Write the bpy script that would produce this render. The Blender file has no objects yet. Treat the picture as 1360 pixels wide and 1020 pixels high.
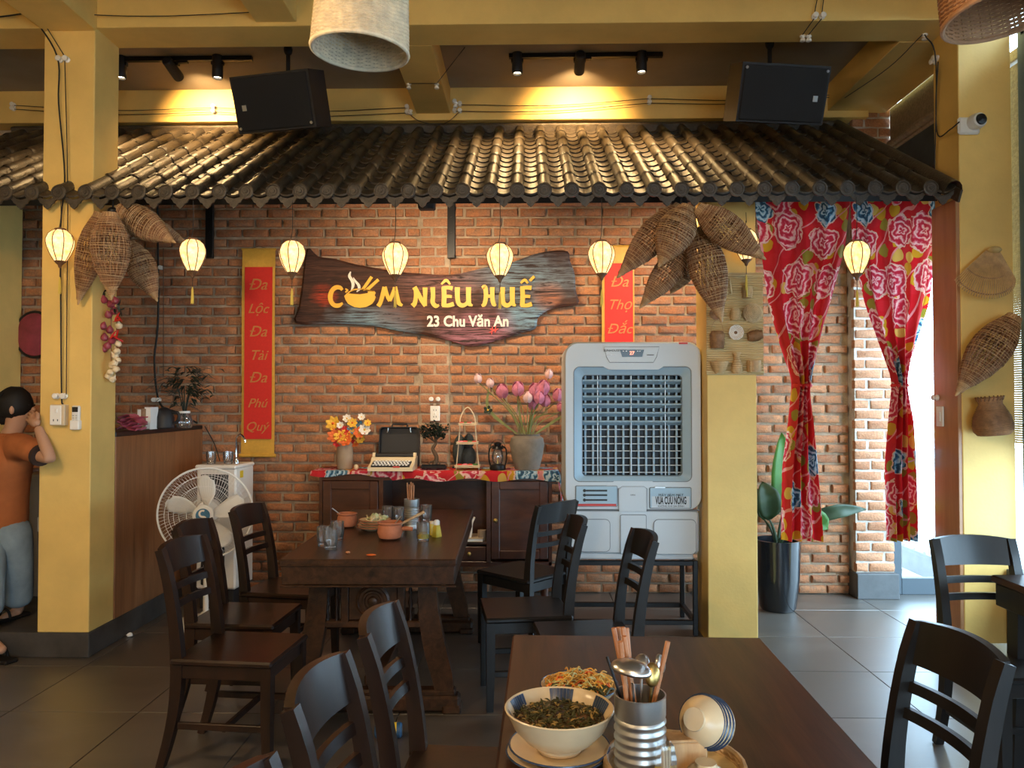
import bpy, bmesh, math, random
from mathutils import Vector, Matrix, Euler, noise
random.seed(7)
R = math.radians
SC = bpy.context.scene
COL = SC.collection

# ------------------------------------------------------------------ camera, world, light, exposure
FPX, YAW, PITCH, EYE = 1025.0, R(1.118), R(1.17), 1.5
cam_d = bpy.data.cameras.new('camera'); cam_d.sensor_width = 36; cam_d.lens = 36 * FPX / 1360
cam_d.clip_start = 0.05; cam_d.clip_end = 200
cam = bpy.data.objects.new('camera', cam_d); COL.objects.link(cam)
cam.location = (0, 0, EYE); cam.rotation_euler = (math.pi / 2 + PITCH, 0, YAW)
SC.camera = cam
CAMM = cam.rotation_euler.to_matrix()

SC.view_settings.view_transform = 'Standard'; SC.view_settings.look = 'None'
SC.view_settings.gamma = 1; SC.view_settings.use_curve_mapping = False
SC.view_settings.exposure = EXPO = 0.0
SC.cycles.use_denoising = True
SC.cycles.max_bounces = 8; SC.cycles.diffuse_bounces = 4; SC.cycles.glossy_bounces = 4
SC.cycles.transmission_bounces = 8; SC.cycles.transparent_max_bounces = 12
SC.cycles.sample_clamp_indirect = 4.0; SC.cycles.blur_glossy = 1.0
SC.cycles.caustics_reflective = False; SC.cycles.caustics_refractive = False

world = bpy.data.worlds.new('overcast_sky'); SC.world = world; world.use_nodes = True
wn = world.node_tree.nodes; wn.clear()
w_out = wn.new('ShaderNodeOutputWorld'); w_bg = wn.new('ShaderNodeBackground')
w_bg.inputs['Color'].default_value = (0.54, 0.79, 1.0, 1); w_bg.inputs['Strength'].default_value = SKY = 14.0
world.node_tree.links.new(w_bg.outputs[0], w_out.inputs[0])

FLOOD = 105.0   # watts of the under-eave floods
TRACK = 130.0   # watts of the track heads
PEND_FILL = 120.0    # watts of the fill lights at the added unseen pendants
def portal(name, loc, rot, sx, sy):
    l = bpy.data.lights.new(name, 'AREA'); l.shape = 'RECTANGLE'; l.size = sx; l.size_y = sy
    l.cycles.is_portal = True
    o = bpy.data.objects.new(name, l); COL.objects.link(o); o.location = loc; o.rotation_euler = rot
    return o
# daylight openings: side windows, vestibule opening, open street side behind the camera
portal('daylight_side_opening', (2.84, 0.4, 2.0), (0, R(90), 0), 2.9, 8.0)
portal('daylight_vestibule_opening', (2.84, 5.35, 1.75), (0, R(90), 0), 3.4, 1.25)
portal('daylight_street_opening', (1.65, -3.6, 1.2), (R(90), 0, 0), 2.1, 2.4)

# ------------------------------------------------------------------ pixel helpers: photo pixel -> place in the room
def ray(px, py):
    return CAMM @ Vector(((px - 680) / FPX, (510 - py) / FPX, -1.0))
def PY(px, py, Y):
    d = ray(px, py); t = Y / d.y; return Vector((d.x * t, Y, EYE + d.z * t))
def PZ(px, py, Z):
    d = ray(px, py); t = (Z - EYE) / d.z; return Vector((d.x * t, d.y * t, Z))
def PX(px, py, X):
    d = ray(px, py); t = X / d.x; return Vector((X, d.y * t, EYE + d.z * t))
def proj(p):
    q = CAMM.transposed() @ (Vector(p) - Vector((0, 0, EYE)))
    return (680 + FPX * q.x / -q.z, 510 - FPX * q.y / -q.z)

# ------------------------------------------------------------------ mesh builder
CORN = [(a, b, c) for a in (-1, 1) for b in (-1, 1) for c in (-1, 1)]
class MB:
    def __init__(s): s.v = []; s.f = []; s.uv = None
    def add(s, vs, fs, M=None):
        n = len(s.v)
        for p in vs:
            p = Vector(p); s.v.append(M @ p if M is not None else p)
        s.f += [tuple(i + n for i in f) for f in fs]
        return s
    def box(s, c, d, ch=0.0, rot=None):
        hx, hy, hz = d[0] / 2, d[1] / 2, d[2] / 2
        M = Matrix.Translation(c)
        if rot is not None: M = M @ (Euler(rot).to_matrix().to_4x4() if not isinstance(rot, Matrix) else rot.to_4x4())
        if ch <= 0:
            vs = [(a * hx, b * hy, e * hz) for a, b, e in CORN]
            return s.add(vs, [(0, 1, 3, 2), (4, 6, 7, 5), (0, 4, 5, 1), (2, 3, 7, 6), (0, 2, 6, 4), (1, 5, 7, 3)], M)
        ch = min(ch, hx * .9, hy * .9, hz * .9)
        vs = []; idx = {}
        for a, b, e in CORN:
            for k in range(3):
                p = [a * (hx - ch), b * (hy - ch), e * (hz - ch)]
                p[k] = (a, b, e)[k] * (hx, hy, hz)[k]
                idx[(a, b, e, k)] = len(vs); vs.append(p)
        fs = []
        for k in range(3):
            i, j = [m for m in range(3) if m != k]
            for sg in (-1, 1):
                q = []
                for (u, w) in ((-1, -1), (1, -1), (1, 1), (-1, 1)):
                    t = [0, 0, 0]; t[k] = sg; t[i] = u; t[j] = w; q.append(idx[(*t, k)])
                if (sg > 0) == (k == 1): q.reverse()
                fs.append(tuple(q))
        for k in range(3):          # edges parallel to axis k
            i, j = [m for m in range(3) if m != k]
            for u in (-1, 1):
                for w in (-1, 1):
                    t0 = [0, 0, 0]; t0[i] = u; t0[j] = w; t1 = list(t0); t0[k] = -1; t1[k] = 1
                    fs.append((idx[(*t0, i)], idx[(*t1, i)], idx[(*t1, j)], idx[(*t0, j)]))
        for c3 in CORN: fs.append((idx[(*c3, 0)], idx[(*c3, 1)], idx[(*c3, 2)]))
        return s.add(vs, fs, M)
    def rings(s, rings, closed_u=True, cap0=False, cap1=False, loop=False):
        n = len(rings[0]); b = len(s.v)
        for r in rings: s.v += [Vector(p) for p in r]
        m = len(rings)
        for i in range(m if loop else m - 1):
            for j in range(n if closed_u else n - 1):
                a = b + i * n + j; a2 = b + i * n + (j + 1) % n
                c = b + ((i + 1) % m) * n + j; c2 = b + ((i + 1) % m) * n + (j + 1) % n
                s.f.append((a, a2, c2, c))
        if cap0: s.f.append(tuple(b + j for j in reversed(range(n))))
        if cap1: s.f.append(tuple(b + (m - 1) * n + j for j in range(n)))
        return s
    def lathe(s, prof, n=24, c=(0, 0, 0), M=None, cap0=True, cap1=True):
        T = Matrix.Translation(c) @ (M.to_4x4() if M is not None else Matrix.Identity(4))
        rg = []
        for r, z in prof:
            r = max(r, 1e-4)
            rg.append([T @ Vector((r * math.cos(2 * math.pi * k / n), r * math.sin(2 * math.pi * k / n), z)) for k in range(n)])
        return s.rings(rg, True, cap0, cap1)
    def frames(s, pts, loop=False, up=None):
        pts = [Vector(p) for p in pts]; m = len(pts); out = []
        prev = None
        for i in range(m):
            if loop: t = pts[(i + 1) % m] - pts[i - 1]
            else: t = pts[min(i + 1, m - 1)] - pts[max(i - 1, 0)]
            t = t.normalized() if t.length > 1e-9 else Vector((0, 0, 1))
            if up is not None:
                a = Vector(up).cross(t)
                if a.length < 1e-5: a = Vector((1, 0, 0)).cross(t)
                a.normalize(); b = t.cross(a)
            else:
                if prev is None:
                    a = t.orthogonal().normalized()
                else:
                    a = prev - t * prev.dot(t)
                    a = a.normalized() if a.length > 1e-6 else t.orthogonal().normalized()
                prev = a; b = t.cross(a)
            out.append((pts[i], a, b))
        return out
    def tube(s, pts, r, n=8, caps=True, loop=False):
        fr = s.frames(pts, loop); rg = []
        for i, (p, a, b) in enumerate(fr):
            rr = r[i] if isinstance(r, (list, tuple)) else r
            rg.append([p + (a * math.cos(2 * math.pi * k / n) + b * math.sin(2 * math.pi * k / n)) * rr for k in range(n)])
        return s.rings(rg, True, caps and not loop, caps and not loop, loop)
    def rsweep(s, pts, w, h, up=(0, 0, 1), loop=False):
        """rectangle w (sideways) x h (along up) swept along pts; w,h may be lists"""
        fr = s.frames(pts, loop, up); rg = []
        for i, (p, a, b) in enumerate(fr):
            ww = (w[i] if isinstance(w, (list, tuple)) else w) / 2; hh = (h[i] if isinstance(h, (list, tuple)) else h) / 2
            rg.append([p - a * ww - b * hh, p + a * ww - b * hh, p + a * ww + b * hh, p - a * ww + b * hh])
        return s.rings(rg, True, not loop, not loop, loop)
    def prism(s, poly, d0, d1, M=None):
        """polygon in x,z extruded along y from d0 to d1 (poly counter-clockwise seen from -y)"""
        n = len(poly)
        vs = [(x, d0, z) for x, z in poly] + [(x, d1, z) for x, z in poly]
        fs = [tuple(range(n)), tuple(reversed(range(n, 2 * n)))]
        fs += [((i + 1) % n, i, n + i, n + (i + 1) % n) for i in range(n)]
        return s.add(vs, fs, M)
    def ball(s, c, r, nu=12, nv=8, M=None):
        rx, ry, rz = r if isinstance(r, (list, tuple)) else (r, r, r)
        T = Matrix.Translation(c) @ (M.to_4x4() if M is not None else Matrix.Identity(4))
        rg = []
        for i in range(nv + 1):
            th = math.pi * i / nv; sr = max(math.sin(th), 1e-3); zz = -math.cos(th)
            rg.append([T @ Vector((rx * sr * math.cos(2 * math.pi * k / nu), ry * sr * math.sin(2 * math.pi * k / nu), rz * zz)) for k in range(nu)])
        return s.rings(rg, True, True, True)
    def mesh(s, name, mat, smooth=True, ang=35, fix=True):
        me = bpy.data.meshes.new(name); me.from_pydata([tuple(p) for p in s.v], [], s.f)
        if fix:
            bm = bmesh.new(); bm.from_mesh(me); bmesh.ops.recalc_face_normals(bm, faces=bm.faces); bm.to_mesh(me); bm.free()
        if s.uv:
            ul = me.uv_layers.new(name='UVMap')
            for lp in me.loops: ul.data[lp.index].uv = s.uv[lp.vertex_index]
        if smooth:
            me.shade_smooth()
            me.set_sharp_from_angle(angle=R(ang))
        if mat: me.materials.append(M_[mat] if isinstance(mat, str) else mat)
        return me
    def build(s, name, mat, parent=None, loc=(0, 0, 0), smooth=True, ang=35, fix=True, label=None, rot=None):
        return put(name, s.mesh(name, mat, smooth, ang, fix), parent, loc, label, rot)

def put(name, me, parent=None, loc=(0, 0, 0), label=None, rot=None):
    o = bpy.data.objects.new(name, me); COL.objects.link(o); o.location = loc
    if rot is not None: o.rotation_euler = rot
    if parent is not None: o.parent = parent
    if label: o['label'] = label
    return o
def thing(name, label, cat, loc=(0, 0, 0), rz=0.0, group=None, rot=None):
    o = bpy.data.objects.new(name, None); COL.objects.link(o); o.empty_display_size = .05
    o.location = loc; o.rotation_euler = rot if rot is not None else (0, 0, rz)
    return tag(o, label, cat, group)
def tag(o, label, cat, group=None):
    o['label'] = label; o['category'] = cat
    if group: o['group'] = group
    return o
def struct(o, label=None):
    o['kind'] = 'structure'
    if label: o['label'] = label
    return o
def copy_tree(o, label=None, loc=None, rz=None, parent=None, group=None, rot=None):
    c = o.copy(); COL.objects.link(c)
    if parent is not None: c.parent = parent
    if label: c['label'] = label
    if group: c['group'] = group
    if loc is not None: c.location = loc
    if rz is not None: c.rotation_euler = (0, 0, rz)
    if rot is not None: c.rotation_euler = rot
    for ch in KIDS(o): copy_tree(ch, parent=c)
    return c
def KIDS(o): return [x for x in COL.objects if x.parent == o]
def Rz(a): return Matrix.Rotation(a, 3, 'Z')
def Rx(a): return Matrix.Rotation(a, 3, 'X')
def Ry(a): return Matrix.Rotation(a, 3, 'Y')
def align(d):
    """matrix turning +z onto d"""
    return Vector((0, 0, 1)).rotation_difference(Vector(d).normalized()).to_matrix()
def arc(c, r, a0, a1, n, plane='xz'):
    o = []
    for i in range(n + 1):
        a = R(a0 + (a1 - a0) * i / n); u, w = r * math.cos(a), r * math.sin(a)
        o.append(Vector((c[0] + u, c[1], c[2] + w)) if plane == 'xz' else Vector((c[0] + u, c[1] + w, c[2])) if plane == 'xy' else Vector((c[0], c[1] + u, c[2] + w)))
    return o
def spl(pts, k=6, loop=False):
    """smooth Catmull-Rom curve through pts"""
    P = [Vector(p) for p in pts]; n = len(P); out = []
    for i in range(n if loop else n - 1):
        p1 = P[i]; p2 = P[(i + 1) % n]
        p0 = P[i - 1] if (loop or i > 0) else p1 * 2 - p2
        p3 = P[(i + 2) % n] if (loop or i + 2 < n) else p2 * 2 - p1
        for j in range(k):
            t = j / k
            out.append(.5 * ((2 * p1) + (p2 - p0) * t + (2 * p0 - 5 * p1 + 4 * p2 - p3) * t * t + (3 * p1 - p0 - 3 * p2 + p3) * t ** 3))
    if not loop: out.append(P[-1])
    return out

# ------------------------------------------------------------------ materials
M_ = {}
def _new(name):
    m = bpy.data.materials.new(name); m.use_nodes = True; M_[name] = m
    nt = m.node_tree; b = nt.nodes['Principled BSDF']
    return m, nt, b
def N(nt, typ, **kw):
    n = nt.nodes.new(typ)
    for k, v in kw.items():
        if k in n.inputs: n.inputs[k].default_value = v
        else: setattr(n, k, v)
    return n
def ramp(nt, fac, stops, interp='LINEAR'):
    r = nt.nodes.new('ShaderNodeValToRGB'); r.color_ramp.interpolation = interp
    e = r.color_ramp.elements
    while len(e) < len(stops): e.new(.5)
    for i, (p, c) in enumerate(stops):
        e[i].position = p; e[i].color = (*c, 1) if len(c) == 3 else c
    nt.links.new(fac, r.inputs[0]); return r
def mixc(nt, fac, a, b, typ='MIX'):
    m = nt.nodes.new('ShaderNodeMix'); m.data_type = 'RGBA'; m.blend_type = typ
    for s, v in ((0, fac), (6, a), (7, b)):
        if hasattr(v, 'is_linked') or hasattr(v, 'links'): nt.links.new(v, m.inputs[s])
        else: m.inputs[s].default_value = v if s == 0 else ((*v, 1) if len(v) == 3 else v)
    return m.outputs[2]
def mathn(nt, op, a, b=None, c=None):
    m = nt.nodes.new('ShaderNodeMath'); m.operation = op
    for i, v in enumerate((a, b, c)):
        if v is None: continue
        if hasattr(v, 'links'): nt.links.new(v, m.inputs[i])
        else: m.inputs[i].default_value = v
    return m.outputs[0]
def mat(name, col, rough=.5, metal=0., var=0., scale=8., bump=0., bscale=None, spec=.5, coat=0., stretch=None, alpha=1., trans=0., ior=1.45, emis=None, estr=0., sub=0.):
    m, nt, b = _new(name)
    b.inputs['Base Color'].default_value = (*col, 1); b.inputs['Roughness'].default_value = rough
    b.inputs['Metallic'].default_value = metal; b.inputs['Specular IOR Level'].default_value = spec
    b.inputs['Coat Weight'].default_value = coat; b.inputs['Coat Roughness'].default_value = .15
    b.inputs['IOR'].default_value = ior; b.inputs['Transmission Weight'].default_value = trans
    b.inputs['Subsurface Weight'].default_value = sub
    if emis: b.inputs['Emission Color'].default_value = (*emis, 1); b.inputs['Emission Strength'].default_value = estr
    if var or bump:
        tc = N(nt, 'ShaderNodeTexCoord'); src = tc.outputs['Object']
        if stretch:
            mp = N(nt, 'ShaderNodeMapping'); mp.inputs['Scale'].default_value = stretch
            nt.links.new(src, mp.inputs[0]); src = mp.outputs[0]
        if var:
            n = N(nt, 'ShaderNodeTexNoise', Scale=scale, Detail=5.0, Roughness=.6); nt.links.new(src, n.inputs['Vector'])
            lo = tuple(max(0, c * (1 - var)) for c in col); hi = tuple(min(1, c * (1 + var)) for c in col)
            r = ramp(nt, n.outputs[0], [(.3, lo), (.7, hi)]); nt.links.new(r.outputs[0], b.inputs['Base Color'])
        if bump:
            n2 = N(nt, 'ShaderNodeTexNoise', Scale=bscale or scale * 4, Detail=6.0); nt.links.new(src, n2.inputs['Vector'])
            bp = N(nt, 'ShaderNodeBump', Strength=bump, Distance=.01); nt.links.new(n2.outputs[0], bp.inputs['Height'])
            nt.links.new(bp.outputs[0], b.inputs['Normal'])
    return m
def wood(name, c1, c2, rough=.35, scale=3., stretch=(1, 12, 12), coat=.2, bump=.15):
    m, nt, b = _new(name)
    tc = N(nt, 'ShaderNodeTexCoord'); mp = N(nt, 'ShaderNodeMapping'); mp.inputs['Scale'].default_value = stretch
    nt.links.new(tc.outputs['Object'], mp.inputs[0])
    n = N(nt, 'ShaderNodeTexNoise', Scale=scale, Detail=8.0, Roughness=.65, Distortion=.6); nt.links.new(mp.outputs[0], n.inputs['Vector'])
    r = ramp(nt, n.outputs[0], [(.3, c1), (.72, c2)]); nt.links.new(r.outputs[0], b.inputs['Base Color'])
    b.inputs['Roughness'].default_value = rough; b.inputs['Coat Weight'].default_value = coat; b.inputs['Coat Roughness'].default_value = .2
    bp = N(nt, 'ShaderNodeBump', Strength=bump, Distance=.005); nt.links.new(n.outputs[0], bp.inputs['Height']); nt.links.new(bp.outputs[0], b.inputs['Normal'])
    return m
# ---- paint, masonry, floor
mat('yellow_paint', (.79, .53, .16), .55, var=.10, scale=2.5, bump=.08, bscale=60)
mat('mortar', (.40, .31, .22), .95, var=.25, scale=14, bump=.5, bscale=90)
mat('mortar_pale', (.50, .46, .41), .95, var=.2, scale=14, bump=.5, bscale=90)
mat('ceiling_paint', (.34, .285, .215), .8, var=.12, scale=2)
mat('plinth_stone', (.055, .048, .042), .45, var=.4, scale=6, bump=.1)
mat('plinth_grey', (.075, .08, .085), .5, var=.2, scale=6, bump=.1)
mat('grout', (.05, .047, .043), .9)
mat('street_paving', (.55, .56, .57), .85, var=.1, scale=2)
mat('white_wall', (.8, .8, .78), .8, var=.05, scale=1)
mat('cream_wall', (.55, .42, .2), .8, var=.08, scale=1.5)

def brick_material(name, stops, stain, rough=.9):
    m, nt, b = _new(name)
    oi = N(nt, 'ShaderNodeObjectInfo'); ge = N(nt, 'ShaderNodeNewGeometry'); tc = N(nt, 'ShaderNodeTexCoord')
    rnd = mathn(nt, 'FRACT', mathn(nt, 'ADD', mathn(nt, 'MULTIPLY', oi.outputs['Random'], 7.31), mathn(nt, 'MULTIPLY', ge.outputs['Random Per Island'], 3.7)))
    r = ramp(nt, rnd, stops)
    off = N(nt, 'ShaderNodeVectorMath', operation='ADD')
    nt.links.new(tc.outputs['Object'], off.inputs[0])
    cb = N(nt, 'ShaderNodeCombineXYZ'); nt.links.new(mathn(nt, 'MULTIPLY', rnd, 37.), cb.inputs[0]); nt.links.new(cb.outputs[0], off.inputs[1])
    n = N(nt, 'ShaderNodeTexNoise', Scale=16.0, Detail=6.0, Roughness=.7); nt.links.new(off.outputs[0], n.inputs['Vector'])
    st = ramp(nt, n.outputs[0], [(.42, (0, 0, 0)), (.68, (1, 1, 1))])
    c = mixc(nt, st.outputs[0], r.outputs[0], stain)
    n2 = N(nt, 'ShaderNodeTexNoise', Scale=70.0, Detail=4.0); nt.links.new(off.outputs[0], n2.inputs['Vector'])
    sp = ramp(nt, n2.outputs[0], [(.35, (.72, .72, .72)), (.65, (1.12, 1.1, 1.05))])
    c = mixc(nt, .8, c, sp.outputs[0], 'MULTIPLY')
    nt.links.new(c, b.inputs['Base Color']); b.inputs['Roughness'].default_value = rough
    bp = N(nt, 'ShaderNodeBump', Strength=.6, Distance=.008); nt.links.new(n2.outputs[0], bp.inputs['Height']); nt.links.new(bp.outputs[0], b.inputs['Normal'])
brick_material('brick_red', [(0, (.34, .125, .055)), (.35, (.44, .175, .075)), (.7, (.50, .22, .10)), (1, (.38, .135, .055))], (.27, .16, .10))
brick_material('brick_pale', [(0, (.41, .19, .10)), (.5, (.47, .225, .12)), (1, (.38, .165, .085))], (.40, .21, .12), .85)
brick_material('roof_tile', [(0, (.062, .047, .032)), (.5, (.084, .064, .043)), (1, (.054, .043, .031))], (.042, .034, .026), .44)
M_['roof_tile'].node_tree.nodes['Principled BSDF'].inputs['Specular IOR Level'].default_value = .5

def slate():
    m, nt, b = _new('slate_tile')
    oi = N(nt, 'ShaderNodeObjectInfo'); tc = N(nt, 'ShaderNodeTexCoord')
    off = N(nt, 'ShaderNodeVectorMath', operation='ADD'); cb = N(nt, 'ShaderNodeCombineXYZ')
    nt.links.new(mathn(nt, 'MULTIPLY', oi.outputs['Random'], 50.), cb.inputs[0]); nt.links.new(tc.outputs['Object'], off.inputs[0]); nt.links.new(cb.outputs[0], off.inputs[1])
    mp = N(nt, 'ShaderNodeMapping'); mp.inputs['Scale'].default_value = (1, 2.5, 1); nt.links.new(off.outputs[0], mp.inputs[0])
    n = N(nt, 'ShaderNodeTexNoise', Scale=2.6, Detail=9.0, Roughness=.65, Distortion=.8); nt.links.new(mp.outputs[0], n.inputs['Vector'])
    r = ramp(nt, n.outputs[0], [(.3, (.042, .035, .028)), (.55, (.075, .062, .049)), (.75, (.11, .092, .074))])
    v = mathn(nt, 'ADD', mathn(nt, 'MULTIPLY', oi.outputs['Random'], .35), .82)
    hs = N(nt, 'ShaderNodeHueSaturation'); nt.links.new(r.outputs[0], hs.inputs['Color']); nt.links.new(v, hs.inputs['Value'])
    nt.links.new(hs.outputs[0], b.inputs['Base Color'])
    rr = ramp(nt, n.outputs[0], [(.3, (.42, .42, .42)), (.75, (.54, .54, .54))]); nt.links.new(rr.outputs[0], b.inputs['Roughness'])
    b.inputs['Specular IOR Level'].default_value = 1.0; b.inputs['Coat Weight'].default_value = 1.0; b.inputs['Coat Roughness'].default_value = .40; b.inputs['Coat IOR'].default_value = 1.7
    bp = N(nt, 'ShaderNodeBump', Strength=.08, Distance=.006); nt.links.new(n.outputs[0], bp.inputs['Height']); nt.links.new(bp.outputs[0], b.inputs['Normal'])
slate()

# ---- woods
wood('dark_wood', (.007, .0035, .0025), (.030, .012, .006), .38, 3, (3, 3, .6), .2)
wood('black_wood', (.006, .0055, .0055), (.016, .013, .012), .42, 3, (3, 3, .6), .2)
wood('table_wood', (.010, .005, .003), (.070, .030, .014), .38, 2.6, (9, .8, 9), .12, .1)
wood('cabinet_wood', (.035, .013, .008), (.10, .036, .018), .3, 2.5, (1.2, 4, 4), .3, .06)
wood('counter_wood', (.19, .075, .027), (.36, .155, .060), .45, 2.2, (8, 8, .7), .1, .06)
wood('pale_wood', (.42, .24, .11), (.62, .40, .2), .55, 6, (6, 6, 1), 0)
wood('door_wood', (.36, .17, .075), (.48, .25, .12), .4, 3, (6, 6, .7), .2)
wood('blind_bamboo', (.14, .10, .065), (.30, .23, .16), .7, 6, (.6, 8, 8), 0)
wood('mat_bamboo', (.56, .40, .18), (.70, .52, .27), .6, 5, (.7, 8, 40), 0, .3)
mat('cane', (.30, .155, .070), .5, var=.35, scale=30)
mat('cane_light', (.50, .32, .155), .5, var=.25, scale=30)
mat('cane_pale', (.68, .50, .27), .5, var=.2, scale=30)
mat('seam_grey', (.16, .18, .20), .6)
mat('cane_dark', (.17, .085, .04), .55, var=.35, scale=30)
mat('cane_hoop', (.46, .29, .14), .5, var=.3, scale=30)
mat('cane_splint', (.22, .095, .038), .55, var=.35, scale=30)
mat('rattan_white', (.80, .68, .48), .6, var=.2, scale=30)
mat('rattan_red', (.46, .24, .12), .6, var=.2, scale=30)
mat('palm_leaf', (.52, .38, .16), .6, var=.25, scale=18)

M_['table_wood'].node_tree.nodes['Principled BSDF'].inputs['Specular IOR Level'].default_value = .35
for nm in ('dark_wood', 'black_wood'): M_[nm].node_tree.nodes['Principled BSDF'].inputs['Specular IOR Level'].default_value = .32
# ---- metals, plastics, ceramics
mat('black_metal', (.012, .012, .013), .4, .4)
mat('black_plastic', (.014, .014, .016), .55)
mat('speaker_cloth', (.011, .011, .012), .8, bump=.4, bscale=500)
mat('steel', (.62, .62, .62), .28, 1., var=.1, scale=20)
mat('steel_dull', (.50, .51, .51), .42, 1., var=.15, scale=10)
mat('chrome', (.8, .8, .8), .12, 1.)
mat('brass', (.55, .38, .13), .35, 1.)
mat('aluminium_frame', (.05, .065, .078), .45, .3)
mat('transom_dark', (.035, .05, .062), .45, var=.3, scale=5)
mat('porcelain', (.85, .83, .78), .2)
mat('white_plastic', (.80, .80, .77), .4)
mat('cooler_white', (.58, .64, .68), .38, var=.02, scale=3)
mat('cooler_blue', (.36, .51, .62), .36)
mat('cooler_dark', (.02, .026, .035), .5)
mat('navy_panel', (.03, .05, .07), .25)
mat('cream_plastic', (.72, .60, .40), .45)
mat('clay', (.48, .17, .085), .7, var=.15, scale=20, bump=.1)
mat('stoneware', (.20, .17, .135), .75, var=.25, scale=9, bump=.2, bscale=40)
mat('stone_dark', (.035, .042, .042), .6, var=.4, scale=20, bump=.3)
mat('tan_ceramic', (.33, .24, .16), .7, var=.12, scale=12)
mat('ivory_ceramic', (.66, .52, .33), .28, var=.06, scale=12)
mat('blue_glaze', (.035, .06, .12), .25, var=.5, scale=30)
mat('black_ceramic', (.012, .014, .018), .12, coat=.5)
mat('white_enamel', (.82, .80, .76), .3)
mat('grey_metal_panel', (.22, .20, .18), .5, .2)
mat('wire', (.02, .017, .014), .6)
mat('wire_brown', (.085, .05, .03), .6)
mat('cord_black', (.008, .008, .008), .5)
mat('screen', (.02, .02, .02), .15)
mat('red_led', (.5, .05, .03), .4, emis=(1, .25, .15), estr=3)
mat('lamp_face', (1, .85, .6), .4, emis=(1, .78, .48), estr=14)
mat('sign_gold', (.80, .43, .045), .45)
mat('sign_white', (.82, .76, .66), .5)
mat('scroll_gold', (.60, .33, .045), .5, var=.08, scale=40)
mat('scroll_red', (.58, .018, .012), .6, var=.06, scale=60)
mat('calligraphy_gold', (.50, .19, .05), .5)
mat('paper', (.85, .84, .8), .8)
mat('ink_black', (.02, .02, .02), .5)
mat('sticker_red', (.62, .06, .05), .5)
mat('sticker_yellow', (.80, .56, .04), .5)
mat('yellow_plastic', (.82, .62, .06), .35, trans=.25)
mat('pink_cloth', (.72, .17, .24), .8, var=.15, scale=20)
mat('onion_purple', (.28, .045, .07), .35, var=.3, scale=10)
mat('chili_red', (.55, .02, .015), .3)
mat('garlic', (.74, .60, .40), .5, var=.12, scale=14)
mat('leaf_dark', (.012, .022, .012), .5, var=.4, scale=10)
mat('leaf_green', (.045, .15, .018), .5, var=.3, scale=6)
mat('leaf_deep', (.018, .040, .012), .5, var=.3, scale=6)
mat('stem_green', (.17, .19, .06), .6, var=.2, scale=20)
mat('bark', (.10, .065, .04), .8, var=.3, scale=20, bump=.4)
mat('soil', (.03, .02, .013), .95, var=.3, scale=40, bump=.5)
mat('lotus_pink', (.60, .20, .30), .6, var=.3, scale=25)
mat('lotus_pale', (.78, .52, .50), .6, var=.2, scale=14)
mat('petal_yellow', (.80, .47, .05), .6, var=.15, scale=20)
mat('petal_orange', (.72, .15, .03), .6, var=.2, scale=20)
mat('petal_red', (.58, .03, .03), .6, var=.2, scale=20)
mat('petal_blue', (.05, .17, .30), .6, var=.2, scale=20)
mat('petal_white', (.8, .74, .65), .6)
mat('broth', (.10, .055, .02), .08, coat=.6)
mat('herb', (.045, .045, .012), .5, var=.6, scale=30)
mat('herb_light', (.30, .20, .06), .5, var=.4, scale=30)
mat('noodle', (.74, .42, .09), .45, var=.25, scale=20)
mat('cabbage', (.58, .60, .32), .5, var=.2, scale=20)
mat('rice_cracker', (.74, .60, .36), .6, var=.15, scale=25)
mat('chopstick_wood', (.46, .20, .09), .55, var=.15, scale=30)
mat('can_label', (.03, .10, .24), .35)
mat('skin', (.46, .25, .155), .55, sub=.0)
mat('hair', (.010, .008, .007), .65, spec=.3)
mat('shirt_orange', (.38, .115, .032), .85, var=.12, scale=10, bump=.2, bscale=25)
mat('shirt_trim', (.035, .018, .014), .85)
mat('jeans', (.22, .29, .34), .9, var=.22, scale=7, bump=.2, bscale=30)
mat('jeans_dark', (.07, .085, .10), .9, var=.2, scale=7)
mat('tassel_yellow', (.75, .55, .10), .7)

def glass(name, col=(1, 1, 1), rough=0., ior=1.45):
    m, nt, b = _new(name)
    b.inputs['Base Color'].default_value = (*col, 1); b.inputs['Roughness'].default_value = rough
    b.inputs['Transmission Weight'].default_value = 1.0; b.inputs['IOR'].default_value = ior
def thin_glass(name, refl=.12, tint=(.95, .98, 1)):
    m, nt, b = _new(name); nt.nodes.remove(b)
    out = nt.nodes['Material Output']; t = N(nt, 'ShaderNodeBsdfTransparent'); t.inputs[0].default_value = (*tint, 1)
    g = N(nt, 'ShaderNodeBsdfGlossy'); g.inputs['Roughness'].default_value = .02
    fr = N(nt, 'ShaderNodeFresnel', IOR=1.45); mx = N(nt, 'ShaderNodeMixShader')
    nt.links.new(mathn(nt, 'ADD', fr.outputs[0], refl - .04), mx.inputs[0]); nt.links.new(t.outputs[0], mx.inputs[1]); nt.links.new(g.outputs[0], mx.inputs[2]); nt.links.new(mx.outputs[0], out.inputs[0])
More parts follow.
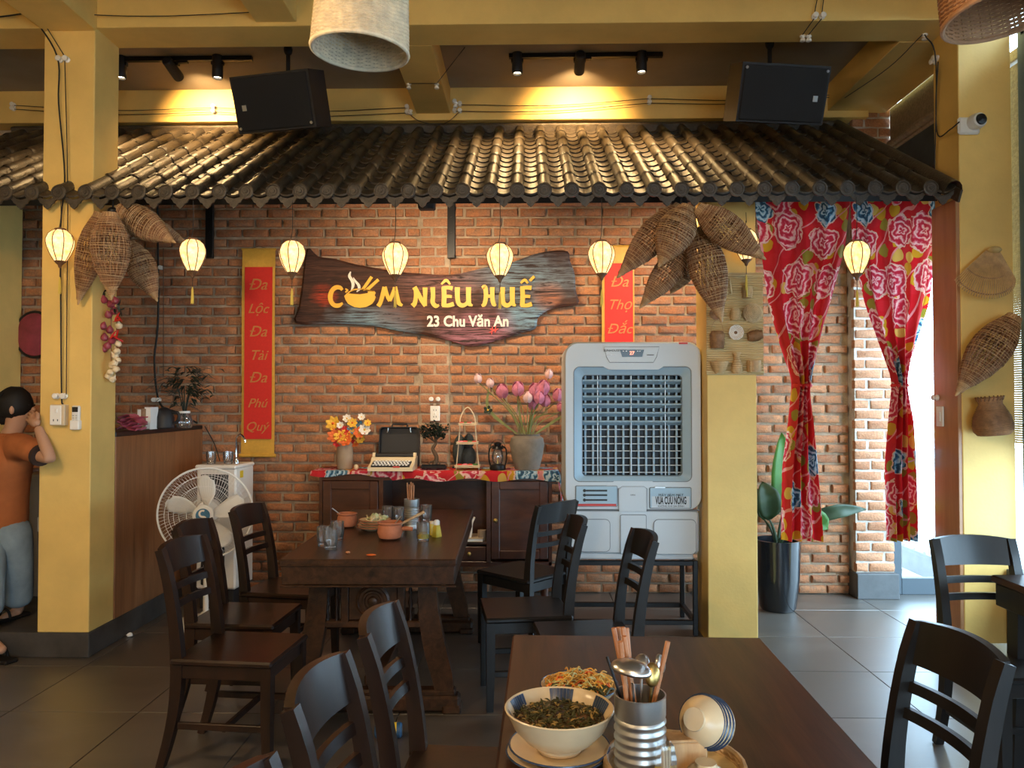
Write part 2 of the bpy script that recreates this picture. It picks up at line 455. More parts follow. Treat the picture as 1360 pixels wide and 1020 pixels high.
def tumbler_glass():
    thin_glass('drinking_glass', .16, (.975, .98, .98)); nt = M_['drinking_glass'].node_tree; out = nt.nodes['Material Output']; src = out.inputs[0].links[0].from_socket
    d = N(nt, 'ShaderNodeBsdfTranslucent'); d.inputs[0].default_value = (.9, .9, .88, 1); d2 = N(nt, 'ShaderNodeBsdfDiffuse'); d2.inputs[0].default_value = (.9, .9, .88, 1)
    ad = N(nt, 'ShaderNodeMixShader'); ad.inputs[0].default_value = .5; nt.links.new(d.outputs[0], ad.inputs[1]); nt.links.new(d2.outputs[0], ad.inputs[2])
    mx = N(nt, 'ShaderNodeMixShader'); mx.inputs[0].default_value = .07; nt.links.new(src, mx.inputs[1]); nt.links.new(ad.outputs[0], mx.inputs[2]); nt.links.new(mx.outputs[0], out.inputs[0])
thin_glass('pane_glass', .08)
tumbler_glass()

def silk():
    m, nt, b = _new('lantern_silk')
    tc = N(nt, 'ShaderNodeTexCoord')
    n = N(nt, 'ShaderNodeTexNoise', Scale=38.0, Detail=3.0); nt.links.new(tc.outputs['Object'], n.inputs['Vector'])
    r = ramp(nt, n.outputs[0], [(.32, (1, .42, .10)), (.52, (1, .64, .26)), (.72, (1, .78, .42))])
    b.inputs['Base Color'].default_value = (.8, .6, .3, 1)
    nt.links.new(r.outputs[0], b.inputs['Emission Color']); b.inputs['Emission Strength'].default_value = 1.55
silk()

def floral():
    m, nt, b = _new('floral_cloth')
    uv = N(nt, 'ShaderNodeUVMap'); src = uv.outputs[0]
    nz = N(nt, 'ShaderNodeTexNoise', Scale=9.0, Detail=2.0); nt.links.new(src, nz.inputs['Vector'])
    w = N(nt, 'ShaderNodeVectorMath', operation='MULTIPLY_ADD'); nt.links.new(nz.outputs['Color'], w.inputs[0]); w.inputs[1].default_value = (.05, .05, 0); nt.links.new(src, w.inputs[2])
    def vor(scale, off, feature='F1'):
        mp = N(nt, 'ShaderNodeMapping'); mp.inputs['Location'].default_value = off; nt.links.new(w.outputs[0], mp.inputs[0])
        v = N(nt, 'ShaderNodeTexVoronoi', Scale=scale, Randomness=.75); v.voronoi_dimensions = '2D'; v.feature = feature
        nt.links.new(mp.outputs[0], v.inputs['Vector']); return v
    # small yellow / olive leaves and curls
    v2 = vor(11.0, (.3, .7, 0)); s2 = N(nt, 'ShaderNodeSeparateColor'); nt.links.new(v2.outputs['Color'], s2.inputs[0])
    leaf = ramp(nt, s2.outputs[0], [(0, (.62, .33, .02)), (.28, (.30, .24, .03)), (.45, (.72, .46, .10)), (.58, (.62, .02, .03))], 'CONSTANT')
    lm = mathn(nt, 'LESS_THAN', v2.outputs['Distance'], .40)
    c = mixc(nt, lm, (.60, .014, .022), leaf.outputs[0])
    # pink wavy lines on red ground
    wv = N(nt, 'ShaderNodeTexWave', Scale=3.2, Distortion=8.0, Detail=1.5); wv.bands_direction = 'DIAGONAL'; nt.links.new(src, wv.inputs['Vector'])
    ln = mathn(nt, 'GREATER_THAN', wv.outputs[1], .985)
    c = mixc(nt, ln, c, (.78, .30, .30))
    # flowers
    v1 = vor(4.1, (0, 0, 0)); s1 = N(nt, 'ShaderNodeSeparateColor'); nt.links.new(v1.outputs['Color'], s1.inputs[0])
    n3 = N(nt, 'ShaderNodeTexNoise', Scale=30.0, Detail=2.0); nt.links.new(src, n3.inputs['Vector'])
    dl = N(nt, 'ShaderNodeVectorMath', operation='SUBTRACT'); sc_ = N(nt, 'ShaderNodeVectorMath', operation='SCALE'); sc_.inputs['Scale'].default_value = 1.0
    nt.links.new(w.outputs[0], dl.inputs[0]); nt.links.new(v1.outputs['Position'], dl.inputs[1])
    sx_ = N(nt, 'ShaderNodeSeparateXYZ'); nt.links.new(dl.outputs[0], sx_.inputs[0])
    ang_ = mathn(nt, 'ARCTAN2', sx_.outputs[1], sx_.outputs[0])
    lob = mathn(nt, 'MULTIPLY', mathn(nt, 'ABSOLUTE', mathn(nt, 'SINE', mathn(nt, 'MULTIPLY', ang_, 3.0))), -.075)
    nzz = mathn(nt, 'MULTIPLY', mathn(nt, 'SUBTRACT', n3.outputs[0], .5), .16)
    dist = mathn(nt, 'ADD', mathn(nt, 'ADD', v1.outputs['Distance'], nzz), mathn(nt, 'ADD', lob, .05))
    ph = mathn(nt, 'ADD', mathn(nt, 'MULTIPLY', v1.outputs['Distance'], 42.), mathn(nt, 'ADD', mathn(nt, 'MULTIPLY', mathn(nt, 'SINE', mathn(nt, 'MULTIPLY', ang_, 4.0)), 1.5), mathn(nt, 'MULTIPLY', n3.outputs[0], 9.)))
    petal = mathn(nt, 'ADD', mathn(nt, 'MULTIPLY', mathn(nt, 'SINE', ph), .5), .5)
    pink = ramp(nt, petal, [(.1, (.56, .02, .05)), (.45, (.66, .09, .14)), (.75, (.78, .26, .30)), (.95, (.88, .58, .56))])
    blue = ramp(nt, petal, [(.1, (.03, .09, .17)), (.5, (.13, .36, .55)), (.92, (.55, .72, .82))])
    isb = mathn(nt, 'GREATER_THAN', s1.outputs[1], .57)
    fl = mixc(nt, isb, pink.outputs[0], blue.outputs[0])
    rad = mathn(nt, 'ADD', mathn(nt, 'MULTIPLY', s1.outputs[2], .14), mathn(nt, 'SUBTRACT', .34, mathn(nt, 'MULTIPLY', isb, .10)))
    fm = mathn(nt, 'LESS_THAN', dist, rad)
    c = mixc(nt, fm, c, fl)
    edge = mathn(nt, 'LESS_THAN', mathn(nt, 'ABSOLUTE', mathn(nt, 'SUBTRACT', dist, rad)), .018)
    c = mixc(nt, edge, c, (.80, .52, .42))
    nt.links.new(c, b.inputs['Base Color']); b.inputs['Roughness'].default_value = .85
    # thin cotton: some daylight comes through
    tr = N(nt, 'ShaderNodeBsdfTranslucent'); nt.links.new(c, tr.inputs[0]); mx = N(nt, 'ShaderNodeMixShader'); mx.inputs[0].default_value = .35
    out = nt.nodes['Material Output']; nt.links.new(b.outputs[0], mx.inputs[1]); nt.links.new(tr.outputs[0], mx.inputs[2]); nt.links.new(mx.outputs[0], out.inputs[0])
floral()

def sign_wood():
    m, nt, b = _new('sign_board_wood')
    tc = N(nt, 'ShaderNodeTexCoord'); mp = N(nt, 'ShaderNodeMapping'); mp.inputs['Scale'].default_value = (1.0, 1, 13); nt.links.new(tc.outputs['Object'], mp.inputs[0])
    n = N(nt, 'ShaderNodeTexNoise', Scale=3.0, Detail=9.0, Roughness=.7, Distortion=1.4); nt.links.new(mp.outputs[0], n.inputs['Vector'])
    c = ramp(nt, n.outputs[0], [(.3, (.010, .005, .004)), (.5, (.050, .018, .010)), (.72, (.115, .048, .026))]).outputs[0]
    k = ramp(nt, n.outputs[0], [(.40, (0, 0, 0)), (.58, (1, 1, 1))]).outputs[0]
    n2 = N(nt, 'ShaderNodeTexNoise', Scale=5.0, Detail=3.0); nt.links.new(tc.outputs['Object'], n2.inputs['Vector'])
    for (x, z, r_, sx, col) in ((-.88, .02, .13, 1.0, (.50, .05, .015)), (-.50, -.22, .30, .6, (.20, .34, .42)), (.70, -.15, .26, 1.1, (.22, .38, .48)), (.30, -.26, .30, .8, (.42, .17, .22)), (.62, .16, .34, .6, (.20, .30, .36)), (.86, .02, .17, 1.2, (.40, .13, .05)), (.10, .10, .28, .6, (.24, .11, .10)), (-.15, -.10, .25, .6, (.16, .06, .04))):
        vm = N(nt, 'ShaderNodeVectorMath', operation='SUBTRACT'); nt.links.new(tc.outputs['Object'], vm.inputs[0]); vm.inputs[1].default_value = (x, 0, z)
        vs = N(nt, 'ShaderNodeVectorMath', operation='MULTIPLY'); nt.links.new(vm.outputs[0], vs.inputs[0]); vs.inputs[1].default_value = (sx, 0, 1.4)
        ln = N(nt, 'ShaderNodeVectorMath', operation='LENGTH'); nt.links.new(vs.outputs[0], ln.inputs[0])
        d = mathn(nt, 'ADD', mathn(nt, 'DIVIDE', ln.outputs['Value'], r_), mathn(nt, 'MULTIPLY', mathn(nt, 'SUBTRACT', n2.outputs[0], .5), 1.2))
        f = ramp(nt, d, [(.35, (1, 1, 1)), (1.0, (0, 0, 0))]).outputs[0]
        c = mixc(nt, mathn(nt, 'MULTIPLY', mathn(nt, 'MULTIPLY', f, k), .9), c, col)
    nt.links.new(c, b.inputs['Base Color']); b.inputs['Roughness'].default_value = .58; b.inputs['Specular IOR Level'].default_value = .35
    bp = N(nt, 'ShaderNodeBump', Strength=.7, Distance=.012); nt.links.new(n.outputs[0], bp.inputs['Height']); nt.links.new(bp.outputs[0], b.inputs['Normal'])
sign_wood()
# ================================================================== THE ROOM
WY = 6.03            # face of the rear brick wall
CX0, CX1 = 2.49, 2.79   # east pillar / pier
XL, YF = -5.2, -3.6
CEIL = 3.90

# ---- floor
fl = MB().box(((XL + 3.7) / 2, (YF + WY + .1) / 2, -.06), (3.7 - XL, WY + .1 - YF, .10)).build('floor', 'grout'); struct(fl, 'dark slate tiled restaurant floor')
TS = .626
tm = MB().box((0, 0, 0), (TS - .004, TS - .004, .012), .0015).mesh('tile', 'slate_tile')
x0 = 1.891
for i in range(-12, 3):
    for j in range(-2, 9):
        cx, cy = x0 + (i + .5) * TS, 3.70 + (j - 4 + .5) * TS
        if cx - TS / 2 < XL: continue
        if cy > WY + .1: continue
        if cx < -2.55 - TS / 2 and cy > 4.9: continue
        put('tile', tm, fl, (cx, cy, -.006))

# ---- rear wall with bricks
def brick_mesh(name, lx, lz, m, seed, dep=.05):
    rnd = random.Random(seed); b = MB(); hx, hz = lx / 2, lz / 2
    # front outline with worn corners, 2 rings
    n = 12; front = []; back = []
    pts = []
    for k in range(4): pts.append((-hx + lx * k / 4, -hz))
    for k in range(2): pts.append((hx, -hz + lz * k / 2))
    for k in range(4): pts.append((hx - lx * k / 4, hz))
    for k in range(2): pts.append((-hx, hz - lz * k / 2))
    ring_b = [(x, dep, z) for x, z in pts]
    ring_m = [(x + rnd.uniform(-.003, .003), .004 + rnd.uniform(0, .003), z + rnd.uniform(-.0025, .0025)) for x, z in pts]
    ring_f = [(x * (1 - .008 / hx) + rnd.uniform(-.002, .002), rnd.uniform(-.002, .002), z * (1 - .007 / hz) + rnd.uniform(-.002, .002)) for x, z in pts]
    b.rings([ring_b, ring_m, ring_f], True, False, True)
    return b
BP_X, BP_Z, BL, BH = .217, .0772, .199, .0585
full = [brick_mesh('brick', BL + random.uniform(-.006, .004), BH + random.uniform(-.004, .003), 'brick_red', k) for k in range(8)]
half = [brick_mesh('brick', BL / 2 - .008, BH, 'brick_red', 20 + k) for k in range(4)]
full_me = [b.mesh('brick', 'brick_red', ang=50) for b in full]
def wall_panel(X0, X1, Z0, Z1, Y, regions, limit, parent, meshes, builders, halves, halves_me, seedoff=0, pale=False, stuff_name='brick_courses', mname='brick_red', stuff=None):
    own = stuff is None; stuff = stuff or MB(); n = 0; rnd = random.Random(11 + seedoff)
    rows = int((Z1 - Z0) / BP_Z)
    for r in range(rows):
        z = Z0 + (r + .5) * BP_Z
        x = X0 + .008 + (0 if (r % 2) else -BP_X / 2) + rnd.uniform(-.02, .02)
        while x < X1 - .03:
            a, b_ = max(x, X0 + .006), min(x + BL, X1 - .006)
            if b_ - a > .05:
                cx = (a + b_) / 2; k = rnd.randrange(8)
                jit = (rnd.uniform(-.007, .006), rnd.uniform(-.002, .002), rnd.uniform(-.008, .008))
                px, py = proj((cx, Y, z))
                want = n < limit and (b_ - a) > .16 and any(q[0] < px < q[2] and q[1] < py < q[3] for q in regions)
                if want:
                    o = put('brick', meshes[k], parent, (cx, Y + jit[0], z + jit[1])); o.rotation_euler = (0, jit[2], 0)
                    o.scale = ((b_ - a) / BL, 1, 1); n += 1
                else:
                    M = Matrix.Translation((cx, Y + jit[0], z + jit[1])) @ Matrix.Rotation(jit[2], 4, 'Y') @ Matrix.Diagonal(((b_ - a) / BL, 1, 1, 1))
                    stuff.add(builders[k].v, builders[k].f, M)
            x += BP_X + rnd.uniform(-.004, .004)
    if own and stuff.v:
        s = stuff.build(stuff_name, mname, parent, ang=50); s['kind'] = 'stuff'
    return n
wb = MB().box(((XL + 2.9) / 2, WY + .028 + .1, CEIL / 2), (2.9 - XL, .2, CEIL)).build('wall_rear', 'mortar'); struct(wb, 'weathered orange brick wall behind the sign board')
xm0, xm1 = PY(558, 300, WY).x, PY(597, 300, WY).x
regs = [(600, 268, 748, 545), (1007, 270, 1127, 790), (365, 268, 558, 545), (160, 330, 320, 545)]
wstuff = MB()
c1 = wall_panel(XL, xm0, .0, 3.62, WY, [(330, 268, 558, 330), (365, 440, 558, 560), (262, 400, 322, 560), (160, 440, 262, 520)], 170, wb, full_me, full, half, None, 0, stuff=wstuff)
c2 = wall_panel(xm1, 2.49, .0, 3.70, WY, [(600, 268, 748, 340), (600, 455, 748, 545), (1007, 560, 1127, 790), (1100, 330, 1127, 560), (840, 400, 935, 452), (760, 268, 850, 330)], 130, wb, full_me, full, half, None, 5, stuff=wstuff)
wstuff.build('brick_courses', 'brick_red', wb, ang=50)['kind'] = 'stuff'
# flat pilaster of paler bricks behind the sign
pil = MB().box(((xm0 + xm1) / 2, WY + .03, 1.81), (xm1 - xm0, .05, 3.62)).build('wall_pilaster', 'mortar'); struct(pil, 'narrow strip of paler smooth bricks running up the rear wall')
fullp = [brick_mesh('brick', BL, BH + .004, 'brick_pale', 60 + k) for k in range(8)]
fullp_me = [b.mesh('brick', 'brick_pale', ang=50) for b in fullp]
wall_panel(xm0, xm1, 0, 3.62, WY - .004, [(540, 268, 620, 600)], 120, pil, fullp_me, fullp, None, None, 9, mname='brick_pale')
# east pier
PYF = 5.93
pier = MB().box(((CX0 + CX1) / 2, PYF + .148, CEIL / 2), (CX1 - CX0 - .016, .28, CEIL)).build('wall_pier_east', 'mortar_pale'); struct(pier, 'pale brick pier beside the glass door')
wall_panel(CX0, CX1, .19, 3.85, PYF, [(1120, 140, 1190, 790)], 150, pier, fullp_me, fullp, None, None, 14, mname='brick_pale')
for sx, nm in ((CX0 - .004, 0), (CX1 + .004, 1)):
    pass
MB().box(((CX0 + CX1) / 2, PYF + .1, .095), (CX1 - CX0 + .012, .30, .19), .004).build('pier_plinth', 'plinth_grey', pier)

# ---- pillars
PF, PB = 4.47, 4.74
lp = MB().box(((-2.855 - 2.552) / 2, (PF + PB) / 2, .145 + 1.88), (.303, PB - PF, 3.76), .004).build('wall_pillar_west', 'yellow_paint'); struct(lp, 'yellow painted pillar rising through the tiled canopy beside the counter')
ep = MB().box(((CX0 + CX1) / 2, (PF + PB) / 2, 1.95), (CX1 - CX0, PB - PF, 3.90), .004).build('wall_pillar_east', 'yellow_paint'); struct(ep, 'yellow painted pillar carrying the straw hat and small camera')
MB().box((CX0 - .010, (PF + PB) / 2 + .002, 1.33), (.022, PB - PF - .004, 2.66), .003).build('timber_jamb', 'door_wood', ep)
mpx0, mpx1 = PY(940, 700, 4.80).x, PY(1006, 700, 4.80).x
mp_ = MB().box(((mpx0 + mpx1) / 2, 4.80 + .15, 1.40), (mpx1 - mpx0, .30, 2.80), .004).build('wall_pillar_middle', 'yellow_paint'); struct(mp_, 'yellow painted pillar under the canopy beside the air cooler')
# far west pillar sliver
wp = MB().box((-4.15, 5.84, 1.72), (.30, .36, 3.15), .004).build('wall_pillar_far_west', 'yellow_paint'); struct(wp, 'yellow pillar behind the standing woman')

# ---- raised platform and counter plinth
pf = MB().box(((XL - 2.548) / 2, (PF - .004 + WY) / 2, .0725), (-2.548 - XL, WY - PF + .004, .145), .004).build('trim_1', 'plinth_stone'); struct(pf, 'dark stone step under the counter and pillar')

# ---- beams and ceiling
ce = MB().box(((XL + 3.0) / 2, (YF + WY) / 2, CEIL + .08), (3.0 - XL, WY - YF + .3, .16)).build('ceiling', 'ceiling_paint'); struct(ce, 'dark ceiling between yellow beams')
BZ = 3.70
def beam(name, c, d, label):
    return struct(MB().box(c, d, .004).build(name, 'yellow_paint'), label)
beam('ceiling_beam_front', ((XL + 2.79) / 2, (PF + PB) / 2, (BZ + CEIL) / 2 + .02), (2.79 - XL, PB - PF, CEIL - BZ + .04), 'yellow beam spanning from pillar to pillar')
beam('ceiling_beam_rear', ((XL + 2.6) / 2, WY - .07, (3.65 + CEIL) / 2 + .02), (2.6 - XL, .16, CEIL - 3.65 + .04), 'yellow beam along the rear wall above the tiled canopy')
jx1 = PY(599, 157, 5.95).x; jx0 = PY(555, 160, 5.95).x
beam('ceiling_beam_middle', ((jx0 + jx1) / 2, (PB + WY - .15) / 2, (BZ + CEIL) / 2 + .02), (jx1 - jx0, WY - .15 - PB, CEIL - BZ + .04), 'yellow cross beam between the two track lights')
beam('ceiling_beam_east', ((2.29 + 2.79) / 2 - .02, (PB + WY) / 2 - .02, (BZ + CEIL) / 2 + .02), (.46, WY - PB - .06, CEIL - BZ + .04), 'yellow beam above the vestibule opening')
beam('ceiling_beam_west', (-2.70, (YF + PF) / 2, (BZ - .02 + CEIL) / 2 + .02), (.32, PF - YF, CEIL - BZ + .06), 'yellow beam running out over the dining room from the pillar')
jA0, jA1 = PY(340, 29, PF).x, PY(394, 29, PF).x
beam('ceiling_beam_dining', ((jA0 + jA1) / 2, (YF + PF) / 2, (BZ + CEIL) / 2 + .03), (jA1 - jA0, PF - YF, CEIL - BZ + .02), 'yellow joist over the dining room')
beam('ceiling_beam_side', (2.62, (YF + PF) / 2, (BZ + CEIL) / 2 + .02), (.34, PF - YF, CEIL - BZ + .04), 'yellow beam above the side windows')

# ---- other walls (outside the picture)
struct(MB().box((XL - .1, (YF + WY) / 2, CEIL / 2), (.2, WY - YF, CEIL)).build('wall_west', 'cream_wall'), 'plain ochre west wall')
struct(MB().box(((XL + .6) / 2, YF - .1, CEIL / 2), (.6 - XL, .2, CEIL)).build('wall_street', 'cream_wall'), 'plain ochre wall toward the street')  # unseen wall, added to block most daylight from behind the camera
struct(MB().box((1.65, YF - .1, (2.4 + CEIL) / 2), (2.1, .2, CEIL - 2.4)).build('wall_street_lintel', 'cream_wall'), 'plain lintel over the street entrance')  # unseen lintel, added to lower the daylight opening
sw = MB().box((2.80, (YF + PF) / 2, .27), (.16, PF - YF - .02, .54), .004).build('wall_side_sill', 'plinth_grey'); struct(sw, 'low dark wall below the side windows')
for k, y in enumerate((-3.5, -.9, 1.75)):
    struct(MB().box((2.72, y, 1.95), (.28, .28, 3.90), .004).build('wall_pillar_side', 'yellow_paint'), 'yellow pillar between the side windows')
# side windows with frames and bamboo blinds
def blind(name, X, y0, y1, z0, z1, label, roll=None):
    t = thing(name, label, 'blind', (X, (y0 + y1) / 2, z0))
    s = MB(); n = int((z1 - z0) / .0135)
    for i in range(n):
        s.box((0, 0, i * .0135), (.006, y1 - y0, .0122))
    o = s.build('slats', 'blind_bamboo', t, smooth=False); o['kind'] = 'stuff'
    c = MB()
    for k in range(4):
        yy = -(y1 - y0) / 2 + (k + .5) * (y1 - y0) / 4
        c.tube([(-.006, yy, 0), (-.006, yy, z1 - z0)], .0025, 5)
    o = c.build('cords', 'cord_black', t); o['kind'] = 'stuff'
    MB().box((0, 0, z1 - z0 + .03), (.05, y1 - y0, .07), .006).build('head_rail', 'blind_bamboo', t)
    return t
for k, (y0, y1) in enumerate(((-3.3, -1.1), (-.7, 1.58), (1.95, 4.44))):
    w = MB()
    for yy in (y0, y1): w.box((2.86, yy, 2.1), (.06, .06, 3.1))
    for zz in (.57, 3.62): w.box((2.86, (y0 + y1) / 2, zz), (.06, y1 - y0, .06))
    struct(w.build('window_%d' % (k + 1), 'aluminium_frame'), 'dark framed side window')
blind('bamboo_blind', 2.89, -3.25, -1.1, 1.15, 3.55, 'bamboo roll blind in the side window beyond the middle side pillar')
blind('bamboo_blind', 2.89, -.65, 1.55, 1.15, 3.55, 'bamboo roll blind in the side window between two plain side pillars')
blind('bamboo_blind', 2.89, 1.98, 4.66, 1.25, 3.5, 'half lowered bamboo roll blind beside the pillar with the woven trap')
# rolled-up blind over the vestibule opening
t = thing('rolled_blind', 'rolled bamboo blind above the vestibule opening behind the tiled canopy', 'blind', (2.80, 5.33, 3.42))
MB().box((0, 0, .145), (.05, 1.19, .33), .01).build('rolled_slats', 'blind_bamboo', t)
MB().tube([(-.03, -.58, .03), (-.03, .58, .03)], .028, 10).build('bottom_roll', 'blind_bamboo', t)
MB().box((2.815, 5.33, 2.97), (.04, 1.19, .94), .003).build('trim_2', 'transom_dark')
struct(bpy.data.objects['trim_2'], 'dark blue-grey transom panel under the rolled blind')

# ---- vestibule: glass door, curb, railing, paving outside
dr = MB()
DX0, DX1, DY = 2.815, 3.65, 6.06
def rectframe(mb, x0, x1, z0, z1, y, w, d):
    mb.box((x0 + w / 2, y, (z0 + z1) / 2), (w, d, z1 - z0), .003); mb.box((x1 - w / 2, y, (z0 + z1) / 2), (w, d, z1 - z0), .003)
    mb.box(((x0 + x1) / 2, y, z0 + w * .9), (x1 - x0 - 2 * w, d, w * 1.8), .003); mb.box(((x0 + x1) / 2, y, z1 - w / 2), (x1 - x0 - 2 * w, d, w), .003)
rectframe(dr, DX0, DX1, .0, 3.3, DY, .07, .06)
do = dr.build('door_1', 'aluminium_frame'); struct(do, 'glass door in a grey-blue metal frame')
MB().box(((DX0 + DX1) / 2, DY, 1.65), (DX1 - DX0 - .14, .008, 3.2)).build('pane', 'pane_glass', do, smooth=False)
MB().box((DX0 + .17, DY - .01, .60), (.11, .004, .15)).build('notice', 'paper', do)
out = MB().box((5.5, 5.0, -.08), (20, 40, .06)).build('ground_outside', 'street_paving'); struct(out, 'pale paving outside the building')
cb = MB().box((3.42, 8.1, .09), (.10, 3.9, .20), .004).build('curb_outside', 'plinth_stone'); struct(cb, 'dark curb outside the glass door')
rl = thing('railing', 'white metal railing on the curb outside the glass door', 'railing', (3.42, 8.1, .19))
MB().box((0, 0, .80), (.03, 3.9, .04), .004).build('top_rail', 'white_plastic', rl)
MB().box((0, 0, .55), (.03, 3.9, .03), .004).build('middle_rail', 'white_plastic', rl)
for k in range(22):
    MB().box((0, -1.9 + k * .181, .40), (.018, .018, .80)).build('bar', 'white_plastic', rl)
# ================================================================== TILED CANOPY
EY, EZ, TY, TZ = 4.40, 2.690, 5.98, 3.60
RA = math.atan2(TZ - EZ, TY - EY); RL = math.hypot(TZ - EZ, TY - EY)
roof = thing('tiled_canopy', 'dark glazed tile canopy with round end caps along the rear wall', 'roof', (0, EY, EZ))
def rp(x, s, n): return Vector((x, s * math.cos(RA) - n * math.sin(RA), s * math.sin(RA) + n * math.cos(RA)))
PITX = .1555; X0R = -.056
cols = [X0R + PITX * k for k in range(-25, 16)]
NC = 7; CL = RL / NC
capb = MB(); rg = []
for (y, r) in ((-.012, .040), (0, .043), (.018, .043), (.022, .0385), (CL * .33, .0385), (CL * .33 + .003, .0372), (CL * .66, .0372), (CL * .66 + .003, .036), (CL + .02, .035)):
    rg.append([Vector((-r * math.cos(math.pi * k / 8), y, r * math.sin(math.pi * k / 8) * 1.05)) for k in range(9)])
capb.rings(rg, False); cap_me = capb.mesh('cap_tile', 'roof_tile')
panb = MB(); rg = []
PL = .132
for (y, dz) in ((-.012, .004), (-.012, .013), (PL + .03, .001)):
    rg.append([Vector((-.066 + .132 * k / 8, y + (0 if y > 0 else .026 * (1 - ((k - 4) / 4) ** 2) * -1), .028 * ((k - 4) / 4) ** 2 - .026 + dz)) for k in range(9)])
panb.rings(rg, False); pan_me = panb.mesh('pan_tile', 'roof_tile')
ed = MB(); ed.lathe([(.0405, 0), (.043, .004), (.043, .016), (.036, .018), (.033, .013), (.026, .013), (.023, .017), (.012, .017), (.010, .021), (.003, .021)], 18, M=Rx(R(90)))
for k in range(4):
    a = math.pi / 2 * k + .4; ed.box((.018 * math.cos(a), -.016, .018 * math.sin(a)), (.004, .006, .014), rot=(0, -a, 0))
end_me = ed.mesh('end_cap', 'roof_tile')
dp = [(-.062, .030), (-.058, .004), (-.046, -.006), (-.040, -.020), (-.026, -.026), (-.018, -.042), (0, -.056), (.018, -.042), (.026, -.026), (.040, -.020), (.046, -.006), (.058, .004), (.062, .030), (.03, .008), (0, .0), (-.03, .008)]
drip_me = MB().prism([(x, z) for x, z in dp], -.006, .004).mesh('drip_tile', 'roof_tile')
rest = MB(); npan = 0; rows = int(RL / PL) + 1
MR = Matrix.Rotation(RA, 4, 'X')
rows_single = 7
for ci, x in enumerate(cols):
    for k in range(NC):
        o = put('cap_tile', cap_me, roof, rp(x, k * CL, .012)); o.rotation_euler = (RA + random.uniform(-.006, .006), 0, random.uniform(-.008, .008))
    put('end_cap', end_me, roof, rp(x, -.012, .012))
    xm = x + PITX / 2
    put('drip_tile', drip_me, roof, rp(xm, -.02, -.026))
    for k in range(rows):
        if k < rows_single:
            o = put('pan_tile', pan_me, roof, rp(xm, k * PL, .014)); o.rotation_euler = (RA + random.uniform(-.01, .01), 0, 0)
        else: rest.add(panb.v, panb.f, Matrix.Translation(rp(xm, k * PL, .014)) @ MR)
o = rest.build('pan_courses', 'roof_tile', roof); o['kind'] = 'stuff'
xa, xb = cols[0] - .1, 2.42
MB().box(rp((xa + xb) / 2, RL / 2 + .06, -.05), (xb - xa, RL - .12, .03), rot=(RA, 0, 0)).build('deck', 'black_wood', roof)  # unseen board under the tiles, put in to block light
MB().box(rp((xa + xb) / 2 - .02, RL + .01, .01), (xb - xa - .04, .12, .10), .01, rot=(RA, 0, 0)).build('ridge_flashing', 'roof_tile', roof)
g = MB(); rg = []
for y in (-.06, 0, RL * .5, RL): rg.append([rp(2.385 + .05 * math.cos(math.pi * (1.1 - k / 8 * 1.2)), y, .006 + .062 * math.sin(math.pi * (1.1 - k / 8 * 1.2))) for k in range(9)])
g.rings(rg, False); g.box(rp(2.432, RL / 2 - .03, -.02), (.012, RL + .06, .07), rot=(RA, 0, 0)); g.build('gable_edge', 'roof_tile', roof)
MB().box(rp((xa + xb) / 2, .16, -.085), (xb - xa, .03, .04), rot=(RA, 0, 0)).build('eave_board', 'black_wood', roof)
# wall brackets that carry the canopy
for k, px in enumerate((20, 281, 600)):
    p = PY(px, 300, WY); zt, zb = PY(px, 262, WY).z, PY(px, 323, WY).z
    b = MB().box((0, -.015, (zt - zb) / 2), (.06, .028, zt - zb + .25), .002)
    b.tube([(0, -.035, .30), (0, -.95, .34)], .018, 6)
    for zz in (.08, .2): b.lathe([(.008, 0), (.008, .006)], 8, (0, -.03, zz), Rx(R(90)))
    tag(b.build('roof_bracket', 'black_metal', None, (p.x, WY - .02, zb)), ['black steel canopy bracket beside the yellow pillar behind the woman', 'black steel canopy bracket above the red scroll with seven words', 'black steel canopy bracket above the sign board'][k], 'bracket', 'canopy brackets')

# under-eave floodlights that wash the wall and the sign
def flood(px, py, label, target, power, Y=4.62):
    p = PY(px, py, Y)
    t = thing('flood_lamp', label, 'lamp', p, group='flood lamps under the eave')
    MB().box((0, 0, 0), (.10, .07, .07), .008).build('housing', 'black_plastic', t)
    MB().box((0, .037, -.004), (.08, .004, .05)).build('lens', 'lamp_face', t)
    MB().box((0, -.01, .07), (.02, .02, .10)).build('arm', 'black_metal', t)
    l = bpy.data.lights.new('flood_light', 'SPOT'); l.energy = power; l.color = (1, .74, .46); l.spot_size = R(140); l.spot_blend = .9; l.shadow_soft_size = .06
    o = bpy.data.objects.new('flood_light', l); COL.objects.link(o); o.parent = t; o.location = (0, .06, -.02)
    d = Vector(target) - Vector(p); o.rotation_euler = d.to_track_quat('-Z', 'Y').to_euler()
flood(567, 271, 'small black flood lamp under the eave above the sign board', (-.7, 6.0, 1.9), FLOOD)
flood(902, 268, 'small black flood lamp under the eave behind the woven fish traps', (1.1, 6.0, 1.7), FLOOD * .7, 4.98)

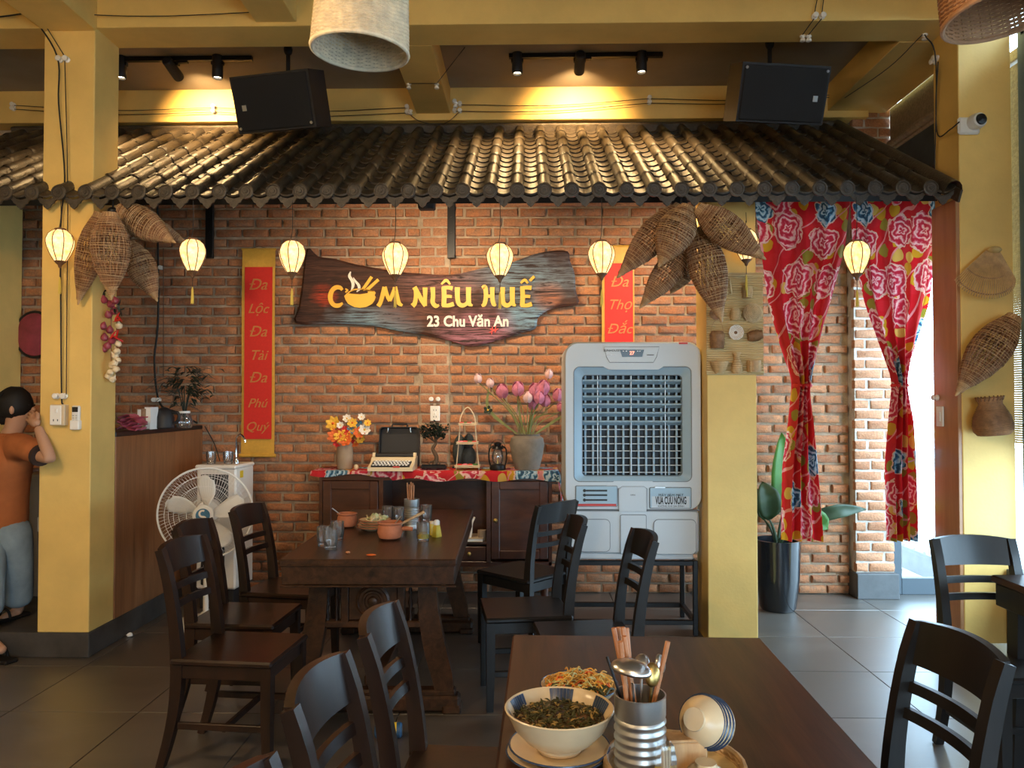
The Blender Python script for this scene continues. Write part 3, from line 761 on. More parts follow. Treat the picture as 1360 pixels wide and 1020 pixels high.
# ================================================================== LANTERNS
def lantern(px, py, label, W=.150, Hh=.185, Y=4.36, tint=0):
    c = PY(px, py, Y)
    t = thing('silk_lantern', label, 'lantern', c, group='silk lanterns under the eave')
    prof = [(.026, .5), (.040, .47), (.062, .36), (.074, .20), (.0745, .10), (.069, -.04), (.056, -.22), (.038, -.40), (.026, -.5)]
    prof = [(r * W / .15, z * Hh) for r, z in prof]
    n = 8; sh = MB(); rg = []
    for r, z in prof:
        ring = []
        for k in range(32):
            a = 2 * math.pi * k / 32; ring.append((r * (1 - .06 * abs(math.sin(4 * a)) ** 1.0) * math.cos(a), r * (1 - .06 * abs(math.sin(4 * a))) * math.sin(a), z))
        rg.append(ring)
    sh.rings(rg, True); shade = sh.build('silk_shade', 'lantern_silk', t)
    for k in range(8):
        a = 2 * math.pi * k / 8
        MB().tube([((r + .001) * math.cos(a), (r + .001) * math.sin(a), z) for r, z in prof], .0026, 5).build('rib', 'cane_dark', shade)
    MB().lathe([(.027, 0), (.030, .004), (.030, .012), (.024, .014)], 16, (0, 0, prof[0][1] - .004)).build('top_ring', 'cane_dark', t)
    MB().lathe([(.028, .012), (.030, .006), (.024, -.004), (.012, -.016), (.008, -.030), (.002, -.034)], 16, (0, 0, prof[-1][1])).build('finial', 'cane_dark', t)
    zb = prof[-1][1] - .034
    MB().tube([(0, 0, zb), (0, 0, zb - .055)], .0022, 5).build('tassel_cord', 'wire_brown', t)
    tb = MB()
    for k in range(10):
        a = 2 * math.pi * k / 10 + .2; rr = .007
        tb.tube([(0, 0, zb - .05), (rr * .6 * math.cos(a), rr * .6 * math.sin(a), zb - .07), (rr * math.cos(a), rr * math.sin(a), zb - .14 - .004 * (k % 3))], .0022, 4)
    o = tb.build('tassel', 'tassel_yellow', t); o['kind'] = 'stuff'
    ztop = EZ - .05 - c.z
    MB().tube(spl([(-.012, 0, prof[0][1]), (-.004, 0, prof[0][1] + .03), (0, 0, prof[0][1] + .06), (.002, 0, ztop * .7), (0, 0, ztop)], 4), .002, 5).build('cord', 'wire', t)
    return t
for px, py, lb in ((80, 327, 'glowing silk lantern hanging in front of the yellow pillar with the light switch'),
                   (256, 340, 'glowing silk lantern hanging between the fish traps and the long red scroll'),
                   (388, 342, 'glowing silk lantern hanging between the long red scroll and the sign board'),
                   (525, 345, 'glowing silk lantern hanging over the middle of the sign, above NIÊU'),
                   (664, 346, 'glowing silk lantern hanging in front of the sign, above HUẾ'),
                   (799, 343, 'glowing silk lantern hanging between the sign board and the short scroll'),
                   (991, 326, 'silk lantern half hidden behind the woven fish traps on the middle pillar'),
                   (1138, 343, 'glowing silk lantern hanging in front of the floral curtain')):
    lantern(px, py, lb, Y=4.70 if px == 991 else 4.36)

# ================================================================== WOVEN FISH TRAPS
def trap_profile(t):
    # radius share along the length, 0 = mouth, 1 = tip
    pts = [(0, .36), (.04, .40), (.12, .62), (.25, .88), (.38, 1.0), (.52, .97), (.66, .82), (.80, .56), (.90, .33), (.95, .22), (1, .16)]
    for (a, ra), (b, rb) in zip(pts, pts[1:]):
        if a <= t <= b: return ra + (rb - ra) * (t - a) / (b - a)
    return .16
def fish_trap(p0, p1, rad, label, name='fish_trap', dense=1.0, group='woven fish traps under the eave', cm='cane'):
    p0, p1 = Vector(p0), Vector(p1); L = (p1 - p0).length
    t = thing(name, label, 'fish trap', p0, group=group, rot=align(p1 - p0).to_euler())
    nr = 22; steps = 20
    ribs = MB()
    for k in range(nr):
        a0 = 2 * math.pi * k / nr
        pts = []
        for i in range(steps + 1):
            u = i / steps; r = trap_profile(u) * rad; a = a0 + .12 * math.sin(3 * u + k)
            pts.append((r * math.cos(a), r * math.sin(a), u * L))
        ribs.tube(pts, .0026, 4, False)
    o = ribs.build('upright_canes', cm, t); o['kind'] = 'stuff'
    hoops = MB(); nh = int(34 * dense)
    rnd = random.Random(int(abs(p0.x * 1000)))
    for h in range(nh):
        u = .07 + .87 * (h + rnd.uniform(-.3, .3)) / nh; r = trap_profile(u) * rad + .0018
        m = 22
        hoops.tube([(r * math.cos(2 * math.pi * k / m), r * math.sin(2 * math.pi * k / m), u * L + .004 * math.sin(2 * math.pi * k / m + h)) for k in range(m)], .0016 if h % 3 else .0024, 4, False, True)
    o = hoops.build('woven_hoops', 'cane_hoop', t); o['kind'] = 'stuff'
    # fine inner weave: thin diagonal splints
    inn = MB()
    for k in range(26):
        a0 = 2 * math.pi * k / 26
        for sg in (-1, 1):
            pts = []
            for i in range(14):
                u = .05 + .9 * i / 13; r = trap_profile(u) * rad * .965; a = a0 + sg * u * 1.6
                pts.append((r * math.cos(a), r * math.sin(a), u * L))
            inn.rsweep(pts, .010, .0012, up=(0, 0, 1))
    o = inn.build('inner_splints', 'cane_splint', t); o['kind'] = 'stuff'
    nb = MB()
    for k in range(7):
        u = .90 + .1 * k / 7; nb.lathe([(trap_profile(u) * rad + .001, u * L), (trap_profile(u + .007) * rad + .0035, (u + .007) * L), (trap_profile(u + .014) * rad + .001, (u + .014) * L)], 14, cap0=False, cap1=False)
    nb.lathe([(.14 * rad, .985 * L), (.10 * rad, 1.03 * L), (.04 * rad, 1.06 * L)], 10)
    nb.build('tip_binding', 'cane_light', t)
    nm = MB()
    for k in range(4):
        u = .0 + .016 * k; nm.lathe([(trap_profile(u) * rad + .001, u * L), (trap_profile(u) * rad + .0045, (u + .008) * L), (trap_profile(u) * rad + .001, (u + .016) * L)], 16, cap0=False, cap1=False)
    nm.build('mouth_rim', 'cane_light', t)
    return t
def trap_px(a, b, wpx, Y, label, dY=0, **kw):
    p0, p1 = PY(*a, Y), PY(*b, Y + dY)
    return fish_trap(p0, p1, wpx * Y / FPX / 2, label, **kw)
trap_px((133, 282), (105, 398), 35, 4.37, 'slim woven fish trap hanging against the pillar beside the lantern', .03)
trap_px((146, 282), (148, 392), 49, 4.26, 'fat woven fish trap hanging straight down above the garlic string', .04)
trap_px((157, 277), (229, 320), 42, 4.47, 'woven fish trap tilted outward at the top of the cluster beside the counter pillar', .0)
trap_px((172, 322), (207, 396), 38, 4.60, 'short woven fish trap hanging behind the fat one, above the counter', .05)
trap_px((168, 283), (246, 322), 26, 4.62, 'thin woven fish trap peeking out behind the tilted one near the brick wall', .05, dense=.8)
trap_px((903, 274), (824, 364), 42, 4.50, 'long woven fish trap tilted toward the short red scroll', .0)
trap_px((914, 274), (877, 350), 50, 4.30, 'fat woven fish trap in the middle of the cluster at the middle pillar', .0)
trap_px((926, 276), (1012, 341), 44, 4.26, 'woven fish trap tilted toward the floral curtain', .0)
trap_px((926, 303), (957, 421), 49, 4.44, 'woven fish trap hanging in front of the bamboo mat of baskets', .0)
trap_px((915, 325), (853, 405), 37, 4.62, 'woven fish trap with its tip above the air cooler', .0)
trap_px((918, 340), (892, 388), 30, 4.64, 'short dark woven fish trap tucked behind the cluster near the cooler', .08)
trap_px((1348, 420), (1273, 520), 50, 4.34, 'long woven fish trap fixed aslant on the pillar under the straw hat', .04, group='woven things on the east pillar')
# the knot the clusters hang from
for px, lb in ((150, 'black cord knot holding the fish traps beside the counter pillar'), (905, 'black cord knot holding the fish traps at the middle pillar')):
    p = PY(px, 276, 4.44); m = MB().tube([(0, 0, .12), (0, 0, -.02)], .006, 6); m.ball((0, 0, -.02), (.03, .03, .025), 10, 6)
    for k in range(5):
        a = 2 * math.pi * k / 5; m.tube([(0, 0, -.02), (.05 * math.cos(a), .05 * math.sin(a), -.03)], .004, 5)
    tag(m.build('hanging_knot', 'cord_black', None, p), lb, 'cord')

# ---- woven jug basket and straw hat on the east pillar
p = PY(1320, 577, 4.36); s = 4.36 / FPX
t = thing('creel_basket', 'small round-bellied woven creel basket on the east pillar', 'basket', p, group='woven things on the east pillar', rot=(0, R(-6), 0))
prof = [(.08, 0), (.096, .02), (.10, .055), (.092, .10), (.070, .145), (.056, .17), (.058, .185), (.066, .205)]
w = MB()
for i in range(40):
    u = i / 39 * (len(prof) - 1); k = min(int(u), len(prof) - 2); f = u - k
    r = prof[k][0] * (1 - f) + prof[k + 1][0] * f; z = prof[k][1] * (1 - f) + prof[k + 1][1] * f
    w.tube([((r + (.002 if (q + i) % 2 else -.001)) * math.cos(2 * math.pi * q / 28), (r + (.002 if (q + i) % 2 else -.001)) * math.sin(2 * math.pi * q / 28), z) for q in range(28)], .0028, 4, False, True)
o = w.build('woven_body', 'cane', t); o['kind'] = 'stuff'
MB().lathe([(r - .002, z) for r, z in prof], 24, cap1=False).build('lining', 'cane_dark', t)
w = MB()
for k in range(20):
    a = 2 * math.pi * k / 20; w.tube([(.062 * math.cos(a), .062 * math.sin(a), .19), (.070 * math.cos(a + .12), .070 * math.sin(a + .12), .212)], .004, 5)
w.build('rim', 'cane_dark', t)
ap = PY(1316, 338, 4.45)
t = thing('straw_hat', 'fan-ribbed conical straw hat skeleton hung on the east pillar', 'hat', ap, group='woven things on the east pillar')
def hatpt(a, u):   # a -1..1 across, u 0..1 from crown to brim
    x = .168 * math.sin(a * 1.35) * (.22 + .78 * u) - .062 * u
    z = -.25 * u * math.cos(a * .95) + .02 * (1 - u) - .0
    y = -.10 * (.35 + .65 * math.cos(a * 1.3)) * (.3 + .7 * u)
    return Vector((x, y, z))
w = MB()
for k in range(34):
    a = -1 + 2 * k / 33
    w.tube([hatpt(a, u / 5) for u in range(6)] + [hatpt(a, 1.06)], .0030, 5)
o = w.build('ribs', 'cane_light', t); o['kind'] = 'stuff'
for u in (.3, .62, .97): MB().tube([hatpt(-1 + 2 * k / 30, u) + Vector((0, .003, 0)) for k in range(31)], .004, 5).build('hoop', 'cane', t)
MB().ball((.0, -.035, .02), (.038, .03, .02), 14, 8).build('crown', 'palm_leaf', t)

# ---- bamboo mat with small baskets
a, b_ = PY(938, 362, 4.785), PY(1014, 498, 4.785)
t = thing('bamboo_mat', 'hanging bamboo mat covered with miniature baskets on the middle pillar', 'mat', ((a.x + b_.x) / 2, 4.788, b_.z))
w, h = b_.x - a.x, a.z - b_.z
for k in range(45): MB().tube([(-w / 2, 0, (k + .5) * h / 45), (w / 2, 0, (k + .5) * h / 45)], h / 90 * 1.02, 5).build('splint', 'mat_bamboo', t)
for zz in (.02, h - .02): MB().box((0, -.008, zz), (w + .01, .006, .012), .002).build('batten', 'mat_bamboo', t)
def mini(px, py, label, fn, cat='basket'):
    p = PY(px, py, 4.772); t = thing('miniature_basket', label, cat, p + Vector((0, -.012, 0)), group='miniature baskets on the bamboo mat'); fn(t); t.scale = (1.3, 1.3, 1.3); return t
def weave(prof, t, mname='cane_pale', M=None, n=20, hoops=12, c=(0, 0, 0), hole=True):
    m = MB(); T = (M.to_4x4() if M is not None else Matrix.Identity(4))
    for i in range(hoops):
        u = i / (hoops - 1) * (len(prof) - 1); k = min(int(u), len(prof) - 2); f = u - k
        r = prof[k][0] * (1 - f) + prof[k + 1][0] * f; z = prof[k][1] * (1 - f) + prof[k + 1][1] * f
        m.tube([Vector(c) + (T @ Vector(((r + (.0008 if (q + i) % 2 else -.0008)) * math.cos(2 * math.pi * q / n), (r + (.0008 if (q + i) % 2 else -.0008)) * math.sin(2 * math.pi * q / n), z))) for q in range(n)], .0017, 4, False, True)
    o = m.build('weave', mname, t); o['kind'] = 'stuff'
    MB().lathe([(r * .96, z) for r, z in prof], 18, c, M, True, False).build('body', 'cane_light' if mname != 'cane' else 'cane', t)
def hoop_handle(t, r, h, z): MB().tube([(r * math.cos(a_), 0, z + h * math.sin(a_)) for a_ in [math.pi * k / 10 for k in range(11)]], .0018, 5).build('handle', 'cane_light', t)
fw = Rx(R(90))
mini(992, 388, 'tiny perforated cane cup with a yellow tassel on the bamboo mat', lambda t: (weave([(.020, -.028), (.024, 0), (.022, .022)], t), MB().tube([(-.012, -.03, .05), (-.012, -.032, -.028)], .004, 6).build('tassel', 'tassel_yellow', t)))
mini(968, 385, 'tiny slim cane loop scoop on the bamboo mat beside the fish trap', lambda t: (MB().tube([(0, -.006, .05), (.010, -.006, -.02), (-.012, -.010, -.024), (-.016, -.006, .02)], .004, 6).build('loop', 'cane_pale', t)))
mini(949, 419, 'tiny oval cane tray beside the tip of the fish trap on the mat', lambda t: weave([(.004, 0), (.018, .004), (.028, .012)], t, 'cane', Rx(R(70)) @ Matrix.Scale(1.0, 3)))
mini(976, 418, 'tiny barrel shaped cane box in the middle of the bamboo mat', lambda t: weave([(.017, -.026), (.023, -.01), (.023, .010), (.016, .026)], t, 'cane_pale'))
mini(999, 416, 'tiny round openwork cane dome on the bamboo mat', lambda t: weave([(.045, 0), (.043, .012), (.034, .026), (.018, .036), (.004, .039)], t, 'cane_pale', fw))
mini(952, 450, 'tiny square cane house basket with a loop handle on the mat', lambda t: (weave([(.030, -.045), (.034, -.02), (.036, .02), (.024, .035)], t, 'cane', None, 16), hoop_handle(t, .028, .06, .03)))
mini(976, 442, 'tiny flat white cane sieve with a dark centre on the bamboo mat', lambda t: (weave([(.004, .002), (.014, .004), (.028, .010), (.034, .016)], t, 'porcelain', fw), MB().ball((0, -.006, 0), (.008, .004, .008), 8, 6).build('centre', 'cane_dark', t)))
mini(1002, 446, 'tiny lying cane barrel with a hoop handle on the bamboo mat', lambda t: (weave([(.018, -.032), (.026, -.012), (.026, .012), (.018, .032)], t, 'cane', Ry(R(80))), hoop_handle(t, .036, .03, .012)))
mini(955, 489, 'tiny open cane bowl basket at the foot of the bamboo mat', lambda t: weave([(.018, -.024), (.034, 0), (.043, .03)], t, 'cane_pale'))
mini(978, 489, 'tiny cane bottle vase at the foot of the bamboo mat', lambda t: weave([(.018, -.024), (.026, -.008), (.025, .015), (.013, .042), (.012, .060), (.020, .072)], t, 'cane_pale'))
mini(1001, 488, 'tiny square cane crate at the foot of the bamboo mat', lambda t: weave([(.032, -.022), (.034, 0), (.033, .032)], t, 'cane_pale', Rz(R(45)), 4))

# ---- garlic, chilli and shallot string beside the counter pillar
gx = -2.50
g0 = PY(148, 388, 4.60)
t = thing('garlic_string', 'hanging string of purple shallots, red chillies and white garlic on the pillar', 'garlic string', g0)
def gp(px, py, dy=0): return PY(px, py, 4.60 + dy) - g0
MB().tube([(0, 0, .05), (0, 0, -.2), (.004, 0, -.5)], .004, 5).build('twine', 'cane', t)
rnd = random.Random(3)
for px, py in ((138, 398), (147, 404), (153, 399), (144, 418), (151, 413), (137, 433), (146, 438), (139, 448), (149, 452), (143, 459), (138, 463)):
    q = gp(px, py, rnd.uniform(-.03, .02)); MB().lathe([(.002, -.024), (.014, -.020), (.022, -.008), (.021, .006), (.011, .018), (.004, .028)], 12, q, Euler((rnd.uniform(-.6, .6), rnd.uniform(-.6, .6), 0)).to_matrix()).build('shallot', 'onion_purple', t)
for px, py in ((156, 420), (159, 423), (155, 426), (153, 447), (157, 450), (151, 444), (133, 437), (156, 444)):
    q = gp(px, py, -.03); d = Vector((rnd.uniform(-1, 1), rnd.uniform(-.4, .2), rnd.uniform(-1, 1))).normalized() * .03
    MB().tube(spl([q - d, q + Vector((0, -.004, 0)), q + d], 4), [.004, .006, .0065, .006, .0055, .005, .004, .003, .0015], 7).build('chilli', 'chili_red', t)
for px, py in ((158, 432), (157, 456), (155, 466), (152, 472), (156, 478), (149, 484), (154, 490), (144, 499), (150, 503), (147, 494), (152, 482)):
    q = gp(px, py, rnd.uniform(-.02, .02)); MB().lathe([(.004, -.020), (.016, -.018), (.021, -.006), (.019, .006), (.008, .016), (.003, .030)], 12, q, Euler((rnd.uniform(-.6, .6), rnd.uniform(-.6, .6), 0)).to_matrix()).build('garlic_bulb', 'garlic', t)
for px, py in ((138, 388), (158, 406), (160, 412), (152, 410)):
    q = gp(px, py, -.01)
    for k in range(4):
        d = Vector((rnd.uniform(-1, 1), rnd.uniform(-.5, .3), rnd.uniform(-1, .6))).normalized() * .04
        MB().rsweep([q, q + d * .5, q + d], [.006, .016, .002], .001).build('leaf', 'leaf_dark', t)

# ================================================================== SIGN BOARD
ol = [(145, 155), (190, 185), (260, 196), (340, 217), (430, 234), (520, 249), (620, 257), (720, 262), (800, 251), (900, 226), (990, 210), (1070, 180), (1150, 163), (1218, 165), (1228, 205), (1247, 260), (1252, 330), (1262, 382), (1180, 395), (1130, 410), (1095, 440), (1085, 482), (1020, 501), (940, 527), (820, 555), (730, 531), (620, 507), (520, 492), (400, 468), (250, 462), (100, 461), (112, 390), (125, 300)]
SY = 5.965
def s5(x, y): return PY(360 + x * 440 / 1360, 280 + y * 330 / 1020, SY)
c0 = s5(680, 360)
sign = thing('sign_board', 'live-edge dark wooden restaurant sign with gold lettering on the brick wall', 'sign', (c0.x, SY, c0.z))
pl = [(s5(x, y).x - c0.x, s5(x, y).z - c0.z) for x, y in ol]
pl = [(q.x, q.z) for q in spl([(x, 0, z) for x, z in pl], 3, True)]
def inset(pl, d):
    o = []; n = len(pl)
    for i in range(n):
        a, b_, c = Vector(pl[i - 1]), Vector(pl[i]), Vector(pl[(i + 1) % n]); tt = (c - a).normalized(); o.append((b_.x - tt.y * d, b_.y + tt.x * d))
    return o
bd = MB(); sgn = sum(pl[i - 1][0] * pl[i][1] - pl[i][0] * pl[i - 1][1] for i in range(len(pl)))
dd = .018 if sgn > 0 else -.018
bd.rings([[(x, .045, z) for x, z in pl], [(x, .012, z) for x, z in pl], [(x, 0, z) for x, z in inset(pl, dd)]], True, True, True)
bd.build('board', 'sign_board_wood', sign, ang=25)
def stroke(mb, pts, w, d=.012, M=None):
    """flat raised stroke: pts in x,z; w list or scalar"""
    P = [Vector((x, 0, z)) for x, z in pts]; n = len(P); L_, R_ = [], []
    for i in range(n):
        tt = (P[min(i + 1, n - 1)] - P[max(i - 1, 0)]).normalized(); nn = Vector((-tt.z, 0, tt.x)); ww = (w[i] if isinstance(w, (list, tuple)) else w) / 2
        L_.append(P[i] + nn * ww); R_.append(P[i] - nn * ww)
    rg = [[l, r, r + Vector((0, d, 0)), l + Vector((0, d, 0))] for l, r in zip(L_, R_)]
    mb.rings(rg, True, True, True)
def s7(x, y):   # sign lettering, pixel coordinates in a 1360x491 crop of 420..780 x 340..470
    p = PY(420 + x * 360 / 1360, 340 + y * 130 / 491, SY - .013); return (p.x - c0.x, p.z - c0.z)
K = 360 / 1360 * SY / FPX
def letter(nm, strokes, m='sign_gold'):
    mb = MB()
    for si, (pts, w) in enumerate(strokes):
        pp = [(q.x, q.z) for q in spl([(s7(*a)[0], 0, s7(*a)[1]) for a in pts], 5)] if len(pts) > 2 else [s7(*a) for a in pts]
        if isinstance(w, (list, tuple)):
            n = len(pp); ww = []
            for i in range(n):
                u = i / (n - 1) * (len(w) - 1); k = min(int(u), len(w) - 2); ww.append((w[k] * (1 - (u - k)) + w[k + 1] * (u - k)) * K)
        else: ww = w * K
        nv0 = len(mb.v); stroke(mb, pp, ww)
        for v_ in mb.v[nv0:]: v_.y -= .0007 * si
    return mb.build('letter_' + nm, m, sign, (0, -.013, 0), smooth=False)
letter('c', [([(130, 170), (118, 158), (98, 158), (80, 172), (70, 200), (74, 228), (90, 246), (112, 248), (132, 236)], [14, 20, 22, 22, 24, 22, 22, 22, 10])])
letter('m', [([(310, 252), (322, 232), (334, 190), (342, 155)], [22, 20, 22, 20]), ([(342, 155), (356, 200), (368, 226)], [22, 20, 16]), ([(368, 226), (384, 190), (396, 158)], [16, 20, 20]), ([(394, 155), (404, 200), (414, 236), (432, 248)], [22, 22, 22, 12])])
letter('n', [([(482, 250), (494, 236), (500, 200), (498, 160)], [24, 22, 20, 20]), ([(492, 156), (512, 190), (532, 226), (548, 250)], [24, 22, 22, 20]), ([(546, 250), (546, 200), (546, 158)], [18, 20, 24])])
letter('i', [([(584, 156), (586, 200), (584, 232), (600, 250), (616, 246)], [24, 22, 22, 22, 10])])
letter('e', [([(640, 156), (642, 200), (640, 250)], 24), ([(632, 160), (660, 158), (684, 162)], [16, 18, 22]), ([(640, 204), (662, 202), (680, 204)], 16), ([(632, 248), (662, 248), (690, 240)], [16, 20, 22]), ([(628, 142), (652, 122), (672, 142)], [10, 16, 10])])
letter('u', [([(708, 156), (708, 200), (714, 236), (734, 248), (754, 238), (762, 220)], [26, 24, 22, 22, 18, 14]), ([(764, 156), (764, 210), (768, 240), (784, 248)], [26, 24, 22, 10])])
letter('h', [([(832, 160), (846, 156), (852, 200), (844, 240), (830, 250)], [14, 24, 22, 22, 12]), ([(850, 202), (880, 200)], 16), ([(884, 156), (884, 210), (890, 240), (902, 248)], [24, 22, 22, 10])])
letter('u', [([(934, 156), (934, 200), (940, 236), (958, 248), (974, 238), (982, 220)], [26, 24, 22, 22, 18, 14]), ([(984, 156), (984, 210), (988, 240), (1002, 248)], [26, 24, 22, 10])])
letter('e', [([(1034, 156), (1036, 200), (1034, 250)], 24), ([(1024, 160), (1054, 158), (1080, 160)], [16, 18, 22]), ([(1034, 204), (1056, 202), (1074, 204)], 16), ([(1026, 248), (1056, 248), (1082, 240)], [16, 20, 22]), ([(1026, 136), (1046, 120), (1062, 136)], [10, 14, 10]), ([(1072, 124), (1094, 102)], 14)])
# the bowl that stands for the letter O
mb = MB(); bw = [(140, 200), (146, 218), (160, 240), (190, 256), (218, 260), (250, 256), (280, 240), (292, 222), (298, 205), (292, 196), (298, 184), (290, 174), (262, 172), (258, 186), (220, 192), (180, 190), (158, 186), (150, 192)]
q = [s7(*a) for a in bw]; mb.prism(list(reversed(q)), 0, .012); mb.build('bowl_emblem', 'sign_gold', sign, (0, -.013, 0), smooth=False)
letter('bowl_rim', [([(150, 192), (180, 172), (220, 166), (262, 172), (290, 178)], [4, 6, 6, 6, 4])])
letter('chopstick', [([(232, 170), (278, 104)], 15)]); letter('chopstick', [([(252, 172), (312, 118)], 15)])
letter('steam', [([(172, 78), (166, 100), (180, 124), (184, 148), (174, 176)], [4, 14, 16, 14, 3])], 'sign_white'); letter('steam', [([(186, 108), (196, 126), (212, 146), (214, 166), (202, 180)], [3, 10, 14, 12, 3])], 'sign_white')
letter('horn', [([(146, 164), (156, 172), (146, 182)], [6, 10, 6])])
FONT = None
def text_mesh(txt, size, m, off=0., shear=0., ext=.002, sx=1., align_='CENTER'):
    cu = bpy.data.curves.new('lettering', 'FONT'); cu.body = txt; cu.size = size; cu.offset = off; cu.shear = shear; cu.extrude = ext; cu.align_x = align_; cu.align_y = 'BOTTOM_BASELINE'
    cu.resolution_u = 3
    o = bpy.data.objects.new('lettering', cu); COL.objects.link(o)
    me = bpy.data.meshes.new_from_object(o); bpy.data.objects.remove(o); bpy.data.curves.remove(cu)
    me.transform(Matrix.Rotation(R(90), 4, 'X') @ Matrix.Diagonal((sx, 1, 1, 1))); me.materials.clear(); me.materials.append(M_[m]); return me
def label_text(parent, txt, size, m, loc, **kw): return put('lettering', text_mesh(txt, size, m, **kw), parent, loc)
a = s7(555, 352); b_ = s7(965, 352); hh = s7(555, 300)[1] - a[1]
me = text_mesh('23 Chu Văn An', hh / .70, 'sign_white', off=.0034, ext=.004, sx=1., align_='LEFT')
wx = max(v.co.x for v in me.vertices); me.transform(Matrix.Diagonal(((b_[0] - a[0]) / wx, 1, 1, 1)))
put('address_lettering', me, sign, (a[0], -.006, a[1]))
letter('painted_mark', [([(872, 366), (906, 372)], 6), ([(884, 356), (880, 392)], 6), ([(900, 352), (898, 384)], 6), ([(868, 384), (914, 364)], 5)], 'sticker_red')

# ================================================================== SCROLLS
def scroll(name, tl, br, red_tl, red_br, words_, label, Y=5.985):
    a, b_ = PY(*tl, Y), PY(*br, Y); r0, r1 = PY(*red_tl, Y), PY(*red_br, Y)
    cx = (a.x + b_.x) / 2; w, h = b_.x - a.x, a.z - b_.z
    t = thing(name, label, 'scroll', (cx, Y, b_.z), group='red and gold calligraphy scrolls')
    mb = MB(); rg = []
    for i in range(9):
        z = h * i / 8; y = .006 * math.sin(i * .8); rg.append([(-w / 2, y, z), (w / 2, y, z), (w / 2, y + .004, z), (-w / 2, y + .004, z)])
    mb.rings(rg, True, True, True); mb.build('gold_cloth', 'scroll_gold', t)
    mb = MB().box(((r0.x + r1.x) / 2 - cx, -.010, (r0.z + r1.z) / 2 - b_.z), (r1.x - r0.x, .005, r0.z - r1.z)); mb.build('red_panel', 'scroll_red', t)
    MB().tube([(-w / 2 - .012, 0, 0), (w / 2 + .012, 0, 0)], .014, 10).build('bottom_rod', 'scroll_gold', t)
    MB().tube([(-w / 2 - .006, 0, h), (w / 2 + .006, 0, h)], .008, 8).build('top_rod', 'scroll_gold', t)
    MB().tube([(-w * .3, 0, h), (0, .004, h + .025), (w * .3, 0, h)], .002, 4).build('hanger', 'wire', t)
    for (wd, px, py, sz) in words_:
        q = PY(px, py, Y)
        me_ = text_mesh(wd.replace('Đ', 'D'), sz, 'calligraphy_gold', off=0, shear=.35, ext=.002)
        put('calligraphy', me_, t, (q.x - cx, -.0145, q.z - b_.z))
        if wd[0] == 'Đ':
            mx_ = min(v.co.x for v in me_.vertices)
            MB().box((q.x - cx + mx_ + .19 * sz, -.0172, q.z - b_.z + .35 * sz), (.34 * sz, .002, .06 * sz)).build('calligraphy_bar', 'calligraphy_gold', t)
    return t
scroll('calligraphy_scroll', (322, 331), (364, 605), (326, 355), (361, 583), [('Đa', 343, 385, .125), ('Lộc', 343, 416, .105), ('Đa', 343, 447, .12), ('Tài', 343, 478, .11), ('Đa', 343, 508, .12), ('Phú', 342, 541, .10), ('Quý', 341, 572, .10)], 'long red scroll with seven gold calligraphy words beside the sign board')
scroll('calligraphy_scroll', (799, 327), (843, 600), (803, 350), (841, 580), [('Đa', 822, 381, .12), ('Thọ', 822, 411, .11), ('Đắc', 822, 443, .11)], 'red calligraphy scroll partly hidden behind the air cooler')

# dark red oval dish on the wall behind the woman
p = PY(44, 444, WY - .05)
t = thing('wall_dish', 'dark red oval dish hung on the brick wall behind the pillar', 'dish', p)
MB().lathe([(.003, 0), (.13, -.004), (.155, -.02)], 28, (0, 0, 0), Matrix.Diagonal((1, 1, 1.15)) @ Rx(R(90))).build('face', 'onion_purple', t)
MB().tube([(.155 * math.cos(2 * math.pi * k / 28), .020, .178 * math.sin(2 * math.pi * k / 28)) for k in range(28)], .012, 6, False, True).build('rim', 'black_wood', t)

# ================================================================== FLORAL CURTAINS
def curtain(pxs, label, seed, Y=4.86, ztop=2.86):
    """pxs: rows (py, x_left, x_right) of the outline"""
    rnd = random.Random(seed); cols_n = 44; rows_ = []
    ys = [r[0] for r in pxs]
    for i in range(81):
        py = ys[0] + (ys[-1] - ys[0]) * i / 80
        for (y0, l0, r0), (y1, l1, r1) in zip(pxs, pxs[1:]):
            if y0 <= py <= y1:
                f = (py - y0) / (y1 - y0); f = f * f * (3 - 2 * f) if False else f; l, r = l0 + (l1 - l0) * f, r0 + (r1 - r0) * f; break
        rows_.append((py, l, r))
    # smooth the outline
    sm = []
    for i in range(81):
        k0, k1 = max(0, i - 2), min(80, i + 2); sm.append((rows_[i][0], sum(q[1] for q in rows_[k0:k1 + 1]) / (k1 - k0 + 1), sum(q[2] for q in rows_[k0:k1 + 1]) / (k1 - k0 + 1)))
    full_w = pxs[0][2] - pxs[0][1]
    mb = MB(); mb.uv = []; rg = []
    a0 = PY(pxs[0][1], 531, Y); zt = None
    for i, (py, l, r) in enumerate(sm):
        sq = (r - l) / full_w; row = []
        amp = .012 + .05 * (1 - min(1, sq))
        for k in range(cols_n + 1):
            u = k / cols_n; p = PY(l + (r - l) * u, py, Y)
            y = amp * math.sin(u * 2 * math.pi * 4 + seed + .6 * math.sin(i * .05)) + .25 * amp * math.sin(u * 2 * math.pi * 9 + seed * 2)
            row.append((p.x, Y + y, p.z)); mb.uv.append((u * .62 + seed * .37, i / 80 * 2.05))
        rg.append(row)
    base = Vector((rg[0][cols_n // 2][0], Y, rg[-1][0][2]))
    rg = [[Vector(p) - base for p in row] for row in rg]
    mb.rings(rg, False)
    t = thing('floral_curtain', label, 'curtain', base)
    o = mb.build('cloth', 'floral_cloth', t, ang=80)
    return t, base
t, b0 = curtain([(249, 1000, 1131), (262, 1002, 1131), (330, 1012, 1124), (400, 1022, 1106), (460, 1040, 1089), (505, 1057, 1076), (522, 1055, 1074), (560, 1051, 1080), (620, 1042, 1086), (680, 1040, 1091), (718, 1039, 1094)], 'red floral curtain gathered in a knot in front of the brick wall', 1)
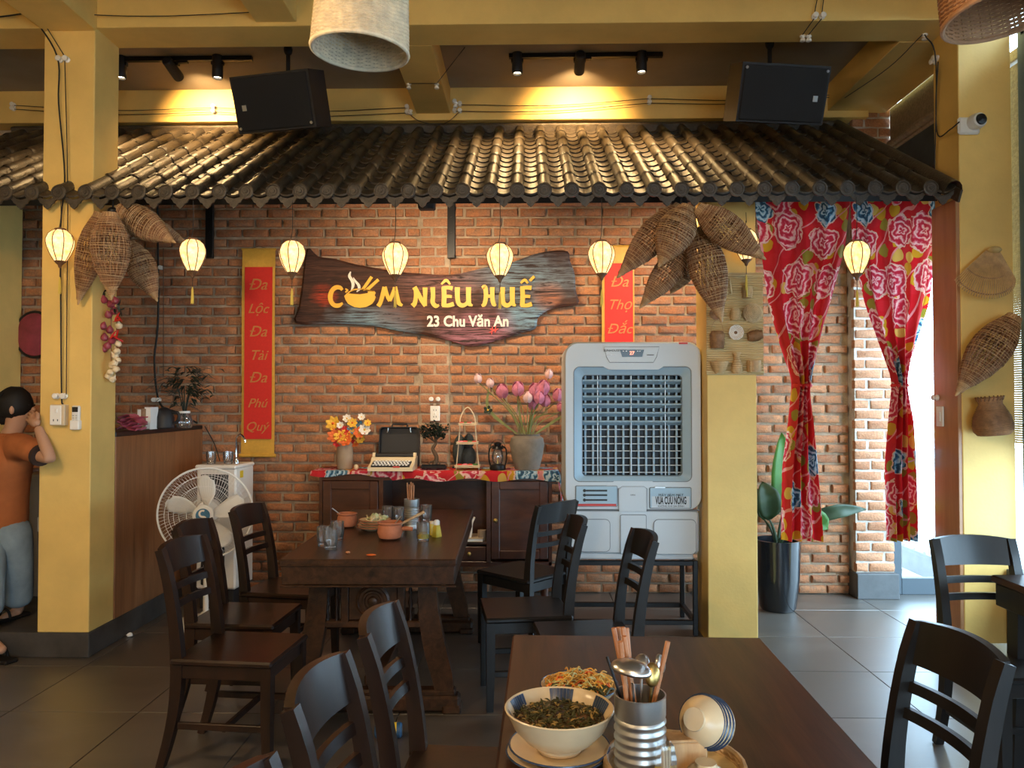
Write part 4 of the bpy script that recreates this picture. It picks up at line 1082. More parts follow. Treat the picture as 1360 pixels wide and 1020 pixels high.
tz = PY(1066, 512, 4.86) - b0
MB().tube([(tz.x + .05 * math.cos(2 * math.pi * k / 16), .03 * math.sin(2 * math.pi * k / 16), tz.z) for k in range(16)], .012, 7, False, True).build('tie', 'scroll_red', t)
t, b0 = curtain([(249, 1130, 1248), (262, 1130, 1250), (330, 1133, 1243), (400, 1148, 1236), (460, 1170, 1217), (505, 1187, 1203), (516, 1186, 1204), (560, 1182, 1214), (620, 1178, 1217), (680, 1180, 1218), (718, 1181, 1218)], 'red floral curtain gathered in a knot beside the glass door', 2)
tz = PY(1195, 512, 4.86) - b0
MB().tube([(tz.x + .045 * math.cos(2 * math.pi * k / 16), .03 * math.sin(2 * math.pi * k / 16), tz.z) for k in range(16)], .012, 7, False, True).build('tie', 'scroll_red', t)
a, b_ = PY(1000, 249, 4.86), PY(1256, 249, 4.86)
tag(MB().tube([a, b_], .012, 8).build('curtain_rod', 'black_metal'), 'thin black curtain rod under the eave holding both floral curtains', 'rod')
# ================================================================== CHAIRS
CW, CTOP = .168, (-.275, .885)    # half width between posts; post top (y,z)
def make_chair(label, woodm):
    t = thing('dining_chair', label, 'chair', group='dark wooden dining chairs')
    # seat: slightly dished board
    sb = MB(); sb.box((0, .0, .437), (.40, .43, .026), .008); sb.build('seat', woodm, t)
    ap = MB()
    ap.box((0, .185, .395), (.31, .022, .055), .003); ap.box((0, -.19, .395), (.31, .022, .055), .003)
    ap.box((-.170, 0, .395), (.022, .36, .055), .003); ap.box((.170, 0, .395), (.022, .36, .055), .003)
    ap.build('apron', woodm, t)
    for sx in (-1, 1):
        m = MB(); pts = [(sx * .172, .188, .424), (sx * .172, .188, .2), (sx * .173, .192, 0)]
        m.rsweep(pts, [.042, .040, .032], [.042, .040, .032], up=(0, 1, 0)); m.build('leg', woodm, t)
        m = MB(); zs = [0, .10, .22, .34, .45, .56, .68, .80, .885]
        ys = [-.265, -.235, -.208, -.195, -.195, -.204, -.222, -.248, -.275]; ds = [.030, .036, .042, .048, .050, .044, .040, .036, .030]
        m.rsweep(spl([(sx * .168, y, z) for y, z in zip(ys, zs)], 2), [.036] * 17, [d for a_, b_ in zip(ds, ds[1:]) for d in (a_, (a_ + b_) / 2)] + [ds[-1]], up=(0, 1, 0)); m.build('leg', woodm, t)
        MB().box((sx * .170, -.005, .175), (.018, .37, .028), .003).build('stretcher', woodm, t)
    MB().box((0, .0, .165), (.33, .018, .026), .003).build('stretcher', woodm, t)
    def back_bar(z0, z1, th, bow):
        m = MB(); rg = []
        for k in range(13):
            u = k / 12 * 2 - 1; x = .170 * u
            def yy(z):
                # follow the rake of the posts
                return -.204 - (z - .56) * .218 - bow * (1 - u * u)
            lo, hi = z0, z1 + (.012 * (1 - u * u) if z1 > .85 else 0)
            rg.append([(x, yy(lo) - th / 2, lo), (x, yy(lo) + th / 2, lo), (x, yy(hi) + th / 2, hi), (x, yy(hi) - th / 2, hi)])
        m.rings(rg, True, True, True); return m
    back_bar(.775, .888, .022, .030).build('top_rail', woodm, t)
    back_bar(.700, .728, .016, .028).build('back_slat', woodm, t)
    back_bar(.630, .658, .016, .026).build('back_slat', woodm, t)
    return t
def chair_at(proto, px, py, deg, label, near_x, first=False, z=.885):
    """place by the pixel of one post top; near_x = which post (-1/+1 in the chair's own x)"""
    rz = R(deg); p = PZ(px, py, z); q = Rz(rz) @ Vector((near_x * CW, CTOP[0], 0))
    loc = (p.x - q.x, p.y - q.y, 0)
    if first: proto.location = loc; proto.rotation_euler = (0, 0, rz); proto['label'] = label; return proto
    return copy_tree(proto, label, loc, rz)
ch = make_chair('chair', 'dark_wood')
chair_at(ch, 213, 730, -95, 'dark brown wooden chair standing off the near end of the carved table, beside the counter', 1, True)
chair_at(ch, 233, 703, -93, 'dark brown wooden chair in front of the pedestal fan at the carved table', 1)
chair_at(ch, 308, 679, -98, 'dark brown wooden chair at the carved table in front of the water dispenser', 1)
chair_at(ch, 385, 941, -94, 'dark wooden chair with bluish sheen between two others at the soup bowl table', 1)
chair_at(ch, 483, 845, -93, 'dark wooden chair at the soup bowl table corner that faces the carved table', 1)
chair_at(ch, 352, 1006, -93, 'dark wooden chair of which only a post tip shows, beside the chair with bluish sheen', -1)
chb = make_chair('chair', 'black_wood')
chair_at(chb, 776, 697, 98, 'black wooden chair pulled back from the carved table, between two others', -1, True)
chair_at(chb, 870, 719, 97, 'black wooden chair standing in front of the white air cooler', -1)
chair_at(chb, 716, 672, 48, 'black wooden chair turned toward the cabinet beside the air cooler', -1)
chair_at(chb, 1341, 716, 182, 'black wooden chair against the yellow pillar below the woven creel basket', -1)
chair_at(chb, 1335, 880, 96, 'black wooden chair standing on the bluish lit floor between two tables', -1)

# ================================================================== TABLES
def prism_y(poly, d0, d1): return MB().prism(poly, d0, d1)
# carved far table
tl, tr = PZ(370, 743, .76), PZ(606.5, 743, .76); fr_ = PZ(626.5, 677, .76)
ang = math.atan2(fr_.x - tr.x, fr_.y - tr.y); TW = (tr - tl).length; TLn = (fr_ - tr).length + .02
t = thing('carved_dining_table', 'long dark wooden dining table with carved trestle legs, in front of the cabinet', 'table', ((tl.x + tr.x) / 2, (tl.y + tr.y) / 2, 0), -ang * .75)
MB().box((0, TLn / 2, .745), (TW, TLn, .03), .006).build('tabletop', 'table_wood', t)
apx = MB(); apx.box((0, .022, .685), (TW - .02, .028, .09), .004); apx.box((0, TLn - .022, .685), (TW - .02, .028, .09), .004)
for sx in (-1, 1): apx.box((sx * (TW / 2 - .024), TLn / 2, .685), (.028, TLn - .08, .09), .004)
apx.build('apron', 'table_wood', t)
for sx in (-1, 1): MB().box((sx * .0, .006, .634 if sx > 0 else .731), (TW - .01, .012, .008), .002).build('moulding', 'pale_wood' if False else 'table_wood', t)
for ye in (.16, TLn - .22):
    tre = MB()
    tre.box((0, ye, .42), (.60, .05, .03), .004)             # lower cross rail of the panel
    tre.box((0, ye, .62), (.66, .05, .04), .004)
    for sx in (-1, 1):
        tre.box((sx * .135, ye, .525), (.035, .05, .19), .003)
    o = tre.build('trestle_frame', 'table_wood', t)
    for sx in (-1, 1):
        zs = [.64, .52, .40, .28, .17, .09]; xs = [.26, .265, .28, .305, .335, .345]; ws = [.085, .09, .10, .105, .10, .085]
        m = MB(); m.rsweep(spl([(sx * x, ye, z) for x, z in zip(xs, zs)], 3), [w for a_, b_ in zip(ws, ws[1:]) for w in (a_, a_ * .67 + b_ * .33, a_ * .33 + b_ * .67)] + [ws[-1]], .06, up=(0, 1, 0)); m.build('leg', 'table_wood', t)
        # turned spindles beside the rosette
        for k in (-1, 1):
            MB().lathe([(.010, 0), (.006, .01), (.011, .03), (.006, .05), (.012, .085), (.006, .12), (.010, .14), (.006, .16), (.010, .175)], 10, (sx * .20 + k * .022, ye, .435)).build('spindle', 'dark_wood', t)
    MB().box((0, ye, .525), (.235, .026, .17), .003).build('carved_panel', 'table_wood', t)
    MB().lathe([(.082, 0), (.082, .010), (.072, .016), (.066, .008), (.054, .008), (.050, .017), (.042, .017), (.036, .008), (.026, .008), (.020, .018), (.006, .022)], 28, (0, ye - .012, .53), Rx(R(90))).build('rosette', 'table_wood', t)
    f = MB(); f.box((0, ye, .045), (.84, .085, .075), .012); f.box((0, ye, .095), (.80, .07, .03), .008)
    for sx in (-1, 1): f.box((sx * .38, ye, .02), (.09, .10, .04), .008)
    f.build('foot', 'table_wood', t)
MB().box((0, TLn / 2 - .03, .14), (.09, TLn - .40, .05), .006).build('stretcher', 'table_wood', t)
FT = .76      # far table top height
# near table
nl, nr = PZ(675, 840, .76), PZ(1005, 848, .76)
t = thing('dining_table', 'plain dark wooden dining table laid with soup bowls and chopsticks', 'table', ((nl.x + nr.x) / 2, nr.y - .70, 0), R(-1.2))
NTW = (nr - nl).length
MB().box((0, 0, .745), (NTW, 1.44, .03), .006).build('tabletop', 'table_wood', t)
a = MB()
for sy in (-1, 1): a.box((0, sy * .66, .685), (NTW - .12, .024, .09), .003)
for sx in (-1, 1): a.box((sx * (NTW / 2 - .06), 0, .685), (.024, 1.30, .09), .003)
a.build('apron', 'table_wood', t)
for sx in (-1, 1):
    for sy in (-1, 1): MB().box((sx * (NTW / 2 - .07), sy * .64, .365), (.06, .06, .73), .005).build('leg', 'table_wood', t)
# east table, only a corner in view
c = PZ(1315, 763, .76)
t = thing('dining_table', 'dark dining table whose bare corner shows beside the chair below the creel basket', 'table', (c.x + .355, c.y - .70, 0), R(0))
MB().box((0, 0, .745), (.71, 1.40, .03), .006).build('tabletop', 'table_wood', t)
a = MB()
for sy in (-1, 1): a.box((0, sy * .685, .685), (.67, .024, .09), .003)
for sx in (-1, 1): a.box((sx * .34, 0, .685), (.024, 1.34, .09), .003)
a.build('apron', 'black_wood', t)
for sx in (-1, 1):
    for sy in (-1, 1):
        m = MB(); m.rsweep([(sx * .29, sy * .60, .64), (sx * .30, sy * .60, .4), (sx * .31, sy * .60, 0)], [.07, .06, .08], .07, up=(0, 1, 0)); m.build('leg', 'black_wood', t)

# ================================================================== CABINET WITH CLOTH
KF = 5.58
ka, kb = PY(424, 630, KF), PY(733, 630, KF)
KX0, KX1, KZ = ka.x, kb.x, PY(580, 626, KF).z
cab = thing('sideboard_cabinet', 'dark wooden sideboard with two panelled doors and an open shelf under a floral runner', 'cabinet', ((KX0 + KX1) / 2, KF + .2, 0))
KW = KX1 - KX0; KD = .40; zb = PY(600, 753, KF).z
def kx(px): return PY(px, 650, KF).x - (KX0 + KX1) / 2
bd = MB()
bd.box((0, 0, KZ - .012), (KW + .03, KD + .02, .024), .005)
bd.box((0, 0, zb + .02), (KW, KD, .04), .004)
for x in (-KW / 2 + .012, KW / 2 - .012): bd.box((x, 0, (KZ + zb) / 2), (.024, KD, KZ - zb - .03))
bd.box((0, KD / 2 - .01, (KZ + zb) / 2), (KW, .012, KZ - zb - .04))
x1, x2 = kx(506), kx(649)
for x in (x1, x2): bd.box((x, 0, (KZ + zb) / 2), (.03, KD, KZ - zb - .05))
bd.box((0, -KD / 2 + .012, KZ - .045), (KW - .02, .02, .045), .003)
bd.build('body', 'cabinet_wood', cab)
shz = PY(600, 722, KF).z
MB().box(((x1 + x2) / 2, .0, shz), (x2 - x1 - .03, KD - .04, .02), .003).build('shelf', 'cabinet_wood', cab)
dz = PY(600, 740, KF).z
drw = MB().box(((x1 + x2) / 2, -KD / 2 + .02, (shz + zb) / 2 + .01), (x2 - x1 - .04, .02, shz - zb - .07), .003).build('drawer', 'cabinet_wood', cab)
for k in (-1, 1): MB().lathe([(.012, 0), (.009, .008), (.014, .018), (.004, .024)], 12, ((x1 + x2) / 2 + k * .25, -KD / 2 + .01, (shz + zb) / 2 + .01), Rx(R(90))).build('knob', 'brass', drw)
for (xa_, xb_, kn) in ((-KW / 2 + .03, x1 - .02, 1), (x2 + .02, KW / 2 - .03, -1)):
    zc, zh = (KZ + zb) / 2 - .005, KZ - zb - .13
    m = MB(); w_ = xb_ - xa_; xc = (xa_ + xb_) / 2
    for x in (xa_ + .03, xb_ - .03): m.box((x, -KD / 2 - .002, zc), (.06, .024, zh), .004)
    for z in (zc - zh / 2 + .03, zc + zh / 2 - .03): m.box((xc, -KD / 2 - .002, z), (w_ - .12, .024, .06), .004)
    d = m.build('door', 'cabinet_wood', cab)
    MB().box((xc, -KD / 2 + .004, zc), (w_ - .11, .012, zh - .11), .004).build('door_panel', 'cabinet_wood', d)
    MB().lathe([(.012, 0), (.009, .010), (.016, .022), (.004, .030)], 12, (xb_ - .03 if kn > 0 else xa_ + .03, -KD / 2 - .012, zc), Rx(R(90))).build('knob', 'brass', d)
for sx in (-1, 1):
    for sy in (-1, 1): MB().lathe([(.022, 0), (.03, .03), (.024, .06), (.034, zb)], 12, (sx * (KW / 2 - .05), sy * (KD / 2 - .05), 0)).build('foot', 'cabinet_wood', cab)
# runner cloth
mb = MB(); mb.uv = []; rg = []; NU = 60
xs = [-KW / 2 - .06 + (KW + .06 + .05) * i / NU for i in range(NU + 1)]
for i, x in enumerate(xs):
    dr = .030 + .012 * math.sin(i * .45) + (.03 if x > kx(520) else 0.)
    col_ = []
    for (y, z) in ((KD / 2 - .04, .003), (0, .003), (-KD / 2 - .004, .003), (-KD / 2 - .018, -.006), (-KD / 2 - .022 - .004 * math.sin(i * .9), -dr * .5), (-KD / 2 - .024 - .007 * math.sin(i * .9), -dr)):
        col_.append((x, y, z)); mb.uv.append((x * .9 + 2, (y - z) * .9 + .3))
    rg.append(col_)
for i in range(1, 11):     # hangs over the east end
    col_ = []
    for k, (y, z) in enumerate(((KD / 2 - .04, .003), (0, .003), (-KD / 2 - .004, .003), (-KD / 2 - .018, -.006), (-KD / 2 - .022, -.03), (-KD / 2 - .024, -.06))):
        col_.append((KW / 2 + .05 + .004 * i + .008 * math.sin(i), y + .012 * math.sin(i * 1.3 + k), z - .030 * i)); mb.uv.append(((KW / 2 + .05 + .03 * i) * .9 + 2, (y - z) * .9 + .3))
    rg.append(col_)
mb.rings(rg, False)
tag(mb.build('table_runner', 'floral_cloth', None, ((KX0 + KX1) / 2, KF + .2, KZ), ang=80), 'red floral runner draped over the sideboard top', 'cloth')

# ================================================================== AIR COOLER ON STAND
CF = 4.93
ca, cb_ = PY(750, 454, CF), PY(933, 745, CF)
CXm, CWd, CZ0, CZ1 = (ca.x + cb_.x) / 2, cb_.x - ca.x, cb_.z, ca.z
st = thing('cooler_stand', 'black square-tube steel stand under the white air cooler', 'stand', (CXm, CF + .24, 0))
CD = .46
for sx in (-1, 1):
    for sy in (-1, 1): MB().box((sx * (CWd / 2 - .04), sy * (CD / 2 - .02), CZ0 / 2), (.03, .03, CZ0 - .004), .003).build('leg', 'black_metal', st)
for z in (CZ0 - .02, .085):
    for sy in (-1, 1): MB().box((0, sy * (CD / 2 - .02), z), (CWd - .11, .03, .03), .003).build('rail', 'black_metal', st)
    for sx in (-1, 1): MB().box((sx * (CWd / 2 - .04), 0, z), (.03, CD - .07, .03), .003).build('rail', 'black_metal', st)
def lx(px): return PY(px, 600, CF).x - CXm
def lz(py): return PY(840, py, CF).z - CZ0
def rrect(x0, x1, z0, z1, r, n=6, tl=True):
    o = []
    for (cx, cz, a0) in ((x1 - r, z0 + r, -90), (x1 - r, z1 - r, 0), (x0 + r, z1 - r, 90), (x0 + r, z0 + r, 180)):
        for k in range(n + 1):
            a_ = R(a0 + 90 * k / n); o.append((cx + r * math.cos(a_), cz + r * math.sin(a_)))
    return o
co = thing('air_cooler', 'large white evaporative air cooler with blue louvred grille', 'air cooler', (CXm, CF, CZ0))
H = CZ1 - CZ0
zl = lz(678)        # line between upper shell and water tank
def ringf(outer, inner, y0, y1, mb):
    """frame between two same-count loops, with front at y0 and back at y1"""
    n = len(outer)
    mb.rings([[(x, y1, z) for x, z in outer], [(x, y0 + .02, z) for x, z in outer], [(x * .985, y0, z - (.01 if z > H / 2 else -.004)) for x, z in outer], [(x, y0, z) for x, z in inner], [(x, y0 + .06, z) for x, z in inner]], True)
outer = rrect(-CWd / 2, CWd / 2, zl + .004, H, .085, 8)
gx0, gx1, gz0, gz1 = lx(762), lx(919), lz(640), lz(487)
inner = rrect(gx0, gx1, gz0, gz1, .04, 8)
m = MB(); ringf(outer, inner, 0, .48, m); m.rings([[(x, .48, z) for x, z in outer]], True, True); m.build('upper_shell', 'cooler_white', co)
fx0, fx1, fz0, fz1 = lx(774), lx(908), lz(633), lz(498)
m = MB(); o2 = inner; i2 = rrect(fx0, fx1, fz0, fz1, .025, 8)
m.rings([[(x, .012, z) for x, z in o2], [(x, .016, z) for x, z in rrect(gx0 + .01, gx1 - .01, gz0 + .01, gz1 - .01, .038, 8)], [(x, .045, z) for x, z in i2], [(x, .10, z) for x, z in i2]], True); m.build('grille_frame', 'cooler_blue', co)
MB().box(((fx0 + fx1) / 2, .16, (fz0 + fz1) / 2), (fx1 - fx0 + .04, .02, fz1 - fz0 + .04)).build('grille_back', 'cooler_dark', co)
nv = 13
for k in range(nv):
    x = fx0 + (fx1 - fx0) * (k + .5) / nv; MB().box((x, .115, (fz0 + fz1) / 2), (.013, .028, fz1 - fz0), .002).build('vertical_vane', 'cooler_blue', co)
zm = lz(564)
zz = [lz(507), lz(518), lz(528.5), lz(539), lz(550.5), lz(562)]
for z in zz: MB().box(((fx0 + fx1) / 2, .075, z), (fx1 - fx0, .05, .012), .003, rot=(R(-28), 0, 0)).build('louvre', 'cooler_blue', co)
for k in range(7): MB().box(((fx0 + fx1) / 2, .068, lz(571 + k * 9.6)), (fx1 - fx0, .010, .006), .002).build('grille_bar', 'cooler_white', co)
for px in (795, 840, 886): MB().box((lx(px), .062, (fz0 + fz1) / 2), (.007, .010, fz1 - fz0), .002).build('grille_post', 'steel_dull', co)
# notches of the white shell above and below the grille
for (pa, pb, za, zb_, inv) in (((795, 809, 875, 887), 0, 483, 491, 1), ((800, 816, 866, 880), 0, 648, 639, -1)):
    q = [(lx(pa[0]), lz(za)), (lx(pa[1]), lz(zb_)), (lx(pa[2]), lz(zb_)), (lx(pa[3]), lz(za))]
    MB().prism(q if inv > 0 else list(reversed(q)), -.002, .03).build('shell_notch', 'cooler_white', co, smooth=False)
# control panel
q = [(lx(803), lz(461)), (lx(806), lz(474)), (lx(810), lz(481)), (lx(868), lz(481)), (lx(872), lz(474)), (lx(876), lz(461))]
cp = MB().prism(q, -.006, .02).build('control_panel', 'cooler_white', co, smooth=False)
MB().prism([(lx(823.5), lz(464.5)), (lx(826.5), lz(474)), (lx(853), lz(474)), (lx(855.5), lz(464.5))], -.010, .01).build('display', 'navy_panel', cp, smooth=False)
label_text(cp, '27', .030, 'red_led', (lx(839.5), -.0115, lz(471)), ext=.0005, off=.0008)
label_text(cp, 'SUNHOUSE', .020, 'ink_black', (lx(812.5), -.008, lz(467)), ext=.0005)
for px, py in ((828, 466.5), (832, 466.5), (847, 466.5), (850, 466.5)) : MB().box((lx(px), -.0105, lz(py)), (.008, .002, .004)).build('button', 'porcelain', cp)
for px, w_ in ((808, .03), (864, .045), (815, .02)): MB().box((lx(px), -.008, lz(471.5)), (w_, .002, .004)).build('print', 'ink_black' if px == 864 else 'steel_dull', cp)
MB().box((lx(908), -.002, lz(456)), (.055, .004, .012)).build('sticker', 'sticker_red', co)
def seam(pts, y=-.001, r_=.0022, nm='seam'): MB().tube([(x, y, z) for x, z in pts], r_, 4, False, True).build(nm, 'seam_grey', co)
seam(q, -.0035, .003)
seam(inner, .003, .004)
seam(i2, .046, .003)
seam([(lx(821), lz(679)), (lx(859), lz(679)), (lx(859), lz(649)), (lx(855), lz(646)), (lx(826), lz(646)), (lx(821), lz(649))])
seam(rrect(lx(863) - .004, lx(917) + .004, lz(674) - .004, lz(648) + .004, .01, 3)); seam(rrect(lx(765) - .004, lx(819) + .004, lz(672) - .004, lz(646) + .004, .01, 3))
seam(rrect(lx(768), lx(810), lz(733), lz(690), .03, 5), .003); seam(rrect(lx(868), lx(924), lz(736), lz(690), .03, 5), .003); seam(rrect(lx(824), lx(858), lz(736), lz(684), .008, 3), .002)
MB().box((0, .02, zl), (CWd - .03, .03, .007)).build('seam', 'seam_grey', co)
# lower fascia with labels
MB().box(((lx(765) + lx(819)) / 2, -.003, (lz(646) + lz(672)) / 2), (lx(819) - lx(765), .008, lz(646) - lz(672)), .002).build('feature_label', 'cooler_blue', co)
for py in (651.5, 657.5, 664):
    o = MB().box((lx(792), -.009, lz(py)), (.135, .003, .011), .001).build('print_bar', 'ink_black', co)
    MB().lathe([(.010, 0), (.010, .003)], 14, (lx(776), -.008, lz(py)), Rx(R(90))).build('icon', 'ink_black', co)
MB().box((lx(792), -.006, lz(670.5)), (lx(818) - lx(766), .008, .014)).build('red_strip', 'sticker_red', co)
fl_ = MB().prism([(lx(822), lz(679)), (lx(858), lz(679)), (lx(858), lz(650)), (lx(855), lz(647)), (lx(826), lz(647)), (lx(822), lz(650))], -.008, .01).build('fill_flap', 'cooler_white', co, smooth=False)
label_text(fl_, 'OPEN', .012, 'ink_black', (lx(840), -.0095, lz(658)), ext=.0005)
lb = MB().box(((lx(863) + lx(917)) / 2, -.003, (lz(648) + lz(674)) / 2), (lx(917) - lx(863), .008, lz(648) - lz(674)), .002).build('name_label', 'cooler_blue', co)
MB().box(((lx(863) + lx(917)) / 2, -.0075, (lz(660) + lz(673)) / 2), (lx(917) - lx(863) - .02, .002, lz(660) - lz(673) + .01)).build('label_field', 'cooler_white', lb)
me = text_mesh('VUA CỨU NÓNG', .066, 'ink_black', off=.002, ext=.001); wdt = max(v.co.x for v in me.vertices) - min(v.co.x for v in me.vertices); me.transform(Matrix.Diagonal(((lx(911) - lx(870)) / wdt, 1, 1, 1)))
put('lettering', me, lb, (lx(890.5), -.0095, lz(669)))
label_text(lb, 'MÁY LÀM MÁT', .024, 'ink_black', (lx(890.5), -.009, lz(659)), ext=.0005)
label_text(lb, 'KHÔNG KHÍ GIA ĐÌNH', .016, 'ink_black', (lx(890.5), -.009, lz(673)), ext=.0005)
MB().box((lx(876), -.010, lz(647)), (.07, .006, .014), .002).build('badge', 'steel_dull', co)
# water tank
tk = MB(); th = zl - .004
o3 = [(x, z) for x, z in rrect(-CWd / 2 + .03, CWd / 2 - .02, .045, th, .02, 4)]
tk.rings([[(x, .47, z) for x, z in o3], [(x, .02, z) for x, z in o3], [(x * .985, .008, z) for x, z in rrect(-CWd / 2 + .035, CWd / 2 - .025, .05, th - .004, .02, 4)]], True, True, True); tk.build('water_tank', 'cooler_white', co)
MB().box((0, .24, .022), (CWd - .10, .42, .044), .008).build('base', 'cooler_white', co)
pn = MB().prism(rrect(lx(768), lx(810), lz(733), lz(690), .03, 5), .002, .02).build('tank_panel', 'cooler_white', co, smooth=True)
MB().prism(rrect(lx(868), lx(924), lz(736), lz(690), .03, 5), .002, .02).build('tank_panel', 'cooler_white', co)
MB().prism(rrect(lx(824), lx(858), lz(736), lz(684), .008, 3), .001, .02).build('tank_panel', 'cooler_white', co)
MB().box((lx(850), -.001, lz(725)), (.05, .006, .045)).build('warning_sticker', 'sticker_yellow', co)
MB().box((lx(842), -.004, lz(726)), (.02, .03, .05), .004).build('latch', 'black_plastic', co)

# ================================================================== COUNTER
cn = thing('bar_counter', 'brown wood-panelled bar counter between the pillar and the brick wall', 'counter', (-2.72, (PB + WY) / 2, .145))
CH = 1.30 - .145; CLn = WY - PB - .01
MB().box((.155, 0, CH / 2 - .015), (.03, CLn, CH - .03), .003).build('front_panel', 'counter_wood', cn)
MB().box((-.02, 0, CH - .015), (.38, CLn, .03), .004).build('worktop', 'black_wood', cn)
MB().box((-.19, 0, CH / 2 - .015), (.02, CLn, CH - .03), .003).build('rear_panel', 'counter_wood', cn)
CT = 1.30
# things behind the pillar on the platform
p = PY(34, 760, 5.3)
t = thing('metal_cabinet', 'grey metal cabinet on the platform behind the pillar', 'cabinet', (p.x, 5.45, .145))
MB().box((0, 0, .42), (.42, .36, .84), .006).build('body', 'grey_metal_panel', t)
MB().box((0, -.185, .42), (.38, .012, .78), .004).build('door', 'grey_metal_panel', t)
MB().box((.12, -.20, .5), (.015, .015, .1), .004).build('handle', 'steel', t)

# ================================================================== WATER DISPENSER
WF = 5.50
wa, wb_ = PY(262, 618, WF), PY(315, 783, WF)
wd = thing('water_dispenser', 'white water dispenser cabinet with black front beside the bar counter', 'water dispenser', ((wa.x + wb_.x) / 2, WF + .15, 0), R(-4))
ww, wz0, wz1 = wb_.x - wa.x, wb_.z, wa.z
MB().box((0, 0, wz0 / 2), (ww - .04, .26, wz0), .004).build('base', 'black_plastic', wd)
MB().box((0, 0, (wz0 + wz1) / 2 - .01), (ww, .30, wz1 - wz0 - .02), .012).build('body', 'white_enamel', wd)
MB().box((0, -.005, wz1 - .012), (ww + .012, .325, .03), .01).build('top', 'white_enamel', wd)
MB().box((-.01, -.152, wz1 - .20), (ww - .09, .012, .27), .006).build('upper_window', 'black_plastic', wd)
MB().box((-.02, -.152, wz0 + .24), (ww - .12, .012, .42), .006).build('lower_door', 'black_plastic', wd)
MB().box((ww / 2 + .001, -.06, wz1 - .07), (.003, .05, .05)).build('yellow_label', 'sticker_yellow', wd)
tp = MB(); tp.tube(spl([(.08, 0, wz1), (.08, 0, wz1 + .12), (.085, -.01, wz1 + .19), (.12, -.02, wz1 + .215), (.155, -.03, wz1 + .185), (.16, -.03, wz1 + .16)], 5), .008, 8); tp.lathe([(.02, 0), (.018, .03), (.010, .05)], 12, (.08, 0, wz1))
tp.build('tap', 'chrome', wd)
def tumbler(loc, label, r=.033, h=.085, group='drinking glasses', fill=0, rot=None):
    t = thing('drinking_glass', label, 'glass', loc, group=group)
    n = 24; rg = []
    for (rr, z) in ((.80, 0), (.84, .004), (.86, .10), (.97, .30), (1.0, .45), (1.0, 1.0), (.93, 1.0), (.92, .45), (.86, .26), (.70, .16), (.001, .15)):
        rg.append([(rr * r * (1 + (.03 * math.cos(8 * 2 * math.pi * k / n) if z < .45 and rr > .75 else 0)) * math.cos(2 * math.pi * k / n), rr * r * math.sin(2 * math.pi * k / n) * (1 + (.03 * math.cos(8 * 2 * math.pi * k / n) if z < .45 and rr > .75 else 0)), z * h) for k in range(n)])
    MB().rings(rg, True, True, False).build('body', 'drinking_glass', t)
    if fill: MB().lathe([(.85 * r, .17 * h), (.90 * r, .3 * h), (.90 * r, fill * h)], 18).build('drink', 'yellow_plastic', t)
    return t
for dx, lbl in ((-.08, 'empty glass on the water dispenser beside the counter edge'), (.045, 'empty glass on the water dispenser beside the tap')):
    tumbler((wd.location.x + dx, WF + .08, wz1 + .004), lbl, .036, .09, group='glasses on the water dispenser')

# ================================================================== STAND FAN
FY = 5.02
fc = PY(273, 682, FY)
fan = thing('pedestal_fan', 'white pedestal fan with five blades in front of the water dispenser', 'fan', (fc.x, FY, 0), R(12))
zc = fc.z; FR = 60.5 * FY / FPX
MB().lathe([(.20, 0), (.205, .012), (.19, .028), (.10, .04), (.04, .06), (.03, .08)], 32, (-.02, .14, 0)).build('base', 'white_plastic', fan)
MB().tube([(-.02, .14, .05), (-.02, .14, zc - .05)], .018, 12).build('pole', 'white_plastic', fan)
MB().lathe([(.03, -.0), (.075, .02), (.085, .09), (.07, .16), (.03, .20)], 20, (0, .03, zc), Rx(R(-90))).build('motor', 'white_plastic', fan)
MB().box((0, .12, zc - .12), (.07, .06, .10), .015).build('control_box', 'white_plastic', fan)
for s_, nm in ((-1, 'front_guard'), (1, 'rear_guard')):
    g = MB(); 
    for k in range(80):
        a_ = 2 * math.pi * k / 80
        pr = [(.055, -.075 if s_ < 0 else .09), (FR * .55, -.066 if s_ < 0 else .08), (FR * .85, -.045 if s_ < 0 else .055), (FR * .985, -.004 if s_ < 0 else .012)]
        g.tube([(r_ * math.cos(a_ + .25 * (r_ / FR)), y_, zc + r_ * math.sin(a_ + .25 * (r_ / FR))) for r_, y_ in pr], .0010, 4, False)
    for rr_, y_ in ((FR * .35, -.071), (FR * .62, -.063), (FR * .82, -.048)):
        g.tube([(rr_ * math.cos(2 * math.pi * k / 48), y_ if s_ < 0 else -y_ + .012, zc + rr_ * math.sin(2 * math.pi * k / 48)) for k in range(48)], .0018, 4, False, True)
    o = g.build(nm, 'white_plastic', fan); o['kind'] = 'stuff'
MB().tube([(FR * math.cos(2 * math.pi * k / 64), .004, zc + FR * math.sin(2 * math.pi * k / 64)) for k in range(64)], .007, 8, False, True).build('guard_rim', 'white_plastic', fan)
MB().lathe([(.066, .0), (.066, .012), (.058, .018), (.003, .019)], 28, (0, -.068, zc), Rx(R(90))).build('badge_ring', 'white_plastic', fan)
bg = MB().lathe([(.044, 0), (.044, .004), (.003, .005)], 24, (0, -.0865, zc), Rx(R(90))).build('badge', 'petal_blue', fan)
letter_pts = arc((0, -.0925, zc + .012), .020, 60, 250, 10) + arc((.004, -.0925, zc - .022), .014, 70, -110, 8)
MB().rsweep(letter_pts, .012, .002, up=(0, 1, 0)).build('swirl_mark', 'porcelain', bg)
